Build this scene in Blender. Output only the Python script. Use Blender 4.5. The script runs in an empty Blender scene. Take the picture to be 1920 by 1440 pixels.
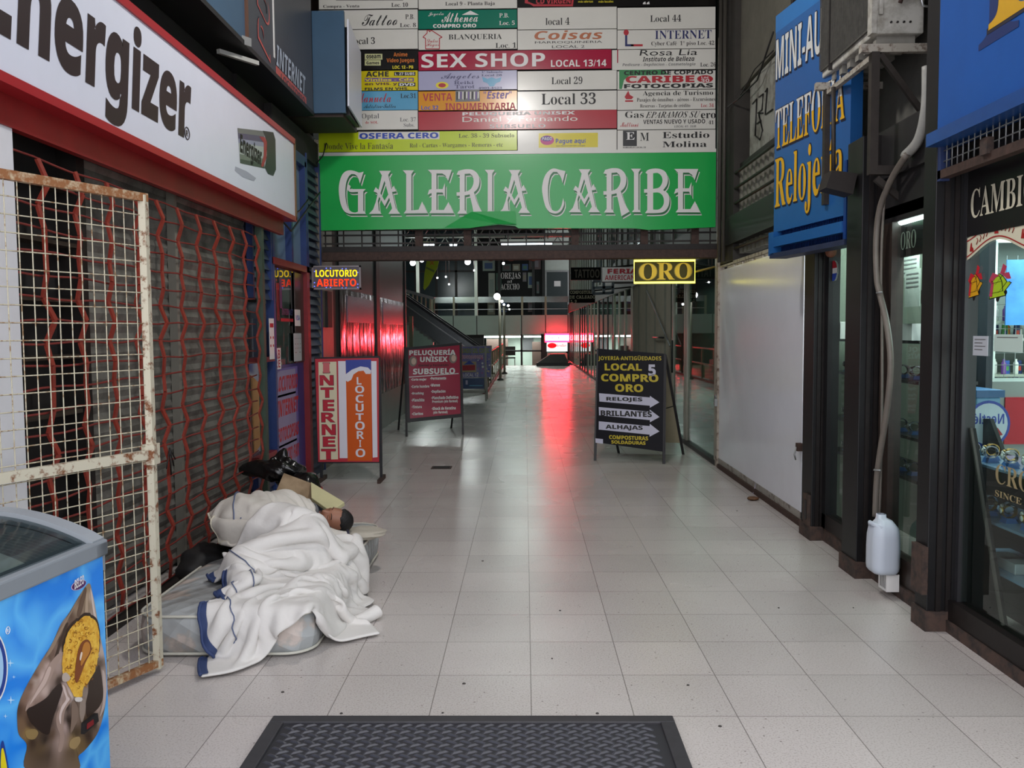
import bpy, bmesh, math, random
import numpy as np
from mathutils import Vector, Matrix, Euler

SC = bpy.context.scene
COL = SC.collection
PI = math.pi
rnd = random.Random(7)

# ------------------------------------------------------------------ camera
F = 1610.0                                  # focal length in pixels of a 1920 wide frame
CAMLOC = Vector((0, 0, 1.5))
ROT = (Euler((PI / 2 - math.radians(3.55), 0, math.radians(0.89))).to_matrix() @ Matrix.Rotation(math.radians(-0.4), 3, 'Z'))
cam_d = bpy.data.cameras.new('camera')
cam_d.sensor_width = 36; cam_d.lens = F / 1920 * 36; cam_d.clip_end = 300; cam_d.clip_start = 0.02
cam = bpy.data.objects.new('camera', cam_d)
cam.matrix_world = Matrix.Translation(CAMLOC) @ ROT.to_4x4()
COL.objects.link(cam); SC.camera = cam

# ------------------------------------------------------------------ light and exposure
SC.view_settings.view_transform = 'Standard'
SC.view_settings.look = 'None'
SC.view_settings.gamma = 1.0
SC.view_settings.use_curve_mapping = False
SC.view_settings.exposure = 0.6
w = bpy.data.worlds.new('overcast_sky'); SC.world = w; w.use_nodes = True
bg = w.node_tree.nodes['Background']
bg.inputs[0].default_value = (0.95, 0.95, 1.0, 1); bg.inputs[1].default_value = 1.75
SC.cycles.max_bounces = 7; SC.cycles.diffuse_bounces = 3; SC.cycles.glossy_bounces = 4
SC.cycles.transmission_bounces = 4; SC.cycles.transparent_max_bounces = 14
SC.cycles.caustics_reflective = False; SC.cycles.caustics_refractive = False
SC.cycles.sample_clamp_indirect = 4.0; SC.cycles.use_denoising = True

def area_light(name, loc, sx, sy, power, col=(0.86, 1.0, 0.93), rot=(0, 0, 0)):
    d = bpy.data.lights.new(name, 'AREA'); d.shape = 'RECTANGLE'; d.size = sx; d.size_y = sy
    d.energy = power; d.color = col
    o = bpy.data.objects.new(name, d); o.location = loc; o.rotation_euler = rot; COL.objects.link(o)
    return o

# ------------------------------------------------------------------ picture point -> place
def ray(px, py):
    return ROT @ Vector(((px - 960) / F, (720 - py) / F, -1))
def onY(px, py, Y):
    d = ray(px, py); return CAMLOC + d * ((Y - CAMLOC.y) / d.y)
def onX(px, py, X):
    d = ray(px, py); return CAMLOC + d * ((X - CAMLOC.x) / d.x)
def onZ(px, py, Z=0.0):
    d = ray(px, py); return CAMLOC + d * ((Z - CAMLOC.z) / d.z)

# ------------------------------------------------------------------ materials
def lin(h):
    if isinstance(h, str):
        h = h.lstrip('#'); c = [int(h[i:i + 2], 16) / 255 for i in (0, 2, 4)]
    else: c = h
    return tuple(x / 12.92 if x <= .04045 else ((x + .055) / 1.055) ** 2.4 for x in c) + (1,)
MATS = {}
def mat(name, col, rough=.55, metal=0.0, var=0.0, vscale=6.0, bump=0.0, bscale=40.0, emit=0.0, dirt=None, spec=.5, stretch=None, coat=0.0):
    if name in MATS: return MATS[name]
    m = bpy.data.materials.new(name); m.use_nodes = True; MATS[name] = m
    nt = m.node_tree; N = nt.nodes; L = nt.links; b = N['Principled BSDF']
    c = lin(col)
    b.inputs['Base Color'].default_value = c; b.inputs['Roughness'].default_value = rough; b.inputs['Metallic'].default_value = metal
    b.inputs['Specular IOR Level'].default_value = spec; b.inputs['Coat Weight'].default_value = coat
    if emit:
        b.inputs['Emission Color'].default_value = c; b.inputs['Emission Strength'].default_value = emit
    if var or bump or dirt:
        tc = N.new('ShaderNodeTexCoord'); src = tc.outputs['Object']
        if stretch:
            mp = N.new('ShaderNodeMapping'); mp.inputs['Scale'].default_value = stretch; L.new(src, mp.inputs['Vector']); src = mp.outputs['Vector']
    if var or dirt:
        nz = N.new('ShaderNodeTexNoise'); nz.inputs['Scale'].default_value = vscale; nz.inputs['Detail'].default_value = 6; nz.inputs['Roughness'].default_value = .65
        L.new(src, nz.inputs['Vector'])
        rp = N.new('ShaderNodeValToRGB'); L.new(nz.outputs['Fac'], rp.inputs['Fac'])
        d = lin(dirt) if dirt else tuple(x * (1 - var) for x in c[:3]) + (1,)
        rp.color_ramp.elements[0].color = d; rp.color_ramp.elements[1].color = c
        if dirt:
            rp.color_ramp.elements[0].position = .36; rp.color_ramp.elements[1].position = .36 + max(.05, .5 - var * .4)
        else:
            rp.color_ramp.elements[0].position = .32; rp.color_ramp.elements[1].position = .66
        L.new(rp.outputs['Color'], b.inputs['Base Color'])
    if bump:
        n2 = N.new('ShaderNodeTexNoise'); n2.inputs['Scale'].default_value = bscale; n2.inputs['Detail'].default_value = 4
        L.new(src, n2.inputs['Vector'])
        bp = N.new('ShaderNodeBump'); bp.inputs['Strength'].default_value = bump; bp.inputs['Distance'].default_value = .01
        L.new(n2.outputs['Fac'], bp.inputs['Height']); L.new(bp.outputs['Normal'], b.inputs['Normal'])
    return m
def glow(name, col, s):
    if name in MATS: return MATS[name]
    m = bpy.data.materials.new(name); m.use_nodes = True; MATS[name] = m
    nt = m.node_tree; nt.nodes.clear()
    e = nt.nodes.new('ShaderNodeEmission'); o = nt.nodes.new('ShaderNodeOutputMaterial')
    e.inputs[0].default_value = lin(col); e.inputs[1].default_value = s; nt.links.new(e.outputs[0], o.inputs[0]); return m
def glass(name, tint='#e8f2ee', refl=1.0, rough=.015, ior=1.5):
    if name in MATS: return MATS[name]
    m = bpy.data.materials.new(name); m.use_nodes = True; MATS[name] = m
    nt = m.node_tree; N = nt.nodes; L = nt.links; N.clear()
    o = N.new('ShaderNodeOutputMaterial'); t = N.new('ShaderNodeBsdfTransparent'); g = N.new('ShaderNodeBsdfGlossy'); mx = N.new('ShaderNodeMixShader')
    t.inputs[0].default_value = lin(tint); g.inputs['Roughness'].default_value = rough; g.inputs[0].default_value = (refl, refl, refl, 1)
    fr = N.new('ShaderNodeFresnel'); fr.inputs[0].default_value = ior
    ge = N.new('ShaderNodeNewGeometry'); ml = N.new('ShaderNodeMath'); ml.operation = 'MULTIPLY'; sb = N.new('ShaderNodeMath'); sb.operation = 'SUBTRACT'; sb.inputs[0].default_value = 1
    L.new(ge.outputs['Backfacing'], sb.inputs[1]); L.new(fr.outputs[0], ml.inputs[0]); L.new(sb.outputs[0], ml.inputs[1])
    L.new(ml.outputs[0], mx.inputs[0]); L.new(t.outputs[0], mx.inputs[1]); L.new(g.outputs[0], mx.inputs[2]); L.new(mx.outputs[0], o.inputs[0]); return m

def tile_floor_material():
    m = bpy.data.materials.new('terrazzo_tiles'); m.use_nodes = True
    nt = m.node_tree; N = nt.nodes; L = nt.links; b = N['Principled BSDF']
    tc = N.new('ShaderNodeTexCoord'); mp = N.new('ShaderNodeMapping'); mp.inputs['Location'].default_value = (-.016, -3.26 + .4 * 9, 0)
    L.new(tc.outputs['Object'], mp.inputs['Vector'])
    br = N.new('ShaderNodeTexBrick'); br.offset = 0; br.inputs['Scale'].default_value = 1
    br.inputs['Brick Width'].default_value = .4; br.inputs['Row Height'].default_value = .4
    br.inputs['Mortar Size'].default_value = .0022; br.inputs['Mortar Smooth'].default_value = .25; br.inputs['Bias'].default_value = 0
    br.inputs['Color1'].default_value = lin('#cfc8c4'); br.inputs['Color2'].default_value = lin('#c4beba'); br.inputs['Mortar'].default_value = lin('#8a8480')
    L.new(mp.outputs['Vector'], br.inputs['Vector'])
    sp = N.new('ShaderNodeTexNoise'); sp.inputs['Scale'].default_value = 140; sp.inputs['Detail'].default_value = 3
    L.new(tc.outputs['Object'], sp.inputs['Vector'])
    r1 = N.new('ShaderNodeValToRGB'); r1.color_ramp.elements[0].position = .33; r1.color_ramp.elements[1].position = .5
    r1.color_ramp.elements[0].color = (.74, .72, .70, 1); r1.color_ramp.elements[1].color = (1, 1, 1, 1)
    L.new(sp.outputs['Fac'], r1.inputs['Fac'])
    st = N.new('ShaderNodeTexNoise'); st.inputs['Scale'].default_value = .9; st.inputs['Detail'].default_value = 2
    L.new(tc.outputs['Object'], st.inputs['Vector'])
    r2 = N.new('ShaderNodeValToRGB'); r2.color_ramp.elements[0].position = .35; r2.color_ramp.elements[1].position = .65
    r2.color_ramp.elements[0].color = (.9, .89, .89, 1); r2.color_ramp.elements[1].color = (1, 1, 1, 1)
    L.new(st.outputs['Fac'], r2.inputs['Fac'])
    vo = N.new('ShaderNodeTexVoronoi'); vo.inputs['Scale'].default_value = 16
    L.new(tc.outputs['Object'], vo.inputs['Vector'])
    r3 = N.new('ShaderNodeValToRGB'); r3.color_ramp.elements[0].position = .045; r3.color_ramp.elements[1].position = .085
    r3.color_ramp.elements[0].color = (.45, .43, .41, 1); r3.color_ramp.elements[1].color = (1, 1, 1, 1)
    L.new(vo.outputs['Distance'], r3.inputs['Fac'])
    prev = br.outputs['Color']
    for r in (r1, r2, r3):
        mx = N.new('ShaderNodeMix'); mx.data_type = 'RGBA'; mx.blend_type = 'MULTIPLY'; mx.inputs['Factor'].default_value = 1
        L.new(prev, mx.inputs[6]); L.new(r.outputs['Color'], mx.inputs[7]); prev = mx.outputs[2]
    L.new(prev, b.inputs['Base Color'])
    rr = N.new('ShaderNodeMapRange'); rr.inputs[3].default_value = .2; rr.inputs[4].default_value = .34
    L.new(st.outputs['Fac'], rr.inputs[0]); L.new(rr.outputs[0], b.inputs['Roughness'])
    bp = N.new('ShaderNodeBump'); bp.inputs['Strength'].default_value = .25; bp.inputs['Distance'].default_value = .004; bp.invert = True
    L.new(br.outputs['Fac'], bp.inputs['Height'])
    nz = N.new('ShaderNodeTexNoise'); nz.inputs['Scale'].default_value = 5; L.new(tc.outputs['Object'], nz.inputs['Vector'])
    b2 = N.new('ShaderNodeBump'); b2.inputs['Strength'].default_value = .05; b2.inputs['Distance'].default_value = .02
    L.new(nz.outputs['Fac'], b2.inputs['Height']); L.new(bp.outputs['Normal'], b2.inputs['Normal']); L.new(b2.outputs['Normal'], b.inputs['Normal'])
    return m

# ------------------------------------------------------------------ text outlines (Blender's built-in font only)
STY = {'sb': (0x1D400, 0x1D7CE, 0), 'sr': (0x1D400, 0x1D7CE, -.004), 'si': (0x1D468, 0x1D7CE, -.004), 'b': (0x1D5D4, 0x1D7EC, 0), 'bb': (0x1D5D4, 0x1D7EC, .022), 'xb': (0x1D5D4, 0x1D7EC, .024),
       'bi': (0x1D63C, 0x1D7EC, 0), 'scr': (0x1D4D0, 0x1D7CE, 0), 'mono': (0x1D670, 0x1D7F6, .01), 'n': None, 'nb': (None, None, .02)}
ACC = {'Á': 'A', 'É': 'E', 'Í': 'I', 'Ó': 'O', 'Ú': 'U', 'á': 'a', 'é': 'e', 'í': 'ı', 'ó': 'o', 'ú': 'u', 'Ü': 'U'}
TC = {}
def styled(s, sty):
    a = STY[sty]
    if not a or a[0] is None: return s
    r = ''
    for ch in s:
        if 'A' <= ch <= 'Z': r += chr(a[0] + ord(ch) - 65)
        elif 'a' <= ch <= 'z': r += chr(a[0] + 26 + ord(ch) - 97)
        elif '0' <= ch <= '9': r += chr(a[1] + ord(ch) - 48)
        else: r += ch
    return r
def raw_text(s, off=0.0, gap=1.0):
    c = bpy.data.curves.new('t', 'FONT'); c.body = s; c.resolution_u = 3; c.offset = off; c.space_character = gap
    o = bpy.data.objects.new('t', c); COL.objects.link(o)
    dg = bpy.context.evaluated_depsgraph_get()
    me = bpy.data.meshes.new_from_object(o.evaluated_get(dg))
    v = [(p.co.x, p.co.y) for p in me.vertices]; f = [tuple(p.vertices) for p in me.polygons]
    bpy.data.objects.remove(o); bpy.data.curves.remove(c); bpy.data.meshes.remove(me)
    return v, f
def text_mesh(s, sty='n', gap=1.0):
    """outline of s normalised to a unit box"""
    k = (s, sty, gap)
    if k in TC: return TC[k]
    off = STY[sty][2] if STY[sty] else 0.0
    base = ''.join(ACC.get(ch, ch) if sty not in ('n', 'nb') else ch for ch in s)
    v, f = raw_text(styled(base, sty), off, gap)
    if sty not in ('n', 'nb'):
        for i, ch in enumerate(s):
            if ch in ACC:
                pre, _ = raw_text(styled(base[:i + 1], sty), off, gap); one, _ = raw_text(styled(base[i], sty), off, gap)
                x1 = max(p[0] for p in pre); wd = max(p[0] for p in one) - min(p[0] for p in one); xc = x1 - wd / 2
                top = max(p[1] for p in one) + .05
                if ch == 'Ü':
                    for dx in (-.17, .07):
                        n = len(v); v += [(xc + dx, top), (xc + dx + .11, top), (xc + dx + .11, top + .11), (xc + dx, top + .11)]; f.append((n, n + 1, n + 2, n + 3))
                else:
                    n = len(v); v += [(xc - .08, top), (xc + .02, top), (xc + .16, top + .14), (xc, top + .14)]; f.append((n, n + 1, n + 2, n + 3))
    x0 = min(p[0] for p in v); x1 = max(p[0] for p in v); y0 = min(p[1] for p in v); y1 = max(p[1] for p in v)
    v = [((p[0] - x0) / max(1e-6, x1 - x0), (p[1] - y0) / max(1e-6, y1 - y0)) for p in v]
    TC[k] = (v, f); return TC[k]

# ------------------------------------------------------------------ frames and mesh builder
class Fr:
    """a flat face in the place: origin, right, up; normal towards the reader"""
    def __init__(s, O, R, U=(0, 0, 1)):
        s.O = Vector(O); s.R = Vector(R).normalized(); s.U = Vector(U).normalized(); s.N = s.R.cross(s.U)
    def __call__(s, u, v, n=0.0): return s.O + s.R * u + s.U * v + s.N * n
    def px(s, x, y):
        d = ray(x, y); t = (s.O - CAMLOC).dot(s.N) / d.dot(s.N); p = CAMLOC + d * t - s.O
        return p.dot(s.R), p.dot(s.U)
    def box(s, x0, y0, x1, y1):
        a = s.px(x0, (y0 + y1) / 2)[0]; b = s.px(x1, (y0 + y1) / 2)[0]; xm = (x0 + x1) / 2
        return a, s.px(xm, y1)[1], b, s.px(xm, y0)[1]
def front(Y): return Fr((0, Y, 0), (1, 0, 0))
def faceR(X): return Fr((X, 0, 0), (0, 1, 0))          # on the left wall, facing +X
def faceL(X): return Fr((X, 0, 0), (0, -1, 0))         # on the right wall, facing -X

class MB:
    def __init__(s): s.v = []; s.f = []; s.mi = []; s.m = []; s.sm = []
    def mid(s, m):
        if m not in s.m: s.m.append(m)
        return s.m.index(m)
    def add(s, vs, fs, m, smooth=False):
        n = len(s.v); s.v += [Vector(p) for p in vs]; i = s.mid(m)
        for f in fs: s.f.append(tuple(n + k for k in f)); s.mi.append(i); s.sm.append(smooth)
        return s
    def quad(s, a, b, c, d, m): return s.add([a, b, c, d], [(0, 1, 2, 3)], m)
    def hexa(s, p, m):
        return s.add(p, [(0, 3, 2, 1), (4, 5, 6, 7), (0, 1, 5, 4), (1, 2, 6, 5), (2, 3, 7, 6), (3, 0, 4, 7)], m)
    def box(s, a, b, m):
        x0, x1 = sorted((a[0], b[0])); y0, y1 = sorted((a[1], b[1])); z0, z1 = sorted((a[2], b[2]))
        return s.hexa([(x0, y0, z0), (x1, y0, z0), (x1, y1, z0), (x0, y1, z0), (x0, y0, z1), (x1, y0, z1), (x1, y1, z1), (x0, y1, z1)], m)
    def slab(s, fr, u0, v0, u1, v1, n0, n1, m):
        p = [fr(u0, v0, n0), fr(u1, v0, n0), fr(u1, v1, n0), fr(u0, v1, n0), fr(u0, v0, n1), fr(u1, v0, n1), fr(u1, v1, n1), fr(u0, v1, n1)]
        return s.hexa(p, m)
    def prism(s, fr, poly, n0, n1, m):
        """polygon of (u, v) between depths n0 < n1"""
        a = sum(poly[i][0] * poly[(i + 1) % len(poly)][1] - poly[(i + 1) % len(poly)][0] * poly[i][1] for i in range(len(poly)))
        if a < 0: poly = poly[::-1]
        k = len(poly); vs = [fr(u, v, n0) for u, v in poly] + [fr(u, v, n1) for u, v in poly]
        fs = [tuple(range(k))[::-1], tuple(range(k, 2 * k))] + [(i, (i + 1) % k, k + (i + 1) % k, k + i) for i in range(k)]
        return s.add(vs, fs, m)
    def flat(s, fr, poly, n, m):
        a = sum(poly[i][0] * poly[(i + 1) % len(poly)][1] - poly[(i + 1) % len(poly)][0] * poly[i][1] for i in range(len(poly)))
        if a < 0: poly = poly[::-1]
        return s.add([fr(u, v, n) for u, v in poly], [tuple(range(len(poly)))], m)
    def rect(s, fr, u0, v0, u1, v1, n, m): return s.flat(fr, [(u0, v0), (u1, v0), (u1, v1), (u0, v1)], n, m)
    def text(s, fr, st, box, m, sty='n', n=.003, sh=0.0, gap=1.0):
        v, f = text_mesh(st, sty, gap); u0, v0, u1, v1 = box
        hh = v1 - v0
        return s.add([fr(u0 + (u1 - u0) * a + sh * hh * b, v0 + hh * b, n) for a, b in v], f, m)
    def textpx(s, fr, st, pb, m, sty='n', n=.003, sh=0.0, gap=1.0): return s.text(fr, st, fr.box(*pb), m, sty, n, sh, gap)
    def bar(s, a, b, w, h, m, up=(0, 0, 1)):
        a = Vector(a); b = Vector(b); d = (b - a).normalized(); u = Vector(up)
        if abs(d.dot(u)) > .97: u = Vector((1, 0, 0)) if abs(d.x) < .9 else Vector((0, 1, 0))
        r = d.cross(u).normalized(); u = r.cross(d); r = r * w / 2; u = u * h / 2
        return s.hexa([a - r - u, a + r - u, a + r + u, a - r + u, b - r - u, b + r - u, b + r + u, b - r + u], m)
    def tube(s, pts, r, m, n=8, closed=False, smooth=True, caps=True):
        pts = [Vector(p) for p in pts]; k = len(pts); rs = r if isinstance(r, (list, tuple)) else [r] * k
        vs = []; fs = []; prev = None
        for i, p in enumerate(pts):
            if closed: d = pts[(i + 1) % k] - pts[i - 1]
            else: d = pts[min(i + 1, k - 1)] - pts[max(i - 1, 0)]
            d = d.normalized() if d.length > 1e-9 else Vector((0, 0, 1))
            if prev is None:
                u = Vector((0, 0, 1)) if abs(d.z) < .9 else Vector((1, 0, 0))
            else: u = prev
            u = (u - d * u.dot(d)).normalized(); prev = u; q = d.cross(u)
            for j in range(n):
                t = 2 * PI * j / n; vs.append(p + (u * math.cos(t) + q * math.sin(t)) * rs[i])
        for i in range(k if closed else k - 1):
            for j in range(n):
                a = i * n; b = ((i + 1) % k) * n; fs.append((a + j, a + (j + 1) % n, b + (j + 1) % n, b + j))
        if caps and not closed: fs += [tuple(range(n))[::-1], tuple(range((k - 1) * n, k * n))]
        return s.add(vs, fs, m, smooth)
    def lathe(s, prof, c, m, n=16, axis='z', smooth=True):
        vs = []; fs = []; c = Vector(c)
        for r, z in prof:
            for j in range(n):
                t = 2 * PI * j / n; x, y = r * math.cos(t), r * math.sin(t)
                vs.append(c + (Vector((x, y, z)) if axis == 'z' else Vector((x, z, y)) if axis == 'y' else Vector((z, x, y))))
        for i in range(len(prof) - 1):
            for j in range(n): fs.append((i * n + j, i * n + (j + 1) % n, (i + 1) * n + (j + 1) % n, (i + 1) * n + j))
        fs += [tuple(range(n))[::-1], tuple(range((len(prof) - 1) * n, len(prof) * n))]
        return s.add(vs, fs, m, smooth)
    def ball(s, c, r, m, nu=14, nv=9, sq=(1, 1, 1)):
        prof = [(max(1e-4, math.sin(PI * i / nv)) * r, -math.cos(PI * i / nv) * r) for i in range(nv + 1)]
        k = len(s.v); s.lathe(prof, (0, 0, 0), m, nu)
        for i in range(k, len(s.v)):
            p = s.v[i]; s.v[i] = Vector(c) + Vector((p.x * sq[0], p.y * sq[1], p.z * sq[2]))
        return s
    def grid(s, P, m, smooth=True, closed_u=False):
        """P[i][j] of points"""
        a = len(P); b = len(P[0]); vs = [p for row in P for p in row]; fs = []
        for i in range(a - 1 + (1 if closed_u else 0)):
            for j in range(b - 1): i2 = (i + 1) % a; fs.append((i * b + j, i2 * b + j, i2 * b + j + 1, i * b + j + 1))
        return s.add(vs, fs, m, smooth)
    def build(s, name, parent=None, bevel=0.0, fix=True, label=None):
        me = bpy.data.meshes.new(name)
        org = WO.get(parent, Vector()) if parent else Vector()
        me.from_pydata([tuple(p - org) for p in s.v], [], s.f); me.update()
        for m in s.m: me.materials.append(m)
        for i, p in enumerate(me.polygons): p.material_index = s.mi[i]; p.use_smooth = s.sm[i]
        if fix:
            bm = bmesh.new(); bm.from_mesh(me); bmesh.ops.recalc_face_normals(bm, faces=bm.faces); bm.to_mesh(me); bm.free()
        o = bpy.data.objects.new(name, me); COL.objects.link(o)
        if parent: o.parent = parent; WO[o] = org
        if bevel:
            b = o.modifiers.new('edge', 'BEVEL'); b.width = bevel; b.segments = 2; b.limit_method = 'ANGLE'
        if label: o['label'] = label
        return o
WO = {}
def thing(name, label, cat, loc=(0, 0, 0), group=None):
    o = bpy.data.objects.new(name, None); COL.objects.link(o); o.location = loc; o.empty_display_size = .1
    WO[o] = Vector(loc); o['label'] = label; o['category'] = cat
    if group: o['group'] = group
    return o
def tag(o, label, cat, group=None, kind=None):
    o['label'] = label; o['category'] = cat
    if group: o['group'] = group
    if kind: o['kind'] = kind
    return o
def struct(mb, name, parent=None, bevel=0.0):
    o = mb.build(name, parent, bevel)
    if not parent: o['kind'] = 'structure'
    return o
def dup(root, loc, label=None, group=None):
    r = root.copy(); COL.objects.link(r); r.location = loc
    if label: r['label'] = label
    if group: r['group'] = group
    for ch in list(root.children):
        c = ch.copy(); COL.objects.link(c); c.parent = r
        for g in list(ch.children):
            d = g.copy(); COL.objects.link(d); d.parent = c
    return r

# common materials
BLACK = mat('black_paint', '#1b1a1b', .45, var=.35, vscale=12)
BLK = mat('black_print', '#141213', .5)
WHT = mat('white_print', '#e6e4e2', .45)
RED = mat('red_print', '#b3202e', .45)
IRON = mat('dark_iron', '#2c2826', .55, .3, var=.4, vscale=20)
RUST = mat('rusty_steel', '#4a352d', .7, .1, var=.5, vscale=25, bump=.2)
STEEL = mat('brushed_steel', '#b9bcbe', .28, .9)
GALV = mat('galvanised', '#9ea0a0', .45, .6, var=.2)
CREAM = mat('cream_paint', '#b9b1a0', .55, dirt='#6b5645', var=.9, vscale=18)
CLEAR = glass('window_glass')
# ================================================================== THE SETTING
FLOORM = tile_floor_material()
CONC = mat('grey_concrete', '#5f5d57', .8, var=.35, vscale=4, bump=.15)
DARKC = mat('dark_ceiling', '#23211f', .85, var=.3, vscale=5)  # one dark tone for ceilings, soffit and gap closers
MALLW = mat('mall_wall', '#7f9088', .6, var=.15, vscale=2)
PALE = mat('pale_interior', '#b9c3ba', .6, var=.08)
b = MB().box((-9, -5, -.12), (7, 37, 0), FLOORM); struct(b, 'floor')
b = MB().box((-9, 37.2, -1.35), (7, 50, -1.2), mat('lower_floor_tiles', '#8d958f', .35, var=.1)); struct(b, 'floor_lower')
b = MB().box((-9, 37, -1.35), (7, 37.2, -.0), CONC); struct(b, 'wall_floor_edge')
b = MB().box((-2.6, 1.2, 5.6), (2.6, 9.6, 5.8), DARKC); struct(b, 'ceiling')
b = MB().box((-9, 9.6, 6.6), (7, 50, 6.75), DARKC); struct(b, 'ceiling_mall')
b = MB().box((-2.55, 1.2, 0), (-2.42, 9.5, 5.6), CONC); struct(b, 'wall_left')
b = MB().box((-2.55, 9.5, 0), (-2.3, 16.2, 6.6), mat('dark_wall', '#26221f', .6, var=.3)); struct(b, 'wall_left_inner')
b = MB().box((-9.1, 16.0, 0), (-2.56, 16.2, 6.6), MALLW); b.box((-9.2, 16, -1.2), (-9, 50, 6.6), MALLW); struct(b, 'wall_mall_left')
b = MB().box((2.3, 1.2, 2.62), (2.5, 9.5, 5.6), CONC); struct(b, 'wall_right')
# rooms behind the right hand shop fronts
b = MB().box((2.34, 1.2, 2.62), (6.0, 9.34, 2.72), PALE); struct(b, 'ceiling_shop')
# gap closers where the passage meets the taller hall
b = MB().box((-2.6, 9.5, 5.6), (2.6, 9.6, 6.6), DARKC); struct(b, 'wall_above_signboard')
b = MB().box((2.15, 9.4, 2.75), (2.4, 42, 6.6), mat('gallery_wall', '#59605a', .6, var=.3, vscale=1.5)); struct(b, 'wall_right_upper')
b = MB().box((4.6, 9.4, -1.2), (4.75, 42, 2.75), mat('shop_depth', '#39453f', .6, var=.4, vscale=1)); struct(b, 'wall_right_shops'); b = MB().box((2.4, 9.42, 2.75), (4.75, 42, 2.82), DARKC); struct(b, 'ceiling_right_shops')
b = MB().box((2.2, 9.34, 0), (4.7, 9.42, 2.75), CONC); struct(b, 'wall_shop_end')
b = MB().box((-2.36, 2.3, 0), (-2.07, 3.5, 2.62), mat('white_paint_wall', '#d9dade', .6, var=.06)); struct(b, 'pillar_white')
b = MB().box((6.9, 42, -1.2), (7, 50, 6.6), MALLW); struct(b, 'wall_mall_right')

# floor edging along the right side, the mat well and the drain plate
b = MB()
b.bar((2.09, 9.28, .02), (2.09, 6.3, .02), .03, .05, RUST); struct(b, 'trim_1')

# ================================================================== DOORMAT
fr0 = onZ(500, 1368); fr1 = onZ(1268, 1366)
x0, x1, yf = fr0.x - .0, fr1.x, 3.235
t = thing('doormat', 'black ribbed rubber doormat set in a dark frame in the pale tiled floor', 'doormat', ((x0 + x1) / 2, 2.6, 0))
RUB = mat('rubber', '#37363a', .55, var=.25, vscale=30)
m = MB(); w_ = .055
m.box((x0, yf - w_, -.02), (x1, yf, .016), RUB); m.box((x0, 1.7, -.02), (x0 + w_, yf - w_, .016), RUB); m.box((x1 - w_, 1.7, -.02), (x1, yf - w_, .016), RUB)
m.build('border', t, .004)
m = MB(); m.box((x0 + w_, 1.7, -.02), (x1 - w_, yf - w_, .004), mat('rubber_base', '#2b2b30', .6))
pit = .052; nx = int((x1 - x0 - 2 * w_) / pit); ny = int((yf - w_ - 1.72) / .026)
RUB2 = mat('rubber_lozenge', '#47474e', .42, var=.2, vscale=30)
for j in range(ny):
    for i in range(nx):
        cx = x0 + w_ + .03 + i * pit + (pit / 2 if j % 2 else 0); cy = 1.74 + j * .026
        if cx > x1 - w_ - .03: continue
        s_ = 1 if j % 2 else -1; dx, dy = .021, .011 * s_
        q = Vector((dy, -dx, 0)).normalized() * .0055
        A, B = Vector((cx - dx, cy - dy, .004)), Vector((cx + dx, cy + dy, .004)); up = Vector((0, 0, .006))
        m.add([A - q, B - q, B + q, A + q, (A - q) * .75 + (B - q) * .25 + up + q * .5, (A - q) * .25 + (B - q) * .75 + up + q * .5, (A + q) * .25 + (B + q) * .75 + up - q * .5, (A + q) * .75 + (B + q) * .25 + up - q * .5],
              [(4, 5, 6, 7), (0, 1, 5, 4), (1, 2, 6, 5), (2, 3, 7, 6), (3, 0, 4, 7)], RUB2)
m.build('rubber_mesh', t)
p = onZ(828, 877)
m = MB().box((p.x - .11, p.y - .09, 0), (p.x + .11, p.y + .09, .005), RUST)
for k in range(5): m.box((p.x - .09, p.y - .07 + k * .032, .005), (p.x + .09, p.y - .055 + k * .032, .008), IRON)
tag(m.build('drain_cover'), 'small rectangular rusty drain cover set in the tiled floor', 'drain cover')

# ================================================================== FAR END OF THE MALL
YF = 42.0; ff = front(YF)
FASC = mat('fascia_panels', '#9aaea4', .5, var=.12, vscale=1)
pz = lambda y: onY(985, y, YF).z
z_sl, z_fl = pz(627), pz(591)
b = MB().box((-9, YF, z_sl), (7, YF + .4, z_fl), FASC)
for px in (797, 850, 894, 978, 1023, 1065):
    x = onY(px, 610, YF).x; b.box((x - .02, YF - .012, z_sl), (x + .02, YF, z_fl), IRON)
struct(b, 'wall_gallery_fascia')
b = MB().box((-9, YF + .4, z_sl), (7, 49.8, z_fl), FASC); struct(b, 'floor_gallery')
b = MB().box((-9, 49.8, -1.2), (7, 50, 6.6), mat('rear_shop_wall', '#33413f', .6, var=.3, vscale=1)); struct(b, 'wall_far')
YS = YF + 2.2; fs = front(YS)
DGL = mat('dark_shop_glass', '#3a4c54', .2, var=.2, vscale=.6, spec=.5)
b = MB().box((onY(755, 500, YS).x - 5, YS, z_fl), (onY(890, 500, YS).x, YS + .05, 6.6), DGL)
win = struct(b, 'window_1'); b = MB()
for px in (779, 818, 855): x = onY(px, 500, YS).x; b.box((x - .06, YS - .06, z_fl), (x + .06, YS, 6.6), BLACK)
zt = onY(800, 509, YS).z; b.box((onY(755, 500, YS).x - 5, YS - .06, zt - .05), (onY(890, 500, YS).x, YS, zt + .05), BLACK)
b.build('window_frame', win)
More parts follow.
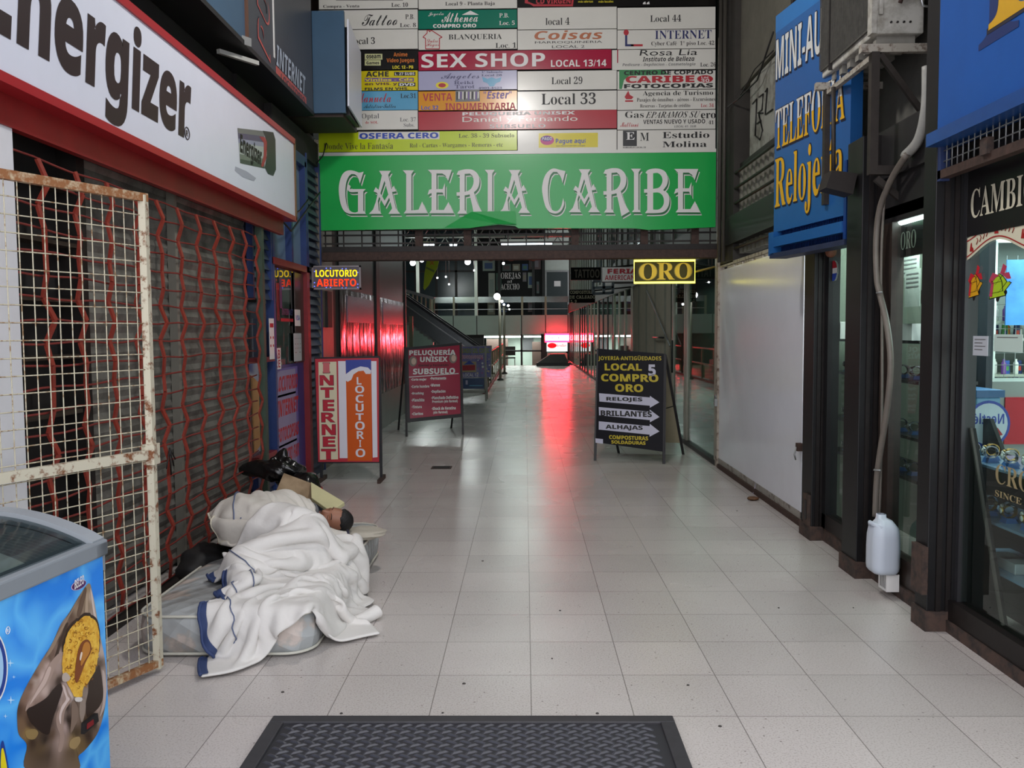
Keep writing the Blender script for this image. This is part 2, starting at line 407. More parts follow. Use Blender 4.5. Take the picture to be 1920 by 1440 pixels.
# the shop with the lettered black window
t = thing('record_shop_front', 'black framed shop window on the far upper floor lettered OREJAS al ACECHO', 'shop front', (onY(960, 500, YS).x, YS, z_fl))
xa, xb = onY(890, 500, YS).x, onY(1021, 500, YS).x
MB().box((xa, YS, z_fl), (xb, YS + .1, 6.6), mat('black_shop_glass', '#101314', .5, spec=.2)).build('window_pane', t)
m = MB()
for px in (893, 936, 1000, 1019): x = onY(px, 500, YS).x; m.box((x - .07, YS - .08, z_fl), (x + .07, YS, 6.6), BLACK)
m.build('frame', t)
m = MB()
fx = front(YS - .012)
m.textpx(fx, 'OREJAS', (939, 511, 976, 524), WHT, 'sb'); m.textpx(fx, 'al', (951, 525, 960, 530), WHT, 'sb'); m.textpx(fx, 'ACECHO', (939, 532, 974, 543), WHT, 'sb'); m.build('lettering', t)
pal = [mat('poster_%d' % i, c, .5) for i, c in enumerate(['#8a9a90', '#4a5a58', '#7d7a68', '#31507f', '#5b4a4a', '#a9b0a2', '#3f6a58', '#6e6a6f'])]
k = 0
for (px0, py0, px1, py1) in ((905, 488, 928, 508), (942, 495, 958, 508), (961, 495, 975, 508), (979, 495, 990, 507), (992, 484, 1014, 505), (916, 512, 928, 560), (930, 512, 940, 545), (980, 511, 987, 528), (990, 511, 1001, 540), (1006, 528, 1011, 550), (914, 566, 928, 590), (940, 566, 950, 585), (990, 566, 1002, 585)):
    u0, v0, u1, v1 = fs.box(px0, py0, px1, py1)
    mm = MB().slab(fs, u0, v0, u1, v1, .0, .012, pal[k % 8]).rect(fs, u0 + (u1 - u0) * .15, v0 + (v1 - v0) * .2, u1 - (u1 - u0) * .2, v1 - (v1 - v0) * .25, .015, pal[(k + 3) % 8])
    tag(mm.build('poster'), 'small poster or record sleeve stuck in the black upper shop window', 'poster', 'posters in the far upper shop window'); k += 1
for px in (920, 958, 999):
    c = onY(px, 480, YS - .1)
    m = MB(); m.tube([c + Vector((math.cos(a) * .22, 0, -abs(math.sin(a)) * .22)) for a in np.linspace(0, PI, 12)], .05, mat('garland_red', '#7c3a2a', .5), 6)
    m.tube([c + Vector((math.cos(a) * .13, -.02, -abs(math.sin(a)) * .13)) for a in np.linspace(0, PI, 10)], .04, mat('garland_yellow', '#b39a3c', .5), 6)
    tag(m.build('garland'), 'red and yellow half round garland hanging above the far upper shop window', 'garland', 'garlands above the far upper shop window')
b = MB().box((xb, YS, z_fl), (7, YS + .05, 6.6), PALE); struct(b, 'wall_gallery_back')
t = thing('upper_door', 'dark grey door with a paper notice on the far upper floor', 'door', (onY(1042, 560, YS).x, YS, z_fl))
u0, v0, u1, v1 = fs.box(1025, 510, 1064, 591)
MB().slab(fs, u0, z_fl, u1, v1, 0, .05, mat('slate_door', '#2f3a3c', .4)).build('door_leaf', t)
m = MB(); m.slab(fs, u0 - .08, z_fl, u0, v1 + .08, 0, .08, GALV); m.slab(fs, u1, z_fl, u1 + .08, v1 + .08, 0, .08, GALV); m.slab(fs, u0, v1, u1, v1 + .08, 0, .08, GALV); m.build('frame', t)
u0, v0, u1, v1 = fs.box(1039, 527, 1051, 537); MB().slab(fs, u0, v0, u1, v1, .05, .055, WHT).build('notice', t)
# gallery railing
t = thing('gallery_railing', 'steel railing with a broad reflective top band along the far upper floor', 'railing', (0, YF, z_fl))
zt, zb = pz(556), pz(567); xl, xr = onY(812, 560, YF).x, onY(1066, 560, YF).x
MB().box((xl, YF - .02, zb), (xr, YF + .03, zt), mat('steel_band', '#a9b3b2', .2, .8, var=.3, vscale=.9)).build('top_band', t)
MB().box((xl, YF - .01, pz(580)), (xr, YF + .02, pz(579)), STEEL).build('mid_rail', t)
for px in (810, 851, 894, 979, 1023):
    x = onY(px, 575, YF).x; MB().box((x - .05, YF - .04, z_fl), (x + .05, YF + .04, zt), mat('railing_post', '#8c8c76', .4, .3)).build('post', t)
# lower row of shops: lit openings
WARM = glow('lit_shop_interior', '#bfe6dc', 1.25)
xs = [onY(p_, 640, YF + .5).x for p_ in (906, 978, 1016, 1066)]
b = MB().box((-9, YF + .45, -1.2), (xs[0], YF + .6, z_sl), mat('dark_opening', '#161b1b', .4)); b.box((xs[2], YF + .45, -1.2), (xs[2] + .25, YF + .6, z_sl), IRON); b.box((xs[3], YF + .45, -1.2), (7, YF + .6, z_sl), mat('dark_opening', '#161b1b', .4)); struct(b, 'wall_lower_shops')
b = MB().box((xs[0], YF + 3.4, -1.2), (xs[3], YF + 3.5, z_sl), PALE); struct(b, 'wall_lower_shop_back')
for i, (px, py) in enumerate(((925, 630), (960, 629), (1000, 630))):
    c = onY(px, py, YF + 1.6)
    t = thing('shop_tube_light', 'white fluorescent fitting inside the lit lower shop at the far end', 'light fitting', (c.x, c.y, z_sl - .06), 'fittings in the far lower shop')
    MB().box((c.x - .5, c.y - .06, z_sl - .08), (c.x + .5, c.y + .06, z_sl), WHT).build('housing', t)
    MB().tube([(c.x - .48, c.y, z_sl - .12), (c.x + .48, c.y, z_sl - .12)], .04, glow('tube_white', '#e9fff6', 10), 8).build('lamp_tube', t)
area_light('far_shop_light', (onY(960, 630, 43).x, YF + 1.9, z_sl - .2), 3, 1.2, 110)
u = MB()
for i, px in enumerate((906, 978, 1016)): x = onY(px, 650, YF + .5).x; u.box((x - .05, YF + .4, -1.2), (x + .05, YF + .5, z_sl), BLACK)
z = onY(960, 658, YF + .5).z; u.box((xs[0], YF + .4, z - .04), (xs[2], YF + .5, z + .04), BLACK); struct(u, 'trim_2')
# furniture in that shop
c = onY(945, 648, YF + 2.6)
m = MB(); m.box((c.x - .9, c.y - .2, -1.2), (c.x + .2, c.y + .2, c.z + .35), mat('shop_counter', '#4a3630', .5)); tag(m.build('display_counter'), 'dark brown cabinet inside the far lower shop on the left', 'cabinet')
c = onY(1005, 648, YF + 2.6)
m = MB(); m.box((c.x - .2, c.y - .2, -1.2), (c.x + .4, c.y + .2, c.z + .2), mat('shop_counter', '#4a3630', .5)); tag(m.build('display_counter'), 'dark brown cabinet inside the far lower shop beside the red neon', 'cabinet')
c = onY(991, 643, YF + 3.38); m = MB().box((c.x - .3, c.y - .02, c.z - .45), (c.x + .25, c.y, c.z + .4), pal[7]); tag(m.build('poster'), 'large grey poster on the back wall of the far lower shop', 'poster')
c = onY(957, 672, YF + 1.3)
t = thing('shop_chair', 'small metal chair in the bright opening of the far lower shop', 'chair', (c.x, c.y, -1.2)); 
m = MB().box((c.x - .25, c.y - .2, c.z), (c.x + .25, c.y + .2, c.z + .06), IRON); m.build('seat', t); MB().box((c.x - .25, c.y + .17, c.z + .15), (c.x + .25, c.y + .2, c.z + .6), IRON).build('backrest', t)
for sx in (-.22, .22):
    for sy in (-.17, .17): MB().bar((c.x + sx, c.y + sy, -1.2), (c.x + sx, c.y + sy, c.z), .04, .04, GALV).build('leg', t)
# red neon travel sign and the board under it
t = thing('neon_sign', 'glowing red neon box sign reading PASAJES above the floor at the far end', 'neon sign', onY(1044, 633, YF - .3))
fn = front(YF - .3); u0, v0, u1, v1 = fn.box(1022, 627, 1067, 640)
MB().slab(fn, u0 - .05, v0 - .05, u1 + .05, v1 + .05, -.2, -.02, BLACK).build('housing', t)
MB().rect(fn, u0, v0, u1, v1, 0, glow('neon_face', '#ff2c3a', 185)).build('lit_face', t)
NEON = glow('neon_red', '#ff1022', 30)
MB().tube([fn(u0, v0, .03), fn(u1, v0, .03), fn(u1, v1, .03), fn(u0, v1, .03)], .045, NEON, 6, True).build('neon_border', t)
MB().textpx(fn, 'PASAJES', (1027, 630, 1062, 637), mat('neon_letters', '#c01428', .4), 'b', .01).build('lettering', t)
area_light('neon_glow', fn((u0 + u1) / 2, (v0 + v1) / 2, .12), u1 - u0, .5, 45, (1, .03, .05), (PI / 2, 0, 0))
t = thing('travel_board', 'white advertising board with a red mark below the red neon sign', 'signboard', onY(1045, 650, YF - .2))
fn = front(YF - .2); u0, v0, u1, v1 = fn.box(1025, 642, 1064, 659); MB().slab(fn, u0, v0, u1, v1, -.05, 0, glow('lit_board', '#e8ecec', .9)).build('panel', t)
m = MB(); cu, cv = fn.px(1035, 648); m.flat(fn, [(cu + .22 * math.cos(a), cv + .13 * math.sin(a)) for a in np.linspace(0, 2 * PI, 16, endpoint=False)], .003, RED); m.textpx(fn, 'Chevallier', (1040, 645, 1062, 650), RED, 'si'); m.build('lettering', t)
u0, v0, u1, v1 = fn.box(1027, 662, 1064, 680)
m = MB().slab(fn, u0, v0, u1, v1, -.05, 0, pal[5]); 
for i in range(14): a, c_ = rnd.uniform(u0 + .1, u1 - .2), rnd.uniform(v0 + .05, v1 - .15); m.rect(fn, a, c_, a + rnd.uniform(.08, .2), c_ + rnd.uniform(.05, .12), .003 + i * .0004, pal[rnd.randrange(8)])
tag(m.build('notice_board'), 'board of small notices below the white advert at the far end', 'notice board')
c = onZ(1045, 683)
c.x -= .45; m = MB(); m.box((c.x - .5, 36.2, 0), (c.x + .9, 36.9, .14), BLACK); m.hexa([(c.x - .45, 36.25, .14), (c.x + .85, 36.25, .14), (c.x + .85, 36.85, .14), (c.x - .45, 36.85, .14), (c.x + .1, 36.4, .5), (c.x + .7, 36.4, .5), (c.x + .7, 36.7, .5), (c.x + .1, 36.7, .5)], IRON)
tag(m.build('cleaning_machine'), 'low dark machine standing at the end of the corridor floor under the neon', 'machine')

# ================================================================== ESCALATOR, LAMPS, FLAG
YE = 24.0; fe = front(YE)
t = thing('escalator', 'steel sided escalator rising to the left behind the A-frame boards', 'escalator', (onY(850, 700, YE).x, YE, 0))
A = onY(760, 558, YE); B = onY(892, 650, YE); d = (B - A); B = A + d * 1.06; A = A - d * .45
SIDE = mat('escalator_steel', '#8b8f95', .25, .75, var=.2, vscale=2)
for y in (YE, YE + 1.1):
    q = MB().hexa([Vector((A.x, y, A.z - .62)), Vector((B.x, y, B.z - .62)), Vector((B.x, y + .06, B.z - .62)), Vector((A.x, y + .06, A.z - .62)), Vector((A.x, y, A.z)), Vector((B.x, y, B.z)), Vector((B.x, y + .06, B.z)), Vector((A.x, y + .06, A.z))], SIDE); q.build('side_panel', t)
    MB().bar((A.x, y + .03, A.z + .03), (B.x, y + .03, B.z + .03), .09, .07, mat('handrail_rubber', '#2a2a30', .4)).build('handrail', t)
    MB().bar((A.x, y - .01, A.z - .2), (B.x, y - .01, B.z - .2), .03, .03, STEEL).build('trim_strip', t)
MB().box((B.x - .05, YE, 0), (B.x + .12, YE + 1.16, B.z - .35), SIDE).build('landing', t)
m = MB(); n = 26
for i in range(n):
    f = i / n; p = A.lerp(B, f); m.box((p.x, YE + .08, p.z - .75), (p.x + (B.x - A.x) / n, YE + 1.08, p.z - .6), GALV)
m.build('step_band', t)
t = thing('stair_railing', 'sloping balustrade with pale balusters beside the upper end of the escalator', 'railing', (onY(785, 580, 27).x, 27, 0))
A = onY(742, 540, 27); B = onY(814, 560, 27)
MB().bar(A, B, .05, .09, STEEL).build('top_rail', t)
A2 = onY(742, 556, 27); B2 = onY(814, 594, 27)
for i in range(10):
    f = i / 9; MB().bar(A.lerp(B, f), A2.lerp(B2, f), .04, .04, mat('railing_post', '#8c8c76', .4, .3)).build('baluster', t)
MB().bar(A2, B2, .06, .12, SIDE).build('bottom_rail', t)
b = MB().box((-9, 29.6, -.0), (onY(812, 620, 29.6).x, 29.9, onY(800, 592, 29.6).z), FASC); struct(b, 'wall_stair_side')
m = MB(); c = onY(771, 640, 20); m.bar((c.x, 20, 0), (c.x, 20, onY(771, 593, 20).z), .09, .09, mat('railing_post', '#8c8c76', .4, .3)); tag(m.build('post'), 'short pale post standing below the escalator', 'post')

GLOBE = glow('globe_light', '#f4fbff', 9)
def lamp_post(px, pyb, globes, label, Y):
    c = onY(px, pyb, Y); t = thing('lamp_post', label, 'lamp post', (c.x, Y, 0))
    top = max(onY(px, g[1], Y).z for g in globes)
    MB().tube([(c.x, Y, 0), (c.x, Y, top)], .04, mat('lamp_post_paint', '#8f8a7a', .4, .2), 8).build('pole', t)
    MB().lathe([(.1, 0), (.1, .03), (.05, .06)], (c.x, Y, 0), IRON, 12).build('base', t)
    for gx, gy, r in globes:
        g = onY(gx, gy, Y - .1); r *= .7; MB().ball(g, r, GLOBE, 14, 9).build('globe', t)
        MB().tube([(c.x, Y, g.z - r * .4), (g.x, g.y, g.z - r * .9)], .02, IRON, 6).build('arm', t)
lamp_post(938, 690, [(932, 556, .14), (941, 565, .06), (953, 573, .05)], 'slim lamp post with a glowing globe in the middle of the corridor', 26)
lamp_post(946, 690, [(945, 571, .05), (955, 580, .04)], 'second slim lamp post just behind the one with the big globe', 30)
for i, (px, py, r) in enumerate(((774, 493, .11), (791, 488, .08), (877, 491, .12), (820, 521, .035), (836, 519, .035), (842, 533, .035), (889, 507, .035), (944, 494, .05))):
    g = onY(px, py, 34); top = 6.6
    t = thing('globe_pendant', ['large left globe lamp with an echo beside the pale post on the upper floor', 'half hidden globe lamp above the yellow flag', 'bright globe lamp right of the yellow flag on the upper floor', 'small point lamp right of the flag tip, lower left', 'small point lamp right of the flag, upper', 'lowest of the three small point lamps right of the flag', 'tiny point lamp beside the far grey post', 'small white lamp above the lettered upper shop window'][i], 'hanging lamp', g, 'hanging lamps in the hall')
    MB().ball(g, r, GLOBE, 12, 8).build('globe', t)
    if r > .07:
        d = bpy.data.lights.new('globe_glow', 'POINT'); d.energy = 55; d.color = (.93, 1, .98); d.shadow_soft_size = r; o = bpy.data.objects.new('globe_glow', d); o.location = g + Vector((0, -.02, -r - .02)); COL.objects.link(o)
    MB().tube([g + Vector((0, 0, r)), (g.x, g.y, top)], .012, IRON, 5).build('cord', t)
for px, py0, py1, nm in ((783, 490, 551, 'pale post beside the yellow flag'), (892, 488, 592, 'grey post between the dark upper windows and the lettered shop')):
    a = onY(px, py0, 36); c = onY(px, py1, 36)
    m = MB().bar((a.x, 36, c.z), (a.x, 36, 6.6), .13, .13, mat('gallery_post', '#8f958c', .4)); o = m.build('gallery_post'); tag(o, nm + ' at the far end', 'post')
t = thing('feather_flag', 'yellow green feather shaped flag hanging in the far hall', 'flag', onY(810, 515, 32))
ff_ = front(32); pts = [(800, 489), (806, 480), (818, 480), (823, 490), (820, 503), (812, 518), (804, 535), (796, 544), (794, 540), (796, 512)]
MB().prism(ff_, [ff_.px(*q) for q in pts], 0, .012, mat('flag_yellow', '#a9b928', .7, var=.1)).build('cloth', t)
m = MB(); m.prism(ff_, [ff_.px(*q) for q in ((799, 500), (815, 507), (814, 511), (798, 503))], .012, .016, mat('flag_band', '#6d7a3a', .6)); m.textpx(ff_, 'X', (805, 489, 815, 497), mat('flag_mark', '#c7752a', .5), 'b', .016); m.build('print', t)
m = MB().tube([ff_.O + Vector((ff_.px(800, 489)[0], 0, 0)) + Vector((0, 0, ff_.px(800, 489)[1])), (ff_.px(822, 470)[0], 32, 6.6)], .015, IRON, 6); m.build('cord', t)
# ================================================================== HALL ROOF: trusses and tube lights
TR = mat('truss_steel', '#8f968f', .45, .4)
for i, y in enumerate((17.0, 22.0, 27.0, 32.0, 37.0)):
    t = thing('roof_truss', 'pale zigzag steel roof truss across the hall, %s from the entrance' % ('first', 'second', 'third', 'fourth', 'fifth')[i], 'roof truss', (0, y, 4.6), 'roof trusses of the hall')
    zb = 5.0; zt = 5.5; xl, xr = (-8.9, 2.1) if y > 16 else (-2.2, 2.1)
    m = MB().bar((xl, y, zb), (xr, y, zb), .07, .07, TR); m.build('bottom_chord', t); MB().bar((xl, y, zt), (xr, y, zt), .07, .07, TR).build('top_chord', t)
    m = MB(); n = int((xr - xl) / .34)
    for k in range(n):
        xa = xl + (xr - xl) * k / n; xb = xl + (xr - xl) * (k + 1) / n
        m.bar((xa, y, zb if k % 2 else zt), (xb, y, zt if k % 2 else zb), .035, .035, TR)
    m.build('web', t)
TUBE = glow('cool_tube', '#dff6ff', 3.5)
def tube_light(px0, px1, py, Y, label, group='tube lights in the hall', power=0):
    a = onY(px0, py, Y); c = onY(px1, py, Y)
    t = thing('tube_light', label, 'light fitting', ((a.x + c.x) / 2, Y, a.z), group)
    MB().box((a.x, Y - .06, a.z + .04), (c.x, Y + .06, a.z + .12), WHT).build('housing', t)
    MB().tube([(a.x + .03, Y, a.z), (c.x - .03, Y, a.z)], .035, TUBE, 8).build('lamp_tube', t)
    m = MB()
    for x in (a.x + .15, c.x - .15): m.tube([(x, Y, a.z + .12), (x, Y, 6.6)], .012, IRON, 5)
    m.build('hanger', t)
    if power: area_light('tube_glow', ((a.x + c.x) / 2, Y, a.z - .06), c.x - a.x, .1, power)
tube_light(938, 1037, 457, 25, 'long bright tube light over the corridor just under the green sign', power=22)
tube_light(793, 816, 459, 33, 'short blue white tube light over the upper floor, left of the long one', power=40)
tube_light(842, 858, 460, 33, 'second short tube light over the upper floor, nearer to the long one')
tube_light(1328, 1341, 447, 16, 'small tube light high beside the right end of the beam', power=30)
# unseen fittings added to light the corridor, above the signboard's sight line
for i, y in enumerate((11.0, 14.0, 19.0, 23.0, 28.0, 33.0, 37.5)):
    t = thing('ceiling_light', 'long white unseen batten light added to light the corridor', 'light fitting', (-.4, y, 4.6), 'added corridor lights')
    zc = 4.7 if y < 16 else 5.6
    MB().box((-.8, y - .09, zc), (.6, y + .09, zc + .08), WHT).build('housing', t)
    m = MB()
    for s_ in (-.05, .05): m.tube([(-.77, y + s_, zc - .03), (.57, y + s_, zc - .03)], .02, glow('added_batten_tube', '#e6fbf4', 1.2), 8)
    m.build('lamp_tube', t)
    MB().tube([(-.1, y, zc + .08), (-.1, y, 6.6)], .015, IRON, 5).build('hanger', t)
    area_light('added_batten_glow', (-.1, y, zc - .07), 1.4, .16, 14 if y < 12 else 6 if y < 20 else 16 if y < 30 else 38)

# ================================================================== LEFT CORRIDOR WALL: reflective dark cladding
FOIL = bpy.data.materials.new('rippled_dark_cladding'); FOIL.use_nodes = True
_n = FOIL.node_tree; _b = _n.nodes['Principled BSDF']; _b.inputs['Base Color'].default_value = lin('#3a3637'); _b.inputs['Metallic'].default_value = .85; _b.inputs['Roughness'].default_value = .16
_tc = _n.nodes.new('ShaderNodeTexCoord'); _mp = _n.nodes.new('ShaderNodeMapping'); _mp.inputs['Scale'].default_value = (1, 1.3, .5)
_w = _n.nodes.new('ShaderNodeTexNoise'); _w.inputs['Scale'].default_value = 3.2; _w.inputs['Detail'].default_value = 2.5
_bp = _n.nodes.new('ShaderNodeBump'); _bp.inputs['Strength'].default_value = .5; _bp.inputs['Distance'].default_value = .035
_n.links.new(_tc.outputs['Object'], _mp.inputs[0]); _n.links.new(_mp.outputs[0], _w.inputs['Vector']); _n.links.new(_w.outputs['Fac'], _bp.inputs['Height']); _n.links.new(_bp.outputs[0], _b.inputs['Normal'])
XW = -2.2
t = thing('clad_wall_panel', 'dark mirror like cladding along the left corridor wall, nearer panel with red reflections', 'wall panel', (XW, 11.8, 0))
ys = [onX(q, 700, XW).y for q in (640, 706, 712, 760)]
MB().box((XW - .08, ys[0], .55), (XW, ys[1], 2.02), FOIL).build('cladding', t); MB().box((XW - .08, ys[0], 2.02), (XW - .004, ys[1], 3.6), mat('upper_dark_glass', '#1c1c1d', .35, spec=.35)).build('upper_pane', t)
MB().box((XW - .08, ys[0], 0), (XW - .005, ys[1], .55), mat('grey_plinth', '#8f9894', .4, var=.15)).build('plinth', t)
MB().box((XW - .08, ys[1], 0), (XW + .02, ys[2], 3.6), BLACK).build('edge_post', t)
t = thing('clad_wall_panel', 'dark mirror like cladding along the left corridor wall, farther panel next to the escalator', 'wall panel', (XW, 14.4, 0))
MB().box((XW - .08, ys[2], .55), (XW, ys[3], 2.02), FOIL).build('cladding', t); MB().box((XW - .08, ys[2], 2.02), (XW - .004, ys[3], 3.6), mat('upper_dark_glass', '#1c1c1d', .35, spec=.35)).build('upper_pane', t)
MB().box((XW - .08, ys[2], 0), (XW - .005, ys[3], .55), mat('grey_plinth', '#8f9894', .4, var=.15)).build('plinth', t)
MB().box((XW - .1, ys[3], 0), (XW + .02, ys[3] + .12, 3.6), BLACK).build('edge_post', t)
fw = faceR(XW)
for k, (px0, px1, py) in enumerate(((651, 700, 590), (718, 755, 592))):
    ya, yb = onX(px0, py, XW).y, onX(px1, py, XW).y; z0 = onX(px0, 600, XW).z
    o = MB().slab(fw, ya, 1.62, yb, 1.95, 0, .006, mat('reflection_band', '#6f7184', .25, .3, var=.6, vscale=9, stretch=(1, 2.2, .2)))  # pale streaked band colours in a reflection on the cladding
    tag(o.build('reflection_band'), ('pale grey blue band painted as a reflection on the nearer dark clad panel', 'pale grey blue band painted as a reflection on the farther dark clad panel')[k], 'painted reflection')
# cream jamb with the door phone
t = thing('door_jamb', 'cream metal jamb with a small door phone right of the blue louvres', 'door jamb', (XW, 9.6, 0))
ya, yb = onX(604, 700, XW).y, onX(627, 700, XW).y
MB().box((XW - .1, ya, 0), (XW, yb, 3.2), mat('jamb_metal', '#7d7668', .4, .3, var=.2)).build('jamb', t)
MB().box((XW, ya + .2, 1.55), (XW + .03, yb - .18, 1.95), IRON).build('door_phone', t)
MB().box((XW, ya + .24, 2.0), (XW + .02, yb - .2, 2.2), WHT).build('number_plate', t)
b = MB().box((XW - .1, yb, 0), (XW - .02, ys[0], 3.6), mat('dark_wall', '#26221f', .6, var=.3)); struct(b, 'wall_left_recess')

# ================================================================== BEAM UNDER THE SIGNBOARD
YB = 9.36; fb = front(YB)
zb0, zb1 = onY(985, 486, YB).z, onY(985, 470, YB).z
t = thing('steel_beam', 'rusty brown steel beam spanning the entrance below the green sign', 'beam', (0, YB, zb0))
MB().box((-2.3, YB, zb0), (2.12, YB + .14, zb1), RUST).build('flange', t, .006)
MB().box((-2.3, YB + .02, zb1), (2.12, YB + .05, zb1 + .06), IRON).build('web', t)
t = thing('transom_grille', 'dark steel bar grille in the gap between the beam and the green sign', 'grille', (0, YB, zb1))
m = MB(); zt = 2.72
for x in np.arange(-2.18, 2.1, .2): m.bar((x, YB + .1, zb1), (x, YB + .1, zt), .014, .014, IRON)
m.build('upright_bars', t); m = MB()
for z in (zb1 + .1, zb1 + .19): m.bar((-2.25, YB + .1, z), (2.1, YB + .1, z), .018, .018, IRON)
m.build('cross_bars', t)
for x in (-1.15, -.62, .55, 1.3, 1.85): MB().box((x - .04, YB + .05, zb1), (x + .04, YB + .12, zt + .3), RUST).build('hanger_post', t)

# ================================================================== RIGHT CORRIDOR SIDE
XR = 2.1; fl = faceL(XR)
FRM = mat('aluminium_frame', '#a8a598', .4, .2, var=.15)
DKF = mat('dark_frame', '#262626', .4)
b = MB().box((XR - .02, 9.42, 0), (XR + .06, 42, .05), IRON); b.box((XR - .01, 9.42, 2.34), (XR + .08, 42, 2.75), mat('corridor_lintel', '#4a4d48', .5, var=.2)); struct(b, 'trim_3')
def shopfront(px0, px1, label, frame, glass_m=CLEAR, n=1, door=False):
    ya, yb = onX(px0, 700, XR).y, onX(px1, 700, XR).y      # px0 nearer to the right
    t = thing('glass_shopfront', label, 'shop front', (XR, (ya + yb) / 2, 0), 'glass fronts along the right of the corridor')
    for k in range(n):
        y0 = ya + (yb - ya) * k / n; y1 = ya + (yb - ya) * (k + 1) / n
        MB().box((XR + .02, y0 + .05, .05), (XR + .028, y1 - .05, 2.34), glass_m).build('glass_pane', t)
        MB().box((XR, y0 - .03, 0), (XR + .06, y0 + .05, 2.34), frame).build('mullion', t)
    MB().box((XR, yb - .05, 0), (XR + .06, yb + .03, 2.34), frame).build('mullion', t)
    if door: MB().tube([(XR - .05, yb - .3, .9), (XR - .05, yb - .3, 1.35)], .014, BLACK, 8).build('pull_handle', t)
    return t
GREENGL = glass('green_glass', '#b9cfc6', 1.0)
shopfront(1341, 1286, 'wide clear glass shop front right behind the black gold buyer board', FRM, GREENGL)
shopfront(1283, 1260, 'narrow glass door bay left of the wide clear shop front', FRM, GREENGL, door=True)
t = thing('folding_shutter', 'closed grey beige corrugated shutter on the right of the corridor', 'shutter', (XR, 14.5, 0))
ya, yb = onX(1257, 700, XR).y, onX(1186, 700, XR).y; m = MB(); n = 44
CORR = mat('corrugated_sheet', '#c2b9a8', .5, .2, var=.15, vscale=3)
for k in range(n):
    y0 = ya + (yb - ya) * k / n; y1 = ya + (yb - ya) * (k + 1) / n; dx = .05 if k % 2 else 0
    m.quad((XR + dx, y0, .02), (XR + .05 - dx, y1, .02), (XR + .05 - dx, y1, 2.34), (XR + dx, y0, 2.34), CORR if k % 5 else FRM)
m.build('corrugated_sheet', t); MB().box((XR - .01, yb - .06, 0), (XR + .08, yb + .04, 2.34), FRM).build('post', t)
MB().tube([(XR - .03, ya + .45, 1.38), (XR - .03, ya + 1.5, 1.38)], .015, BLACK, 6).build('latch_bar', t)
for i, (a, c) in enumerate(((1183, 1150), (1148, 1122), (1120, 1102), (1100, 1087), (1085, 1076), (1074, 1068))):
    shopfront(a, c, ['first dark framed glass shop front past the corrugated shutter', 'second dark framed glass shop front past the corrugated shutter', 'third dark framed glass shop front past the corrugated shutter', 'fourth dark framed glass shop front past the corrugated shutter', 'fifth dark framed glass shop front past the corrugated shutter', 'last dark framed glass shop front before the neon'][i], DKF if i % 2 else FRM, GREENGL, 3)
t = thing('leaning_rod', 'thin metal stay rod slanting across the shutter behind the black gold buyer board', 'rod', onX(1240, 600, XR - .06))
MB().tube([onX(1213, 545, XR - .06), onX(1256, 648, XR - .06)], .012, GALV, 6).build('rod', t)
b = MB().box((XR + .0, 15.5, 2.34), (XR + .1, 15.56, 6.6), FRM)
for y in np.arange(10.2, 41, 1.1): b.box((2.11, y, 2.75), (2.15, y + .06, 6.6), mat('gallery_mullion', '#787b72', .5))
struct(b, 'trim_4')
b = MB()
for y0 in (9.8, 12.6, 16, 20, 24): b.box((2.135, y0, 3.1), (2.149, y0 + 1.9, 5.2), mat('gallery_window_glass', '#39474a', .1, spec=.8))
struct(b, 'window_2')
area_light('right_shop_fill_a', (3.7, 9.8, 2.5), .6, .6, 18); area_light('right_shop_fill_b', (3.4, 20, 2.6), .8, 6, 60)  # lamps added without fittings to light the shops; the first is unseen
# stock inside the first glass front
t = thing('display_shelving', 'dim shelving unit seen through the wide clear glass shop front', 'shelf', (3.6, 10.3, 0))
for z in (.45, .9, 1.35, 1.8): MB().box((3.2, 9.6, z), (4.2, 11.6, z + .025), mat('shelf_dark', '#2e3b36', .4)).build('shelf', t)
for y in (9.6, 11.58): MB().box((3.2, y, 0), (4.2, y + .025, 2.1), mat('shelf_dark', '#2e3b36', .4)).build('side_panel', t)
gi = [mat('stock_%d' % i, c, .35, .3) for i, c in enumerate(('#8a8a4a', '#5c7a76', '#c9c7ad', '#4a5a3a'))]
for k in range(16):
    z = (.475, .925, 1.375, 1.825)[k % 4]; y = 9.75 + (k // 4) * .47
    o = MB().lathe([(.03, 0), (.06, .03), (.05, .1), (.02, .13), (.035, .17)], (3.35, y, z), gi[k % 4], 10).build('vase'); tag(o, 'small metal ornament on the dim shelving inside the wide clear shop front', 'ornament', 'ornaments inside the first glass shop front')

# ================================================================== HANGING SIGNS IN THE CORRIDOR
def blade_sign(name, label, Y, box, face, texts, th=.08, edge=BLACK, hang=None, parts=None):
    f = front(Y); u0, v0, u1, v1 = f.box(*box)
    t = thing(name, label, 'sign', f((u0 + u1) / 2, v0))
    MB().slab(f, u0, v0, u1, v1, -th, 0, edge).build('panel', t, .004)
    MB().rect(f, u0 + .008, v0 + .008, u1 - .008, v1 - .008, .002, face).build('face', t)
    if texts:
        m = MB()
        for s_, pb, c, st in texts: m.textpx(f, s_, pb, c, st, .005)
        m.build('lettering', t)
    if hang: MB().tube([f(u1 - .02, v1 - .02, -th / 2), (2.13, Y + th / 2, f(u1, v1).z + .05)], .014, IRON, 6).build('bracket', t)
    return t, f
YLW = mat('gold_letters', '#7d6a20', .4, .2)
t, f = blade_sign('neon_sign', 'black ORO sign with gold letters in a glowing yellow neon outline', 9.6, (1189, 488, 1302, 530), mat('sign_olive', '#171509', .5, spec=.2), None)
m = MB(); OUTL = mat('letter_outline', '#4a3f16', .5)
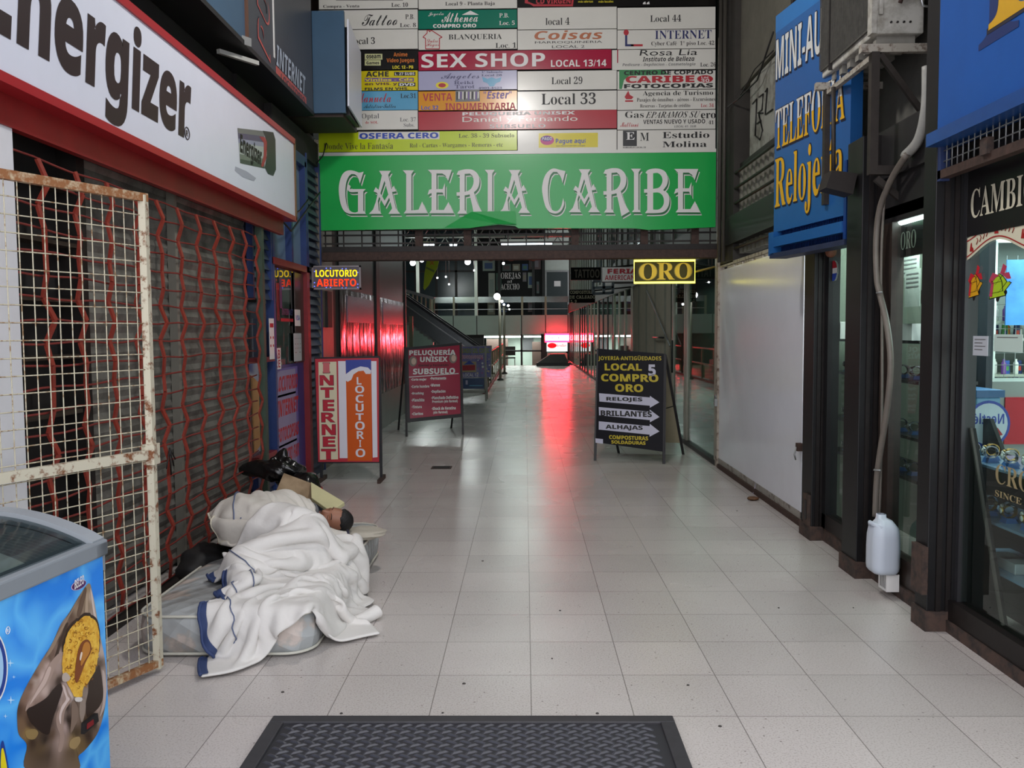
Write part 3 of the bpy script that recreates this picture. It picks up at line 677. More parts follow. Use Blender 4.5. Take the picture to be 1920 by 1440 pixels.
for s_, pb in (('O', (1198, 494, 1231, 525)), ('R', (1232, 493, 1264, 524)), ('O', (1265, 493, 1297, 523))):
    m.textpx(f, s_, (pb[0] - 1.5, pb[1] - 1, pb[2] + 1.5, pb[3] + 1), OUTL, 'sb', .006); m.textpx(f, s_, pb, YLW, 'sb', .012); m.textpx(f, s_, (pb[0] + 1, pb[1], pb[2] - 1, pb[3]), YLW, 'sb', .0125)
m.build('lettering', t)
u0, v0, u1, v1 = f.box(1188.5, 489, 1302, 530)
NY = glow('neon_yellow', '#fff05a', 2.6)
m = MB().tube([f(u0, v0, .03), f(u1, v0, .03), f(u1, v1, .03), f(u0, v1, .03)], .012, NY, 8, True); m.build('neon_tube', t)
a = f.px(1302, 510); MB().tube([f(a[0], a[1], -.02), f(a[0] + .25, a[1] + .06, -.02), f(2.12, a[1] + .1, -.02)], .012, YLW, 6).build('bracket', t)
area_light('neon_yellow_glow', f((u0 + u1) / 2, (v0 + v1) / 2, .06), .6, .2, .5, (1, .9, .25), (PI / 2, 0, 0))
blade_sign('hanging_sign', 'white hanging sign reading FERIA AMERICANA in red behind the neon sign', 12, (1128, 500, 1192, 529), WHT, [('FERIA', (1139, 504, 1196, 513), RED, 'bb'), ('AMERICANA', (1134, 516, 1198, 525), RED, 'b')], hang=(onY(1160, 500, 12.04), onY(1160, 430, 12.04)))
blade_sign('hanging_sign', 'black hanging sign with dim TATTOO lettering', 15.5, (1070, 501, 1129, 525), mat('sign_black', '#0d0c0b', .8, spec=.1), [('TATTOO', (1077, 505, 1124, 521), mat('dim_letters', '#4a4438', .5), 'b')], hang=(onY(1100, 501, 15.54), onY(1100, 430, 15.54)))
blade_sign('hanging_sign', 'black shoe repair sign reading COMPOSTURA DE CALZADO with cream letters', 17, (1067, 543, 1116, 568), mat('sign_black', '#0d0c0b', .8, spec=.1), [('COMPOSTURA', (1069, 545, 1112, 551), mat('cream_letters', '#b9b59a', .5), 'mono'), ('DE CALZADO', (1068, 554, 1116, 560), mat('cream_letters', '#b9b59a', .5), 'mono'), ('L 9', (1070, 562, 1081, 568), mat('cream_letters', '#b9b59a', .5), 'mono')], hang=(onY(1090, 543, 17.04), onY(1090, 500, 17.04)))
t = thing('window_grille', 'small blue grey window frame hanging below the white sign', 'frame', onY(1130, 550, 16.5))
f = front(16.5); m = MB()
for (p0, p1) in (((1112, 528), (1148, 526)), ((1112, 540), (1150, 538)), ((1112, 551), (1150, 549)), ((1112, 528), (1112, 551)), ((1132, 527), (1132, 551)), ((1149, 526), (1149, 550))):
    a = f.px(*p0); c = f.px(*p1); m.bar(f(*a), f(*c), .05, .05, mat('blue_grey_frame', '#5f6c74', .5))
a = f.px(1150, 530); m.bar(f(*a), (2.14, 16.5, f(*a).z), .04, .04, IRON); m.build('frame_bars', t)

# ================================================================== PASSAGE CEILING LAMPS in front of the signboard
for i, (x, y) in enumerate(((-.11, 5.2),)):
    t = thing('ceiling_lamp', ('round white lamp on the passage ceiling nearer to the street', '')[i], 'ceiling lamp', (x, y, 5.6))
    MB().tube([(x, y, 5.15), (x, y, 5.55)], .012, IRON, 6).build('stem', t)
    MB().lathe([(.16, 5.6), (.16, 5.54), (.13, 5.52)], (x, y, 0), WHT, 18).build('base', t)
    MB().ball((x, y, 5.05), .14, glow('lamp_globe', '#fff6e8', 14), 16, 9).build('globe', t)
    d = bpy.data.lights.new('lamp_glow', 'POINT'); d.energy = 135; d.color = (1, .97, .93); d.shadow_soft_size = .15
    o = bpy.data.objects.new('lamp_glow', d); o.location = (x, y, 4.85); COL.objects.link(o)
# ================================================================== GREEN SIGNBOARD AND DIRECTORY PLAQUES
YG = 9.3; fg = front(YG)
def vinyl(name, col, rough=.22, var=.06):
    return mat(name, col, rough, var=var, vscale=2.5, bump=.05, bscale=3)
GREEN = vinyl('green_vinyl', '#22ad50'); LIME = vinyl('lime_vinyl', '#c3d820'); PAPER = vinyl('white_vinyl', '#e2e0d8'); CRIM = vinyl('crimson_vinyl', '#a8163c')
TEAL = vinyl('teal_vinyl', '#157a63'); NIGHT = vinyl('black_vinyl', '#151312'); YEL = vinyl('yellow_vinyl', '#e0cf1e'); LAV = vinyl('lavender_vinyl', '#b4b3d2')
SKY = vinyl('sky_blue_vinyl', '#62a9cf'); ORA = vinyl('orange_vinyl', '#e39a1c'); BRICK = vinyl('brick_red_vinyl', '#b5303a')
NAVY = mat('navy_print', '#1c2460', .4); ORP = mat('orange_print', '#d8741c', .4); BLUP = mat('blue_print', '#2b4bb0', .4); YLP = mat('yellow_print', '#e4d21f', .4); PNK = mat('pink_print', '#c94a8e', .4); BRN = mat('copper_print', '#b5673f', .4); GRYP = mat('grey_print', '#6e6e6e', .4); GRP = mat('green_print', '#3a8a52', .4); PUR = mat('purple_print', '#6a4a9a', .4)
t = thing('gallery_signboard', 'big green banner sign reading GALERIA CARIBE in white decorated letters', 'signboard', fg(0, fg.px(970, 429)[1]))
u0, v0, u1, v1 = fg.box(597, 289, 1342, 429)
P = [(u0, v0)]
for a, bb in ((880, 428), (900, 425), (935, 421), (966, 424), (972, 428), (1190, 428), (1215, 431), (1250, 430)): P.append(fg.px(a, bb))
P += [(u1, v0), (u1, v1), (u0, v1)]
MB().prism(fg, P, -.05, 0, GREEN).build('banner', t)
ub = fg.px(603, 360)[0]
m = MB(); m.slab(fg, u0 - .03, v0 - .02, u0 + .015, fg.px(600, 262)[1], -.05, .012, CREAM); m.slab(fg, u0, v1, u1, v1 + .035, -.05, .008, PAPER); m.build('trim', t)
# loose folded flap at the lower edge
gdk = GREEN
q = [fg.px(*p_) for p_ in ((833, 427), (866, 408), (885, 398), (966, 397), (968, 421), (930, 420), (880, 428))]
m = MB(); vs = [fg(*q[0], .004), fg(*q[1], .03), fg(*q[2], .05), fg(*q[3], .06), fg(*q[4], .035), fg(*q[5], .02), fg(*q[6], .006)]
m.add(vs, [(0, 1, 6), (1, 5, 6), (1, 2, 5), (2, 3, 4), (2, 4, 5)], gdk); m.build('folded_flap', t)
# decorated letters
GL = {}
GL['G'] = [[(230, 400), (236, 320), (258, 250), (292, 212), (340, 200), (390, 210), (425, 222), (465, 212), (430, 325), (412, 270), (385, 240), (350, 235), (322, 262), (300, 320), (292, 400), (298, 490), (318, 560), (350, 592), (385, 600), (412, 590), (412, 404), (345, 406), (318, 390), (308, 355), (325, 335), (342, 350), (335, 378), (485, 378), (462, 400), (462, 580), (487, 612), (330, 612), (280, 585), (246, 510)]]
GL['A'] = [[(640, 240), (675, 260), (600, 490), (608, 580), (635, 612), (515, 612), (555, 570), (580, 500)], [(637, 240), (697, 240), (770, 560), (812, 612), (700, 612), (735, 560), (655, 270)], [(612, 205), (722, 205), (697, 246), (637, 246)], [(560, 400), (580, 360), (606, 385), (662, 490), (735, 370), (752, 345), (772, 400), (735, 405), (665, 540), (590, 412)]]
GL['L'] = [[(835, 200), (942, 200), (918, 235), (918, 580), (985, 572), (1018, 495), (1070, 606), (845, 608), (868, 575), (868, 235)]]
GL['E'] = [[(1072, 195), (1300, 195), (1265, 300), (1240, 250), (1210, 230), (1155, 230), (1155, 378), (1212, 378), (1235, 320), (1235, 455), (1212, 410), (1155, 410), (1155, 575), (1225, 575), (1268, 500), (1318, 606), (1085, 606), (1108, 575), (1108, 415), (1070, 432), (1085, 385), (1108, 378), (1108, 230)]]
GL['R'] = [[(1345, 240), (1362, 205), (1422, 198), (1422, 575), (1445, 610), (1350, 610), (1375, 575), (1375, 245)], [(1362, 205), (1430, 190), (1500, 197), (1548, 240), (1562, 300), (1548, 365), (1508, 408), (1440, 435), (1345, 442), (1345, 408), (1430, 402), (1480, 375), (1505, 320), (1500, 262), (1470, 230), (1422, 234), (1400, 226)], [(1465, 415), (1508, 404), (1545, 520), (1592, 600), (1515, 645), (1490, 520)]]
GL['I'] = [[(1612, 195), (1706, 195), (1683, 230), (1683, 580), (1706, 606), (1620, 606), (1640, 580), (1640, 230)]]
GL['C'] = [[(235, 400), (242, 310), (268, 240), (310, 195), (350, 183), (400, 195), (455, 208), (428, 320), (410, 260), (375, 215), (340, 215), (312, 250), (295, 320), (290, 400), (297, 490), (318, 560), (350, 585), (385, 580), (415, 540), (435, 462), (442, 520), (420, 575), (385, 604), (345, 608), (300, 590), (262, 530)]]
GL['B'] = [[(1212, 222), (1240, 195), (1300, 183), (1360, 190), (1405, 220), (1425, 280), (1415, 340), (1380, 388), (1425, 420), (1440, 480), (1425, 550), (1380, 595), (1300, 605), (1208, 605), (1230, 575), (1230, 412), (1200, 412), (1200, 380), (1230, 378), (1230, 235)]]
HOLES = {'B': [[(1285, 228), (1330, 226), (1365, 258), (1372, 310), (1342, 362), (1285, 376)], [(1285, 412), (1340, 412), (1380, 450), (1384, 520), (1345, 568), (1285, 572)]]}
DKG = mat('letter_shadow_green', '#1b6b38', .35)
def rounded(pts):
    n_ = len(pts); V = [np.array(p_, float) for p_ in pts]; soft = []
    for i in range(n_):
        a = V[i] - V[i - 1]; b_ = V[(i + 1) % n_] - V[i]; soft.append(abs(math.degrees(math.atan2(a[0] * b_[1] - a[1] * b_[0], a @ b_))) < 48 and min(np.linalg.norm(a), np.linalg.norm(b_)) > 12 and max(np.linalg.norm(a), np.linalg.norm(b_)) < 150)
    out = []
    for i in range(n_):
        p0, p1_, p2_, p3_ = V[i - 1], V[i], V[(i + 1) % n_], V[(i + 2) % n_]; out.append(p1_)
        if soft[i] or soft[(i + 1) % n_]:
            t1 = (p2_ - p0) * .5 if soft[i] else (p2_ - p1_) * .8; t2 = (p3_ - p1_) * .5 if soft[(i + 1) % n_] else (p2_ - p1_) * .8
            for q in (.25, .5, .75): out.append((2 * q ** 3 - 3 * q * q + 1) * p1_ + (q ** 3 - 2 * q * q + q) * t1 + (3 * q * q - 2 * q ** 3) * p2_ + (q ** 3 - q * q) * t2)
    return [tuple(p_) for p_ in out]
for ch_ in 'GCBR': GL[ch_] = [rounded(p_) for p_ in GL[ch_]]
HOLES['B'] = [rounded(p_) for p_ in HOLES['B']]
m = MB(); S_ = 380 / 1920
def gl(ch, dx, dy, ox, oy):
    for lay, (sx, sy, mm) in enumerate(((17, 27, WHT), (10, 18, DKG), (0, 0, WHT))):
        for kk, poly in enumerate(GL[ch]): m.flat(fg, [fg.px(ox + (x + dx + sx) * S_, oy + (y + dy + sy) * S_) for x, y in poly], .002 + lay * .003 + kk * .0006, mm)
        for poly in HOLES.get(ch, []):
            m.flat(fg, [fg.px(ox + (x + dx + sx) * S_, oy + (y + dy + sy) * S_) for x, y in poly], .0045 + lay * .003, GREEN)
for ch, dx, dy in (('G', 0, 0), ('A', 0, 0), ('L', 0, 0), ('E', 0, 0), ('R', 0, 0), ('I', 0, 0), ('A', 1228, -8)): gl(ch, dx, dy, 590, 280)
for ch, dx, dy in (('C', 0, 0), ('A', -30, -15), ('R', -530, -10), ('I', -536, -10), ('B', 0, 0), ('E', 413, -8)): gl(ch, dx, dy, 970, 280)
m.build('lettering', t)

def plaque(box, bgm, label, texts, extra=None, th=.012):
    u0, v0, u1, v1 = fg.box(*box); c = fg((u0 + u1) / 2, v0)
    t = thing('directory_plaque', label, 'sign', c, 'directory plaques above the green sign')
    MB().slab(fg, u0 + .004, v0 + .004, u1 - .004, v1 - .004, -.02, 0, bgm).build('panel', t)
    m = MB()
    for e in texts:
        s_, pb, c_, st = e[:4]; m.textpx(fg, s_, pb, c_, st, .0025, sh=e[4] if len(e) > 4 else 0)
    if extra: extra(m)
    if m.f: m.build('lettering', t)
PX = fg.px
def poly(m, pts, c, n=.0018): m.flat(fg, [PX(*p_) for p_ in pts], n, c)
def oval(m, cx, cy, rx, ry, c, n=.002): poly(m, [(cx + rx * math.cos(a), cy + ry * math.sin(a)) for a in np.linspace(0, 2 * PI, 20, endpoint=False)], c, n)
def outline(m, pts, wd, c):
    for i in range(len(pts) - 1):
        a = fg(*PX(*pts[i]), .003); b_ = fg(*PX(*pts[i + 1]), .003); m.bar(a, b_, .002, wd, c)
plaque((597, -20, 784, 17), PAPER, 'top left white plaque reading Compra - Venta Loc. 10', [('Compra - Venta', (606, 9, 674, 16), BLK, 'sb'), ('Loc. 10', (734, 5, 765, 13), BLK, 'sb')], lambda m: poly(m, [(630, -18), (756, -18), (756, 1), (630, 1)], GRYP))
plaque((784, -20, 970, 17), PAPER, 'white plaque reading Local 9 - Planta Baja', [('Local 9 - Planta Baja', (835, 3, 928, 12), BLK, 'sb')])
def ex(m):
    poly(m, [(984, -18), (1078, -18), (1074, 12), (1000, 12), (994, 8), (984, 6)], RED); poly(m, [(988, -18), (1074, -18), (1071, 8), (1002, 8), (990, 3)], NIGHT, .0022)
    for x in (1205, 1212): poly(m, [(x, 8), (x + 6, 8), (x + 5, 3), (x + 1, 5)], WHT)
plaque((970, -20, 1342, 13), NIGHT, 'black plaque with a red outlined name at the top right', [('CD VIRGEN', (1005, -3, 1070, 7), RED, 'bb'), ('más alertas', (1084, 1, 1112, 5), YLP, 'b'), ('más locales', (1122, 1, 1150, 5), YLP, 'b')], ex)
plaque((597, 18, 784, 55), PAPER, 'white plaque with the script word Tattoo, Loc. 8', [('Tattoo', (678, 27, 744, 48), BLK, 'scr', .15), ('P.B.', (760, 27, 777, 36), BLK, 'sr'), ('Loc. 8', (750, 43, 780, 51), BLK, 'sr')])
plaque((784, 18, 970, 54), TEAL, 'teal plaque of a jeweller reading COMPRO ORO', [('Athenea', (828, 23, 896, 42), WHT, 'scr'), ('Joyería', (803, 23, 832, 31), WHT, 'scr'), ('COMPRO ORO', (812, 45, 893, 52), WHT, 'bb'), ('P.B.', (936, 25, 954, 33), WHT, 'sr'), ('Loc. 5', (936, 39, 965, 47), WHT, 'sr')], lambda m: poly(m, [(866, 28), (882, 20), (898, 28)], WHT))
plaque((970, 13, 1157, 55), PAPER, 'white plaque reading local 4', [('local 4', (1023, 33, 1068, 47), BLK, 'sr')])
plaque((1157, 13, 1342, 55), PAPER, 'white plaque reading Local 44', [('Local 44', (1219, 28, 1277, 41), BLK, 'sr')])
plaque((597, 55, 784, 93), PAPER, 'white plaque reading Local 3, half hidden by the blue box', [('Local 3', (655, 70, 703, 83), BLK, 'sr')])
def ex(m):
    outline(m, [(798, 92), (798, 72), (793, 70), (801, 62), (801, 57), (805, 57), (805, 60), (809, 57), (829, 70), (824, 72), (824, 92), (798, 92)], .009, RED)
plaque((784, 55, 970, 93), PAPER, 'white plaque reading BLANQUERIA with a small red house', [('BLANQUERIA', (841, 64, 941, 76), BLK, 'sr'), ('Loc. 1', (929, 80, 968, 90), BLK, 'sr'), ('Dulce', (801, 73, 821, 80), RED, 'scr'), ('Hogar', (799, 81, 823, 89), RED, 'scr')], ex)
plaque((970, 55, 1157, 93), PAPER, 'white plaque with the copper word Coisas, leather goods', [('Coisas', (1002, 57, 1130, 74), BRN, 'bi'), ('MARROQUINERIA', (1003, 77, 1129, 82), BLK, 'n'), ('LOCAL 2', (1035, 85, 1096, 90), BLK, 'n')])
def ex(m): oval(m, 1174, 61, 5, 5.5, RED); poly(m, [(1172, 66), (1176, 66), (1176, 83), (1188, 83), (1188, 87), (1172, 87)], NAVY); poly(m, [(1183, 83), (1205, 83), (1205, 87), (1183, 87)], RED)
plaque((1157, 55, 1342, 92), PAPER, 'white plaque reading INTERNET Cyber Café', [('INTERNET', (1228, 57, 1334, 73), NAVY, 'sr'), ('Cyber Café  1º piso Loc. 42', (1221, 77, 1339, 87), BLK, 'sr')], ex)
def ex(m):
    for bx in ((684, 101, 717, 112), (684, 113, 714, 123)): poly(m, [(bx[0], bx[1]), (bx[2], bx[1]), (bx[2], bx[3]), (bx[0], bx[3])], mat('cream_print', '#cfd09a', .4))
plaque((660, 94, 784, 131), NIGHT, 'black plaque reading Anime Video Juegos', [('oseam', (687, 103, 714, 110), BLK, 'bb'), ('Games', (687, 115, 711, 121), BLK, 'bb'), ('Anime', (738, 98, 764, 106), ORP, 'b'), ('Video Juegos', (725, 109, 777, 119), ORP, 'b'), ('LOC. 12 - PB', (736, 123, 775, 129), YLP, 'bb')], ex)
plaque((784, 94, 1147, 131), CRIM, 'crimson plaque reading SEX SHOP LOCAL 13/14', [('SEX SHOP', (790, 100, 1022, 126), WHT, 'b'), ('LOCAL 13/14', (1033, 112, 1137, 125), WHT, 'b')])
plaque((1147, 92, 1342, 131), PAPER, 'white plaque reading Rosa Lia, beauty parlour', [('Rosa Lia', (1199, 93, 1307, 104), BLK, 'n', .2), ('Instituto de Belleza', (1205, 106, 1302, 115), BLK, 'bi'), ('Pedicura - Depilacion - Cosmetologia', (1167, 118, 1304, 125), GRYP, 'bi'), ('Loc. 26', (1313, 117, 1342, 125), BLK, 'sr')], lambda m: poly(m, [(1157, 93), (1159, 93), (1159, 118), (1157, 118)], CRIM))
def ex(m): poly(m, [(739, 135), (779, 135), (779, 142), (739, 142)], BLK); poly(m, [(684, 146), (776, 146), (776, 153), (684, 153)], PUR); poly(m, [(747, 155), (779, 155), (779, 162), (747, 162)], BLK)
plaque((660, 132, 784, 170), YEL, 'yellow plaque of a record and video shop', [('ACHE', (686, 134, 729, 144), BLK, 'bb'), ('L. 27 SUBS', (741, 136, 777, 141), WHT, 'b'), ('Vinilos - Cds', (684, 147, 774, 152), YLP, 'bb'), ('en VHS. y', (684, 155, 745, 161), mat('brown_print', '#5b2a1c', .5), 'bb'), ('DVD', (749, 156, 777, 161), WHT, 'bb'), ('FILMS EN VHS.', (684, 164, 766, 169), BLK, 'bb')], ex)
def ex(m):
    oval(m, 829, 160, 12, 6.5, YLP); oval(m, 829, 160, 7, 4, RED, .0024)
    for pts in ([(904, 144), (914, 148), (922, 145), (930, 148), (940, 145), (938, 153), (930, 156), (926, 162), (918, 162), (914, 156), (906, 153)],): poly(m, pts, SKY)
plaque((784, 132, 970, 169), LAV, 'lavender plaque reading Angeles Reiki Tarot', [('Angeles', (827, 137, 899, 152), mat('slate_print', '#4a4a72', .4), 'scr'), ('Reiki', (851, 152, 888, 158), mat('slate_print', '#4a4a72', .4), 'sb'), ('Tarot', (853, 159, 890, 166), mat('slate_print', '#4a4a72', .4), 'sb'), ('1º Subsuelo', (903, 133, 942, 137), NAVY, 'sb'), ('Local 28', (903, 139, 941, 143), NAVY, 'sb'), ('4903-4523', (897, 163, 941, 167), NAVY, 'sb')], ex)
plaque((970, 132, 1157, 169), PAPER, 'white plaque reading Local 29', [('Local 29', (1034, 144, 1092, 158), BLK, 'sr')])
def ex(m): poly(m, [(1161, 131), (1240, 131), (1255, 140), (1180, 142), (1170, 150), (1166, 167), (1161, 167)], GRP, .0012); oval(m, 1322, 148, 15, 7, RED)
plaque((1157, 132, 1342, 168), PAPER, 'white and green plaque of a copy shop reading FOTOCOPIAS', [('CENTRO DE COPIADO', (1170, 132, 1337, 140), BLK, 'bb'), ('CARIBE', (1173, 142, 1302, 155), RED, 'bb'), ('FOTOCOPIAS', (1170, 157, 1337, 165), BLK, 'bb'), ('Loc', (1315, 143, 1329, 147), WHT, 'b'), ('30', (1314, 148, 1330, 154), WHT, 'b')], ex)
plaque((660, 170, 784, 207), SKY, 'sky blue plaque with a red and black handwritten name, Loc.31', [('Manuela', (668, 174, 733, 192), RED, 'scr'), ('Artistico-Taller', (682, 195, 742, 203), BLK, 'scr'), ('Loc.31', (751, 175, 780, 184), BLK, 'sr')])
def ex(m):
    poly(m, [(854, 170), (899, 168), (900, 190), (854, 191)], GRYP)
    for k in range(12): poly(m, [(856 + k * 3.6, 172), (858.4 + k * 3.6, 172), (858 + k * 3.6, 188 - (k % 3) * 2), (856 + k * 3.6, 188 - (k % 2) * 3)], [BLK, WHT, PUR, PAPER][k % 4], .0024)
plaque((784, 170, 970, 207), ORA, 'orange plaque reading VENTA INDUMENTARIA', [('VENTA', (793, 175, 848, 189), RED, 'b'), ('"Ester"', (907, 171, 959, 185), PUR, 'bi'), ('Loc.32', (790, 198, 822, 206), BLUP, 'b'), ('INDUMENTARIA', (835, 193, 967, 206), RED, 'b')], ex)
plaque((970, 170, 1157, 207), PAPER, 'white plaque reading Local 33 in large letters', [('Local 33', (1015, 174, 1117, 196), BLK, 'sr')])
def ex(m): poly(m, [(1171, 182), (1178, 170), (1181, 178), (1188, 182), (1184, 186), (1174, 186)], RED); poly(m, [(1172, 188), (1187, 188), (1187, 191), (1172, 191)], RED)
plaque((1157, 168, 1342, 206), PAPER, 'white plaque reading Agencia de Turismo', [('Agencia de Turismo', (1205, 170, 1337, 181), BLK, 'sr'), ('Pasajes de ómnibus - aéreos - Excursiones', (1194, 183, 1341, 192), BLK, 'sr'), ('Reservas - Tarjetas de crédito', (1200, 195, 1294, 203), BLK, 'sr'), ('Loc. 34', (1314, 194, 1338, 201), RED, 'sr')], ex)
plaque((597, 207, 784, 244), PAPER, 'white plaque reading Optal, Loc. 37 Subs.', [('Con Optal', (650, 213, 711, 225), GRYP, 'sr'), ('de SOL', (685, 227, 709, 232), RED, 'sr'), ('Loc. 37', (750, 220, 780, 228), GRYP, 'sr'), ('Subs.', (757, 231, 777, 238), GRYP, 'sr')])
plaque((784, 207, 1157, 243), BRICK, 'brick red plaque reading PELUQUERIA UNISEX', [('PELUQUERÍA UNISEX', (867, 208, 1078, 217), WHT, 'bb'), ('Daniel y Fernando', (867, 218, 1083, 231), PAPER, 'n'), ('SUBSUELO', (918, 233, 1023, 240), WHT, 'b')])
plaque((1157, 206, 1342, 243), PAPER, 'white plaque patched with the words REPARAMOS SU', [('Gas', (1172, 209, 1207, 221), BLK, 'sr'), ('EPARAMOS SU', (1210, 209, 1311, 221), BLK, 'si', .2), ('ero', (1314, 212, 1342, 222), BLK, 'sb'), ('VENTAS NUEVO Y USADO', (1206, 224, 1322, 232), BLK, 'b'), ('. 41', (1324, 226, 1338, 233), BLK, 'sr'), ('Mattioni', (1163, 229, 1197, 238), RED, 'scr'), ('LOCAL 41  SUB', (1264, 235, 1305, 239), GRYP, 'bi')])
def ex(m): poly(m, [(672, 247), (824, 247), (824, 261), (672, 261)], PAPER)
plaque((597, 246, 970, 284), LIME, 'lime green plaque reading OSFERA CERO', [('OSFERA CERO', (674, 249, 822, 260), BLUP, 'bb'), ('Donde Vive la Fantasía', (607, 268, 737, 280), mat('olive_print', '#5b5a1c', .4), 'sr'), ('Loc. 38 - 39 Subsuelo', (860, 250, 964, 258), mat('olive_print', '#5b5a1c', .4), 'sr'), ('Rol - Cartas - Wargames - Remeras - etc', (768, 268, 943, 278), mat('olive_print', '#5b5a1c', .4), 'sr')], ex)
def ex(m): poly(m, [(1010, 250), (1121, 249), (1121, 276), (1010, 277)], YEL, .0012); oval(m, 1026, 263, 13, 9, PNK); oval(m, 1025, 260, 11, 5, PUR, .0023)
plaque((970, 243, 1157, 284), PAPER, 'white plaque with a yellow Pague aquí sticker', [('PAGO', (1016, 257, 1035, 263), WHT, 'bi'), ('Pague aquí', (1042, 260, 1099, 271), BLUP, 'b'), ('sus facturas sin cargo', (1043, 272, 1097, 275), GRYP, 'b')], ex)
def ex(m): poly(m, [(1168, 245), (1194, 245), (1194, 274), (1168, 274)], mat('charcoal_print', '#2a2a2c', .4), .0012)
plaque((1157, 243, 1342, 284), PAPER, 'white plaque reading Estudio Molina with a black square E', [('E', (1174, 248, 1190, 262), WHT, 'sb'), ('M', (1200, 249, 1217, 264), BLK, 'sr'), ('Estudio', (1242, 247, 1330, 259), BLK, 'sb'), ('Molina', (1242, 265, 1325, 276), BLK, 'sb'), ('SUBSUELO LOCAL 33', (1168, 275, 1211, 278), BLK, 'b')], ex)
# upper rows above the picture edge stay plain
u0, v0, u1, v1 = fg.box(597, -160, 1342, -20)
tag(MB().slab(fg, u0, v0, u1, min(v1 + .3, 5.56), -.02, 0, PAPER).build('directory_plaque'), 'blank white upper strip of the directory board at the top of the picture', 'sign')
m = MB().box((fg.px(597, 100)[0], YG + .05, fg.px(970, 429)[1]), (fg.px(1342, 100)[0], YG + .08, 5.58), IRON); tag(m.build('signboard_backing'), 'dark steel backing behind the green sign and the plaques', 'signboard')

# ================================================================== LEFT: LIGHT BOX SIGN OVER THE SHUTTER
XE = -1.98; fe_ = faceR(XE)
ye = onX(553, 340, XE).y; ze0 = onX(553, 413, XE).z; ze1 = onX(550, 263, XE).z
t = thing('lightbox_sign', 'long white battery advert lightbox with red edges above the red lattice grille', 'signboard', (XE, 4.6, ze0))
MB().box((-2.3, 2.2, ze0 + .02), (XE - .006, ye, ze1), mat('sign_red', '#8e1420', .4, var=.15)).build('casing', t)
WF = mat('lightbox_white', '#d9ddea', .3, var=.03)
MB().rect(fe_, 2.2, ze0 + .02, ye - .02, ze1 - .02, 0, WF).build('face', t)
m = MB(); REDE = mat('red_edge', '#a11a24', .35)
m.slab(fe_, 2.2, ze1 - .03, ye, ze1 + .015, -.05, .012, REDE); m.slab(fe_, 2.2, ze0 - .01, ye, ze0 + .03, -.12, .012, REDE); m.slab(fe_, ye - .02, ze0, ye + .01, ze1, -.3, .012, mat('bronze_edge', '#6e5238', .4, .4)); m.build('edging', t)
m = MB(); CHAR = mat('logo_brown_black', '#2a1d1f', .4)
m.text(fe_, 'Energizer', (3.15, 2.505, 5.12, 3.07), CHAR, 'xb', .002, sh=.14)
c = fe_.px(350, 250); m.tube([fe_(c[0] + .035 * math.cos(a), c[1] + .035 * math.sin(a), .003) for a in np.linspace(0, 2 * PI, 18, endpoint=False)], .003, CHAR, 4, True); m.text(fe_, 'R', (c[0] - .014, c[1] - .018, c[0] + .016, c[1] + .018), CHAR, 'b', .003)
m.build('lettering', t)
m = MB()
def pe(*pp): return [fe_.px(*p_) for p_ in pp]
cols = ['#d8d8d4', '#8f9894', '#59606a', '#7d86a6', '#aab2ac', '#6f7f70', '#4f5a50']
def lerp(a, b_, f): return (a[0] + (b_[0] - a[0]) * f, a[1] + (b_[1] - a[1]) * f)
tl, bl, tr, br_ = (445, 240), (450, 306), (495, 246), (496, 316)
bands = [(0, .14, '#6f7270'), (.14, .3, '#55506a'), (.3, .42, '#8f93a8'), (.42, .74, '#a9b2ac'), (.74, .88, '#6d776c'), (.88, 1, '#3f4a42')]
for f0, f1, cc in bands: m.flat(fe_, pe(lerp(tl, bl, f0), lerp(tr, br_, f0), lerp(tr, br_, f1), lerp(tl, bl, f1)), .0015, mat('battery_' + cc[1:], cc, .4))
m.flat(fe_, pe((492, 245), (512, 248), (516, 262), (517, 318), (512, 330), (502, 326), (496, 314), (500, 290), (499, 262)), .0022, mat('battery_cap', '#25282a', .4))
m.flat(fe_, pe((486, 256), (496, 257), (500, 266), (499, 296), (493, 313), (489, 312), (494, 290), (494, 268)), .0026, mat('battery_red', '#a0303a', .4))
m.flat(fe_, pe((441, 312), (462, 321), (480, 334), (476, 340), (455, 332), (440, 320)), .0012, mat('battery_smudge', '#a5aab6', .5))
a = fe_.px(449, 275); b_ = fe_.px(489, 282); m.text(fe_, 'Energizer', (a[0], a[1] - .075, b_[0], a[1] + .1), BLK, 'bb', .0035, sh=.1)
m.build('battery_picture', t)
# red fascia under the lightbox, with the dark recess behind
m = MB().box((-2.1, 2.2, 2.33), (-2.06, ye - .1, ze0), mat('red_fascia', '#8a1a1c', .45, var=.25)); tag(m.build('fascia_board'), 'dark red painted fascia board tucked under the white battery advert', 'board')
b = MB().box((-2.42, 1.2, ze1), (-2.3, 9.45, 3.6), DARKC); struct(b, 'wall_left_soffit'); b = MB(); b.box((-2.42, 1.2, ze1), (-2.02, ye, ze1 + .03), DARKC); struct(b, 'trim_7')
t = thing('steel_bracket', 'grey steel angle bracket jutting under the upper blue sign', 'bracket', onX(395, 55, -2.06))
p_ = onX(375, 50, -2.2); MB().bar(p_, p_ + Vector((.22, .35, 0)), .06, .06, GALV).build('bracket_arm', t); MB().bar(p_ + Vector((.05, .2, -.1)), p_ + Vector((.22, .55, -.08)), .03, .03, mat('flaking_paint', '#a9aaa4', .6)).build('bracket_arm', t)

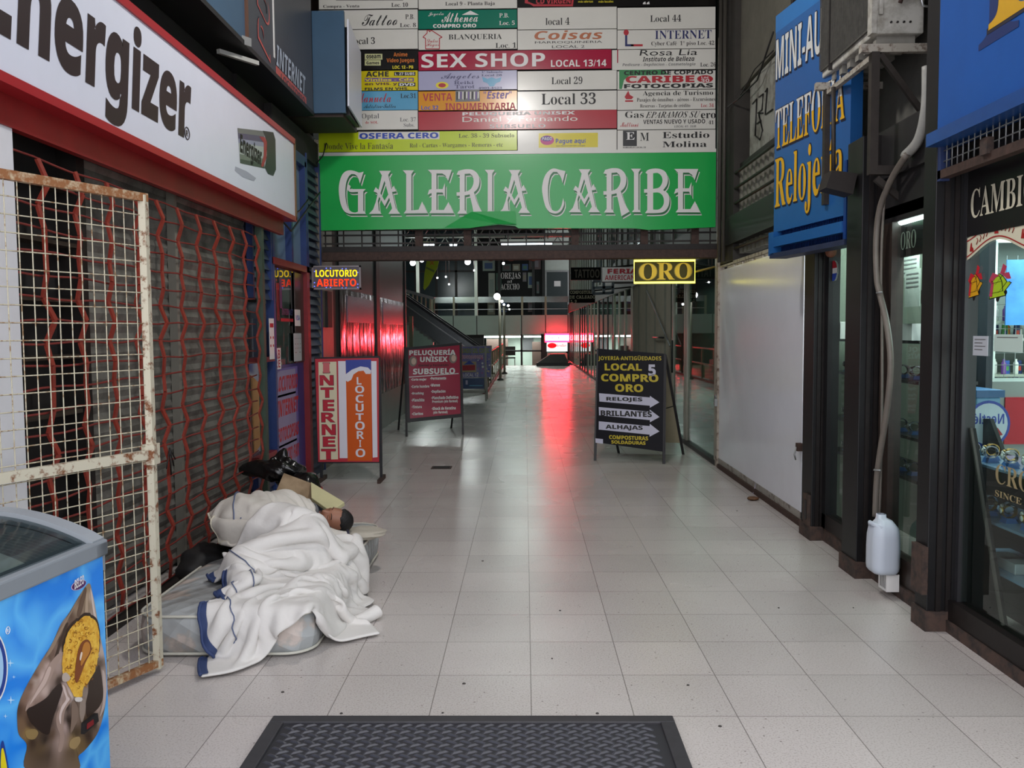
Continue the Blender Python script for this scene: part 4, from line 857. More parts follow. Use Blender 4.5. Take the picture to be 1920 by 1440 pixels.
# ================================================================== LEFT: UPPER BLUE SIGNS
XP = -2.0; fp = faceR(XP)
t = thing('internet_signbox', 'long dark grey and blue internet shop sign high on the left', 'signboard', (XP, 6.5, 3.5))
yA, yB, yC = 4.6, onX(461, 120, XP).y, onX(588, 212, XP).y
zP = onX(588, 212, XP).z
BLUEP = mat('faded_blue', '#3a5872', .4, var=.12, vscale=3); SLATE = mat('slate_panel', '#3d4049', .35, var=.15, vscale=3)
MB().box((-2.29, yA, zP), (XP, yB, 5.4), BLUEP).build('blue_panel', t); MB().box((-2.29, yB + .04, zP), (XP, yC - .02, 5.4), SLATE).build('slate_panel', t)
m = MB().box((-2.3, yB, zP - .02), (XP + .015, yB + .04, 5.4), mat('copper_strip', '#6b4a3a', .5, .3)); m.box((-2.29, yA, zP - .035), (XP + .012, yC - .02, zP), BLACK); m.build('edging', t)
m = MB(); PINK = mat('sign_red_outline', '#c25a54', .4); PALEB = mat('sign_pale', '#b9c4d6', .4)
ft = Fr((XP, 0, 0), (0, 0, 1), (0, -1, 0))
yu = onX(494, 60, XP).y
m.text(ft, 'PUNTO', (3.62, -yu - .16, 4.95, -yu + .16), PINK, 'bi', .004, sh=.1); m.text(ft, 'PUNTO', (3.645, -yu - .14, 4.925, -yu + .14), SLATE, 'bi', .005, sh=.1)
m.text(fp, 'INTERNET', (onX(517, 100, XP).y, 3.66, onX(572, 150, XP).y, 3.83), PALEB, 'bi', .004); 
m.slab(fp, onX(517, 100, XP).y, 3.55, onX(573, 150, XP).y, 3.65, 0, .003, PINK); m.text(fp, 'LOCUTORIO', (onX(525, 100, XP).y, 3.57, onX(570, 150, XP).y, 3.63), SLATE, 'b', .005)
ys_ = onX(512, 60, XP).y; m.slab(fp, ys_, 3.7, ys_ + .03, 5.3, 0, .004, WHT); m.build('lettering', t)
t = thing('signbox', 'blue box sign with a white outer face hanging in front of the directory plaques', 'signboard', (-1.8, 8.5, zP))
YQ = yC + .02; a = onY(588, 212, YQ); b_ = onY(648, 212, YQ)
zt_ = onY(620, 20, YQ).z
MB().box((a.x, YQ, a.z), (b_.x, YQ + .04, zt_), BLUEP).build('front_panel', t)
MB().box((-2.3, YQ + .04, a.z - .03), (b_.x - .03, YQ + .7, a.z + .03), mat('brown_board', '#2f2019', .6, var=.3)).build('underside', t)
MB().hexa([(b_.x + .03, YQ - .05, a.z + .05), (b_.x + .045, YQ - .05, a.z + .05), (b_.x + .045, YQ + .6, a.z), (b_.x + .03, YQ + .6, a.z), (b_.x + .03, YQ, zt_ - .08), (b_.x + .045, YQ, zt_ - .08), (b_.x + .045, YQ + .6, zt_ - .2), (b_.x + .03, YQ + .6, zt_ - .2)], mat('white_sheet', '#dfe2ee', .4)).build('white_face', t)
MB().box((b_.x - .03, YQ + .1, a.z), (b_.x + .02, YQ + .6, zt_ - .12), BLACK).build('frame', t)

# ================================================================== LEFT: SHUTTER, LATTICE GRILLE
XL = -2.1
t = thing('roller_shutter', 'grey corrugated roller shutter closed behind the red lattice grille', 'shutter', (-2.24, 5.2, 0))
SHUT = mat('shutter_grey', '#78766f', .55, .1, dirt='#504d48', var=.7, vscale=5)
m = MB(); n = 34; zz = np.linspace(.02, 2.42, n * 2 + 1)
for k in range(n * 2):
    xa = -2.26 + (.012 if k % 2 else 0); xb = -2.26 + (0 if k % 2 else .012)
    m.quad((xa, 4.3, zz[k]), (xa, 6.95, zz[k]), (xb, 6.95, zz[k + 1]), (xb, 4.3, zz[k + 1]), SHUT)
m.build('curtain', t)
MB().box((-2.3, 4.24, 0), (-2.2, 4.32, 2.42), IRON).build('guide_rail', t); MB().box((-2.25, 5.42, 0), (-2.2, 5.46, 2.42), mat('guide_pale', '#7d7a70', .5)).build('guide_rail', t)
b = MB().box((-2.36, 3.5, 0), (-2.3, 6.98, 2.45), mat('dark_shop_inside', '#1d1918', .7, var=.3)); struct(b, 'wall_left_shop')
m = MB()
t = thing('shelf_unit', 'dark empty slatted shelf seen behind the lattice next to the white pillar', 'shelf', (-2.25, 3.9, 0))
for z in np.arange(.3, 2.2, .27): MB().box((-2.3, 3.55, z), (-2.2, 4.22, z + .02), mat('dark_board', '#33291f', .6)).build('shelf', t)
t = thing('lattice_grille', 'red painted folding lattice grille with zigzag bars closed across the shop front', 'grille', (XL, 5.1, 0))
REDP = mat('red_lattice_paint', '#96382a', .5, .1, var=.3, vscale=30); REDR = mat('red_rod_paint', '#85302a', .55, .1, var=.3, vscale=25)
for k in range(12):
    y = 3.46 + .3 * k; sw = .02 + .012 * math.sin(k * 1.7)
    m = MB(); zs = np.arange(.06, 2.36, .1); pts = []
    for i, z in enumerate(zs):
        ph = i % 3; pts.append(Vector((XL + .012 * (1 if i % 2 else -1), y + (sw, -.01, -.012)[ph] + .012 * math.sin(z * 5 + k), z)))
    for i in range(len(pts) - 1): m.bar(pts[i], pts[i + 1], .026, .012, REDP, up=(1, 0, 0))
    m.build('zigzag_bar', t)
for i, z in enumerate(np.arange(.06, 2.36, .1)):
    m = MB(); yy = np.arange(3.42, 6.85, .15)
    m.tube([(XL - .014, y, z + .006 * math.sin(y * 9 + i * 2) - .012 * math.sin((y - 3.4) * 1.0) * (1 if i < 12 else .3)) for y in yy], .0055, REDR, 5); m.build('rod', t)
MB().box((XL - .03, 6.82, 0), (XL + .02, 6.88, 2.4), mat('green_post', '#3f4f42', .5, var=.3)).build('end_post', t)
MB().box((XL - .04, 3.4, 0.0), (XL + .03, 6.88, .03), IRON).build('floor_track', t)

# ================================================================== LEFT: OPEN WIRE MESH GATE
t = thing('wire_gate', 'rusty white wire mesh gate standing open beside the freezer', 'gate', (-1.65, 3.84, 0))
e0 = onZ(297, 1244, .04); et = Vector((e0.x, e0.y, 2.085)); e0.z = .04
gd = Vector((-.46, -1, 0)).normalized(); GW = 1.15
GP = mat('gate_paint', '#c9c3ae', .6, .1, dirt='#7a4a2a', var=.95, vscale=22); GRU = mat('gate_rust', '#8a5a34', .75, dirt='#b9a88a', var=.8, vscale=30)
def gp(s_, z): return Vector((e0.x, e0.y, z)) + gd * s_
MB().bar(gp(0, .02), gp(0, 2.09), .036, .03, GP, up=(1, 0, 0)).build('stile', t); MB().bar(gp(GW, .02), gp(GW, 2.09), .036, .03, GP, up=(1, 0, 0)).build('stile', t)
MB().bar(gp(-.015, 2.08), gp(GW, 2.08), .03, .035, GRU).build('top_rail', t); MB().bar(gp(-.015, .045), gp(GW, .045), .03, .03, GRU).build('bottom_rail', t); MB().bar(gp(-.03, .975), gp(GW, .975), .03, .04, GP).build('middle_rail', t)
MB().bar(gp(.0, .93), gp(.0, 1.02), .06, .05, GP, up=(1, 0, 0)).build('lock_plate', t)
WIRE = mat('mesh_wire', '#c3bda6', .55, .2, dirt='#8a6a48', var=.9, vscale=40)
m = MB()
for s_ in np.arange(.05, GW, .052): m.tube([gp(s_, .05), gp(s_, 2.07)], .0026, WIRE, 4, caps=False)
for z in np.arange(.09, 2.07, .066): m.tube([gp(0, z), gp(GW, z)], .0026, WIRE, 4, caps=False)
m.build('wire_mesh', t)
m = MB(); c = onX(318, 840, XL + .02)
for a_, l_ in ((-.5, .13), (0, .16), (.35, .12), (.7, .1)): m.tube([c, c + Vector((.005, math.sin(a_) * l_, -math.cos(a_) * l_))], .004, BLK, 5)
tag(m.build('plastic_tie'), 'black plastic tie ends knotted on the red lattice grille', 'tie')

# ================================================================== LEFT: BLUE LOUVRED SHOP WITH RED FRAMED DOOR
XB = -2.2
LOUV = mat('louvre_blue_grey', '#39435c', .5, .1, var=.3, vscale=8); LBL = mat('frame_blue', '#2a3f74', .45, var=.25, vscale=6)
def louvre(y0, y1, z0, z1, label):
    t = thing('louvre_panel', label, 'louvre', (XB, (y0 + y1) / 2, z0), 'blue louvred panels')
    m = MB().box((XB - .1, y0, z0), (XB - .04, y1, z1), LOUV)
    n = int((z1 - z0) / .085)
    for k in range(n):
        z = z0 + .085 * k; m.hexa([(XB - .04, y0 + .02, z), (XB, y0 + .02, z), (XB, y1 - .02, z), (XB - .04, y1 - .02, z), (XB - .04, y0 + .02, z + .075), (XB - .033, y0 + .02, z + .075), (XB - .033, y1 - .02, z + .075), (XB - .04, y1 - .02, z + .075)], LOUV)
    m.build('slats', t)
    m = MB()
    for y in (y0, y1 - .03): m.box((XB - .05, y, z0), (XB + .012, y + .03, z1), LBL)
    m.build('frame', t)
yv = lambda px: onX(px, 620, XB).y
louvre(6.93, yv(511), 1.78, 3.2, 'blue grey louvres right after the red lattice grille, above the small window')
louvre(6.93, yv(511), 0, .42, 'low blue louvres behind the black bin bag')
louvre(yv(579), yv(604), 0, 3.3, 'tall blue grey louvred panel carrying the LED sign')
t = thing('side_window', 'small red framed window between the blue louvres and the red door', 'window', (XB, 7.2, .45))
y0, y1 = 6.96, yv(511)
MB().box((XB - .06, y0, .45), (XB - .05, y1, 1.75), mat('window_reflection_glass', '#3b4250', .08, spec=.9)).build('pane', t)
m = MB(); REDF = mat('red_frame', '#84262c', .45, var=.2)
m.box((XB - .05, y0, .42), (XB + .015, y1, .47), REDF); m.box((XB - .05, y0, 1.25), (XB + .015, y1, 1.29), REDF); m.build('frame', t)
o = MB().hexa([(XB - .049, y0 + .06, .5), (XB - .04, y0 + .06, .5), (XB - .04, y1 - .08, .62), (XB - .049, y1 - .08, .62), (XB - .049, y0 + .03, 1.15), (XB - .04, y0 + .03, 1.15), (XB - .04, y1 - .1, 1.0), (XB - .049, y1 - .1, 1.0)], mat('tan_paper', '#b98a56', .6, var=.2)).build('notice', t)
t = thing('shop_door', 'red framed glass door of the internet shop with a blue poster in its lower half', 'door', (XB, 8.1, 0))
y0, y1 = yv(513), yv(579); zd = onX(573, 500, XB).z
m = MB(); m.box((XB - .06, y0, 0), (XB + .01, y0 + .05, zd), LBL); m.box((XB - .06, y1 - .1, 0), (XB + .02, y1, zd), REDF); m.box((XB - .06, y0, zd - .06), (XB + .02, y1, zd), REDF); m.box((XB - .06, y0, 0), (XB + .01, y1, .06), REDF); m.build('frame', t)
MB().box((XB - .05, y0 + .05, 1.2), (XB - .04, y1 - .1, zd - .06), glass('door_glass', '#c9d2d0', 1.0, ior=1.7)).build('glass_pane', t)
MB().box((XB - .05, y0 + .05, .06), (XB - .035, y1 - .1, 1.2), mat('door_blue', '#26307a', .3, var=.2)).build('lower_panel', t)
MB().box((XB - .03, y1 - .42, 1.21), (XB - .02, y1 - .11, zd - .08), mat('door_brown', '#3f2d2a', .3, var=.2)).build('side_strip', t)
fd = faceR(XB - .033)
pv = yv(520), yv(563)
m = MB().rect(fd, pv[0], .1, pv[1] - .02, 1.17, .001, mat('poster_violet', '#6a5fa0', .45)); k = 0
for s_, z0_, z1_ in (('LOCUTORIO', .96, 1.1), ('INTERNET', .73, .88), ('FOTOCOPIAS', .5, .63), ('SERVICIO FAX', .29, .42)):
    m.rect(fd, pv[0] + .06, z0_ - .05, pv[1] - .1, z1_ + .05, .002, mat('poster_white', '#8d88aa', .45)); m.text(fd, s_, (pv[0] + .03, z0_, pv[1] - .04, z1_), RED, 'bb', .003, sh=.2)
m.rect(fd, pv[0] + .2, .1, pv[1] - .25, .25, .0025, PUR)
m.build('poster', t)
m = MB(); ya, yb_ = yv(530), yv(555)
m.text(fd, 'INTERNET', (yv(535), 1.66, yv(556), 1.72), NAVY, 'bi', .004); m.rect(fd, yv(532), 1.72, yv(536), 2.0, .004, NAVY); m.rect(fd, yv(533), 1.6, yv(556), 1.63, .004, RED); m.text(fd, 'PUNTO', (yv(526), 1.6, yv(531), 1.95), RED, 'b', .004); m.build('lettering', t)
def sticker(px0, px1, z0, z1, label, c, txt=None, tc=BLUP, x=XB - .015):
    f = faceR(x); a, b_ = yv(px0), yv(px1); o = MB().slab(f, a, z0, b_, z1, 0, .003, c)
    for k_, (s_, f0, f1) in enumerate(txt or []): o.text(f, s_, (a + (b_ - a) * .12, z0 + (z1 - z0) * f0, a + (b_ - a) * .88, z0 + (z1 - z0) * f1), tc, 'b', .004)
    tag(o.build('sticker'), label, 'sticker')
sticker(556, 566, 1.56, 1.72, 'small white card sticker reading VISA on the red framed door', WHT, [('VISA', .35, .65)])
sticker(553, 567, 1.22, 1.49, 'white paper notice below the VISA sticker on the door', mat('notice_paper', '#b5b8ba', .6), [('- - - -', .8, .83), ('- - -', .6, .63), ('- - - -', .45, .48), ('- -', .3, .33)], GRYP)
sticker(515, 528, 1.17, 1.36, 'red and white cut off sticker at the lower left of the door glass', WHT, [('AB', .5, .92), ('RE', .08, .44)], RED)
sticker(500, 509, 1.27, 1.62, 'narrow white and red notice on the small window', WHT, [('-', .78, .88), ('- -', .5, .56), ('- -', .3, .36)], RED, XB + .02)
# glass above the door
t = thing('transom_window', 'blue framed transom glass above the red framed door', 'window', (XB, 8.1, zd))
MB().box((XB - .06, y0, zd + .02), (XB - .05, y1, 3.2), mat('transom_pale', '#6f8aa0', .15, spec=.8)).build('pane', t)
m = MB()
for y in (y0, (y0 + y1) / 2, y1 - .06): m.box((XB - .06, y, zd), (XB + .01, y + .06, 3.2), LBL)
m.box((XB - .06, y0, 3.15), (XB + .01, y1, 3.25), LBL); m.build('frame', t)
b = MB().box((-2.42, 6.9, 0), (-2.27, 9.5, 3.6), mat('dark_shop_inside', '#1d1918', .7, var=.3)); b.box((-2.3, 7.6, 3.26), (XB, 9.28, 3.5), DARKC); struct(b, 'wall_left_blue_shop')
MB2 = MB().box((-2.265, yv(513), 1.2), (-2.262, yv(556), zd), mat('door_backing', '#b9c0bc', .6)); struct(MB2, 'trim_5')
# LED sign
t = thing('led_sign', 'small lit LED sign reading LOCUTORIO ABIERTO beside the louvres', 'LED sign', (-1.93, 8.75, 1.9))
fq = front(8.75); u0, v0, u1, v1 = fq.box(585, 498, 677, 543)
MB().slab(fq, u0, v0, u1, v1, -.05, 0, mat('led_casing', '#3b3436', .4)).build('casing', t, .005)
m = MB(); e_ = .018; BR = mat('led_bezel', '#8a8284', .35, .4)
for a_ in ((u0, v0, u1, v0 + e_), (u0, v1 - e_, u1, v1), (u0, v0, u0 + e_, v1), (u1 - e_, v0, u1, v1)): m.slab(fq, *a_, 0, .01, BR)
m.build('bezel', t)
MB().rect(fq, u0 + e_, v0 + e_, u1 - e_, v1 - e_, .003, mat('led_board', '#5c5560', .5)).build('board', t)
m = MB(); LY = glow('led_yellow', '#ffd61a', 1.1); LR = glow('led_red', '#ff3a1a', 1.1); LB_ = glow('led_blue', '#5a6cff', 1.6)
m.textpx(fq, 'LOCUTORIO', (592, 506, 670, 519), LY, 'b', .006); m.textpx(fq, 'ABIERTO', (594, 523, 668, 537), LR, 'b', .006)
m.build('led_letters', t)
m = MB()
for x, y in ((612, 503), (620, 503), (642, 504), (649, 504), (590, 509), (671, 511), (612, 539), (620, 539), (642, 540), (649, 540), (590, 530), (590, 537), (671, 533), (671, 539)):
    c = fq.px(x, y); m.ball(fq(c[0], c[1], .006), .006, LB_, 6, 4)
m.build('blue_leds', t)
MB().tube([fq(u0 + .03, v1 - .02, -.03), fq(u0 - .15, v1 - .02, -.03)], .012, IRON, 6).build('bracket', t)
for k, pts in enumerate((((-2.12, 7.2, 2.55), (-2.08, 7.7, 2.4), (-2.1, 8.4, 2.7), (-2.12, 9.0, 2.95)), ((-2.12, 7.0, 2.62), (-2.07, 7.5, 2.5), (-2.08, 8.0, 2.62), (-2.12, 8.5, 2.8)))):
    o = MB().tube(pts, .008, BLK, 6).build('cable'); tag(o, ('black cable sagging across the blue transom glass, lower one', 'black cable sagging across the blue transom glass, upper one')[k], 'cable')
p0 = onY(612, 268, 9.2); p1 = onY(592, 308, 9.2)
tag(MB().tube([p0, p0.lerp(p1, .5) + Vector((.02, 0, -.02)), p1], .006, BLK, 6).build('cable'), 'black cable hanging in front of the lime plaque', 'cable')
# ================================================================== RIGHT: WHITE PANEL AND WALL ABOVE IT
XQ = 2.1; fQ = faceL(XQ)
yR = lambda px, X=XQ, py=700: onX(px, py, X).y
WPAN = mat('white_enamel_panel', '#e4e6ee', .22, .0, var=.07, vscale=1.2, bump=.04, bscale=2.5)
zW = onX(1400, 492, XQ).z
t = thing('metal_partition', 'tall glossy white metal panel on the right with dirt along its foot', 'panel', (XQ, 7.9, .03))
ya, yb = yR(1505), yR(1347)
m = MB().box((XQ, ya, .05), (XQ + .03, (ya + yb) / 2 + .25, zW), WPAN); m.box((XQ + .002, (ya + yb) / 2 + .253, .05), (XQ + .03, yb, zW), WPAN); m.build('sheet', t)
MB().box((XQ - .004, ya, .02), (XQ + .03, yb, .1), mat('grimy_white', '#9a958d', .6, dirt='#5b5148', var=.9, vscale=9)).build('grimy_foot', t)
t = thing('frame_post', 'worn cream steel post with a padlock at the far edge of the white panel', 'post', (XQ, yR(1345), 0))
ym = yR(1346)
MB().box((XQ - .02, ym - .06, 0), (XQ + .05, ym + .03, 4.6), mat('worn_cream_steel', '#aba294', .5, .1, dirt='#5e4536', var=.9, vscale=14)).build('post', t)
m = MB(); zp = onX(1350, 757, XQ).z; m.box((XQ - .05, ym - .08, zp - .03), (XQ - .02, ym - .03, zp + .05), GALV); m.tube([(XQ - .035, ym - .07, zp + .05), (XQ - .035, ym - .065, zp + .09), (XQ - .035, ym - .04, zp + .09), (XQ - .035, ym - .035, zp + .05)], .006, STEEL, 6); m.build('padlock', t)
m = MB(); c = onX(1498, 838, XQ - .02); m.box((c.x - .02, c.y - .03, c.z - .03), (c.x + .02, c.y + .02, c.z + .03), RUST); m.tube([c + Vector((-.02, 0, 0)), c + Vector((-.035, 0, -.06)), c + Vector((-.02, .01, -.1))], .006, GALV, 6)
tag(m.build('padlock'), 'small padlock and hasp at the near edge of the white panel', 'padlock')
m = MB()
for k in range(7): y = ya + .1 + k * .35; m.box((XQ + .0, y, zW), (XQ + .03, y + .26, zW + .02), CREAM); 
m.box((XQ, ya, zW + .03), (XQ + .04, yb, zW + .06), CREAM); m.build('vent_strip', None); o = COL.objects[-1]; tag(o, 'narrow cream slotted strip on top of the white panel', 'vent')
# breeze block lattice
BLKC = mat('lattice_block', '#8f8d80', .8, var=.25, vscale=7); zL0, zL1 = 2.26, 3.1
t = thing('block_lattice', 'pale concrete lattice wall with dark iron bars above the white panel', 'lattice wall', (XQ, 7.8, zL0))
y0, y1 = 6.3, 8.75
m = MB()
for y in np.arange(y0, y1, .15): m.box((XQ + .06, y, zL0), (XQ + .18, y + .06, zL1), BLKC)
for z in np.arange(zL0, zL1, .15): m.box((XQ + .1, y0, z), (XQ + .18, y1, z + .035), BLKC)
m.build('blocks', t); MB().box((XQ + .18, y0, zL0), (XQ + .195, y1, zL1), mat('lattice_dark', '#34352f', .8)).build('backing', t)
for z in np.arange(zL0 + .05, zL1 + .02, .15): MB().tube([(XQ + .02, y0, z), (XQ + .02, y1, z)], .016, IRON, 6).build('iron_bar', t)
b = MB().box((XQ - .0, 8.75, zW + .05), (2.3, 9.32, 5.6), mat('dark_column', '#35312c', .7, var=.4, vscale=3)); struct(b, 'pillar_right'); b = MB().box((XQ + .06, 6.3, zL1), (2.3, 8.74, zL1 + .05), IRON); struct(b, 'trim_8')
t = thing('graffiti_panel', 'dirty white wall panel with a black sprayed scribble left of the blue phone shop sign', 'wall panel', (XQ + .1, 7.5, 3.16))
MB().box((XQ + .08, 6.3, 3.16), (2.295, 8.45, 3.86), mat('dirty_white', '#a5a59c', .7, dirt='#6d6a60', var=.8, vscale=4)).build('panel', t)
fgf = faceL(XQ + .078); m = MB()
for pts in (((1412, 195), (1420, 185), (1417, 255)), ((1424, 182), (1432, 176), (1430, 205), (1422, 212), (1432, 212)), ((1436, 172), (1440, 165), (1436, 215), (1450, 205)), ((1420, 232), (1428, 226)), ((1418, 255), (1426, 262), (1431, 245), (1424, 215))):
    m.tube([fgf(*fgf.px(*q), .006) for q in pts], .007, BLK, 5)
m.build('scribble', t)
b = MB().box((XQ + .06, 6.2, 3.88), (2.3, 8.75, 5.6), mat('beige_concrete', '#6f6c60', .8, var=.3, vscale=3)); struct(b, 'wall_right_concrete')
m = MB(); 
for y, x in ((8.95, 2.05), (9.1, 2.04)): m.tube([(x, y, 2.2), (x, y, 5.5)], .02, mat('pipe_grey', '#4f4b45', .5, .3), 8)
m.build('drain_pipe', None); tag(COL.objects[-1], 'pair of thin grey pipes climbing the dark column right of the green sign', 'pipe')
m = MB().tube([onX(1365, 200, 2.06), onX(1385, 185, 2.1), onX(1420, 150, 2.12), onX(1450, 60, 2.1)], .008, BLK, 6); m.tube([onX(1385, 185, 2.1), onX(1415, 130, 2.12), onX(1450, 95, 2.1)], .006, BLK, 6); m.build('cable', None); tag(COL.objects[-1], 'thin black wires strung across the beige concrete up to the phone shop sign', 'cable')
# wire mesh window above the blue sign
t = thing('mesh_window', 'dark window covered by square wire mesh above the blue phone shop sign', 'window', (XQ, 5.9, 3.9))
MB().box((XQ + .03, 5.2, 3.75), (XQ + .06, 6.9, 5.5), mat('pale_blind', '#6b6453', .7, var=.3)).build('pane', t)
m = MB()
for y in np.arange(5.2, 6.9, .07): m.tube([(XQ, y, 3.75), (XQ, y, 5.5)], .004, IRON, 4)
for z in np.arange(3.75, 5.5, .07): m.tube([(XQ, 5.2, z), (XQ, 6.9, z)], .004, IRON, 4)
m.build('wire_mesh', t)
m = MB()
for y in (5.2, 6.05, 6.85): m.box((XQ - .01, y, 3.75), (XQ + .05, y + .06, 5.5), IRON)
m.build('frame', t)

# ================================================================== RIGHT: BLUE PHONE AND WATCH SHOP SIGN
O_ = onY(1450, 480, 6.41); E_ = onY(1591, 446, 5.4)
fT = Fr((O_.x, O_.y, 0), (E_.x - O_.x, E_.y - O_.y, 0)); LT = math.hypot(E_.x - O_.x, E_.y - O_.y)
SB = mat('sign_blue', '#225a98', .3, var=.12, vscale=4); SB2 = mat('sign_blue_dark', '#173a7a', .35, var=.2, vscale=6)
ztop = onY(1450, 62, 6.41).z; zbt = O_.z
t = thing('blue_shop_sign', 'blue shop sign with the words TELEFONIA and Relojeria beneath the air conditioner', 'signboard', fT(LT / 2, zbt))
MB().slab(fT, 0, zbt + .17, LT, ztop, -.08, 0, SB).build('panel', t)
MB().slab(fT, -.005, ztop, LT, ztop + .12, -.08, .0, mat('sign_blue_top', '#2a6fb0', .35, var=.1)).build('top_strip', t)
m = MB().slab(fT, -.02, zbt, .06, zbt + .17, -.1, .03, SB); m.slab(fT, .06, zbt + .06, LT - .03, zbt + .13, -.02, .03, SB); m.slab(fT, LT - .03, zbt, LT, zbt + .5, -.1, .02, SB2); m.slab(fT, 0, zbt - .02, LT, zbt + .015, -.1, .03, mat('sign_rust_edge', '#2b3450', .6, var=.4)); m.build('lower_rail', t)
m = MB().slab(fT, .06, zbt + .01, LT - .03, zbt + .2, -.07, -.05, BLACK)
for u in np.arange(.07, LT - .03, .022): m.tube([fT(u, zbt + .02, -.03), fT(u, zbt + .19, -.03)], .004, SB2, 4)
m.build('grille', t)
TYE = mat('sign_yellow', '#d9a61e', .4, var=.1); TWH = mat('sign_letter_white', '#c9c9c4', .4); SHD = mat('sign_letter_shadow', '#1d1a2c', .5)
m = MB()
def two(s, bx, c, sty, sh=0, cut=None):
    u0, v0, u1, v1 = bx
    m.text(fT, s, (u0 - .006, v0 - .012, u1 + .008, v1 + .008), SHD, sty, .002, sh); m.text(fT, s, (u0 + .004, v0 - .016, u1 + .012, v1 - .002), SHD, sty, .0024, sh)
    m.text(fT, s, bx, c, sty, .004, sh)
    if cut:
        v, f = text_mesh(s, sty); vs = []; fs = []
        for fc in f:
            poly_ = [v[i] for i in fc]; out = []
            for i in range(len(poly_)):
                a, b_ = poly_[i], poly_[(i + 1) % len(poly_)]
                if a[1] >= cut: out.append(a)
                if (a[1] >= cut) != (b_[1] >= cut): q = (cut - a[1]) / (b_[1] - a[1]); out.append((a[0] + (b_[0] - a[0]) * q, cut))
            if len(out) > 2: fs.append(tuple(range(len(vs), len(vs) + len(out)))); vs += out
        m.add([fT(u0 + (u1 - u0) * a + sh * (v1 - v0) * b_, v0 + (v1 - v0) * b_, .0055) for a, b_ in vs], fs, TWH)
two('MINI-AUDIO', (.015, 3.3, .97, 3.59), TWH, 'b')
two('TELEFONIA', (.02, 2.8, .96, 3.09), TYE, 'sb', 0, .52)
two('Relojería', (.02, 2.28, .95, 2.74), TYE, 'sb')
m.build('lettering', t)

# ================================================================== RIGHT: AIR CONDITIONER ON BRACKETS
ACW = mat('ac_cream', '#b9b7b0', .5, dirt='#8a867c', var=.7, vscale=9); ACD = mat('ac_coil', '#56544f', .6, .2, var=.35, vscale=25)
a0 = onY(1637, 62, 4.87)
t = thing('air_conditioner', 'dusty cream air conditioner unit on iron brackets high on the right wall', 'air conditioner', (2.1, 5.3, a0.z))
x0, x1 = a0.x, onY(1733, 100, 4.87).x
za = a0.z; y0, y1 = 4.87, 5.74
MB().box((x0 + .015, y0 + .01, za), (x1, y1 - .01, za + .62), ACW).build('cabinet', t, .008)
m = MB().box((x0, y0 + .05, za + .04), (x0 + .012, y1 - .02, za + .6), ACD)
for k in range(44): m.box((x0 - .004, y0 + .06 + k * .0185, za + .05), (x0, y0 + .064 + k * .0185, za + .58), ACD)
m.build('coil', t)
m = MB(); m.box((x0 - .008, y0, za), (x0 + .02, y0 + .06, za + .62), ACW); m.box((x0 - .008, y1 - .2, za), (x0 + .02, y1 - .19, za + .62), IRON); m.build('corner_strip', t)
m = MB(); yq = y0 + .005
m.box((x0 + .03, yq - .012, za + .1), (x0 + .05, yq, za + .62), ACW)
for k in range(4): m.lathe([(.006, -.004), (.006, .004)], (x0 + .1 + k * .035, yq, za + .06), IRON, 8, 'y')
m.build('side_seam', t)
m = MB()
for k in range(3): m.tube([(x0 + .2, yq - .01, za + .3 + k * .04), (x0 + .14, yq - .05, za + .24 - k * .03), (x0 + .2, yq - .06, za + .2 + k * .05), (x0 + .3, yq - .03, za + .22)], .016, mat('insulation', '#b5aea0', .7, var=.4), 7)
m.tube([(x0 + .22, yq - .06, za + .3), (x0 + .13, yq - .07, za + .17), (x0 + .12, yq - .06, za + .14)], .012, RUST, 6); m.tube([(x0 + .23, yq - .05, za + .2), (x0 + .24, yq - .07, za + .12), (x0 + .3, yq - .05, za + .12)], .008, STEEL, 6); m.build('pipe_bundle', t)
m = MB()
for k in range(6): m.box((x0 + .04, y0 + .05 + k * .13, za - .05), (x1 - .03, y0 + .1 + k * .13, za), mat('ac_base', '#8a877f', .6, var=.3))
m.build('base_ribs', t)
t = thing('wall_bracket', 'dark angle iron bracket frame carrying the air conditioner', 'bracket', (2.1, 5.2, 2.4))
BRK = mat('bracket_iron', '#39332f', .55, .3, var=.35, vscale=18); FLK = mat('flaking_white_iron', '#a39d92', .6, dirt='#5d4d40', var=.9, vscale=25)
for k, y in enumerate((4.92, 5.66)):
    MB().bar((x0 - .05, y, za - .07), (2.3, y, za - .07), .04, .045, FLK).build('shelf_arm', t)
    zb_ = 2.36 if k == 0 else 2.3
    MB().bar((x0 + .03, y, za - .09), (x0 + .03, y, zb_), .045, .045, BRK, up=(1, 0, 0)).build('drop_bar', t)
    MB().bar((x0 + .052, y, zb_ + .024), (2.3, y, zb_ + .024), .043, .05, BRK).build('lower_arm', t)
    MB().bar((x0 + .06, y, za - .1), (2.26, y, zb_ + .3), .025, .03, BRK).build('brace', t)
    MB().bar((x0 + .05, y, zb_ - .02), (2.3, y, zb_ - .28), .025, .035, BRK).build('brace', t)
MB().bar((x0 + .03, 4.9, za - .11), (x0 + .03, 5.7, za - .11), .03, .03, FLK).build('long_rail', t)
t = thing('floodlight', 'small dark rusty floodlight on a bar in front of the blue phone shop sign', 'lamp', onX(1575, 335, 1.85))
c = onX(1572, 335, 1.88)
MB().hexa([c + Vector(p_) for p_ in ((-.09, -.05, -.06), (.07, -.05, -.1), (.07, .09, -.1), (-.09, .09, -.06), (-.06, -.06, .04), (.09, -.06, .02), (.09, .1, .02), (-.06, .1, .04))], mat('floodlight_body', '#2a2320', .6, .2, var=.4)).build('housing', t)
MB().tube([c + Vector((.06, 0, 0)), c + Vector((.28, -.05, -.01))], .012, RUST, 6).build('arm', t); MB().tube([c + Vector((-.03, 0, .04)), c + Vector((-.02, .05, .55))], .014, BRK, 6).build('stem', t)

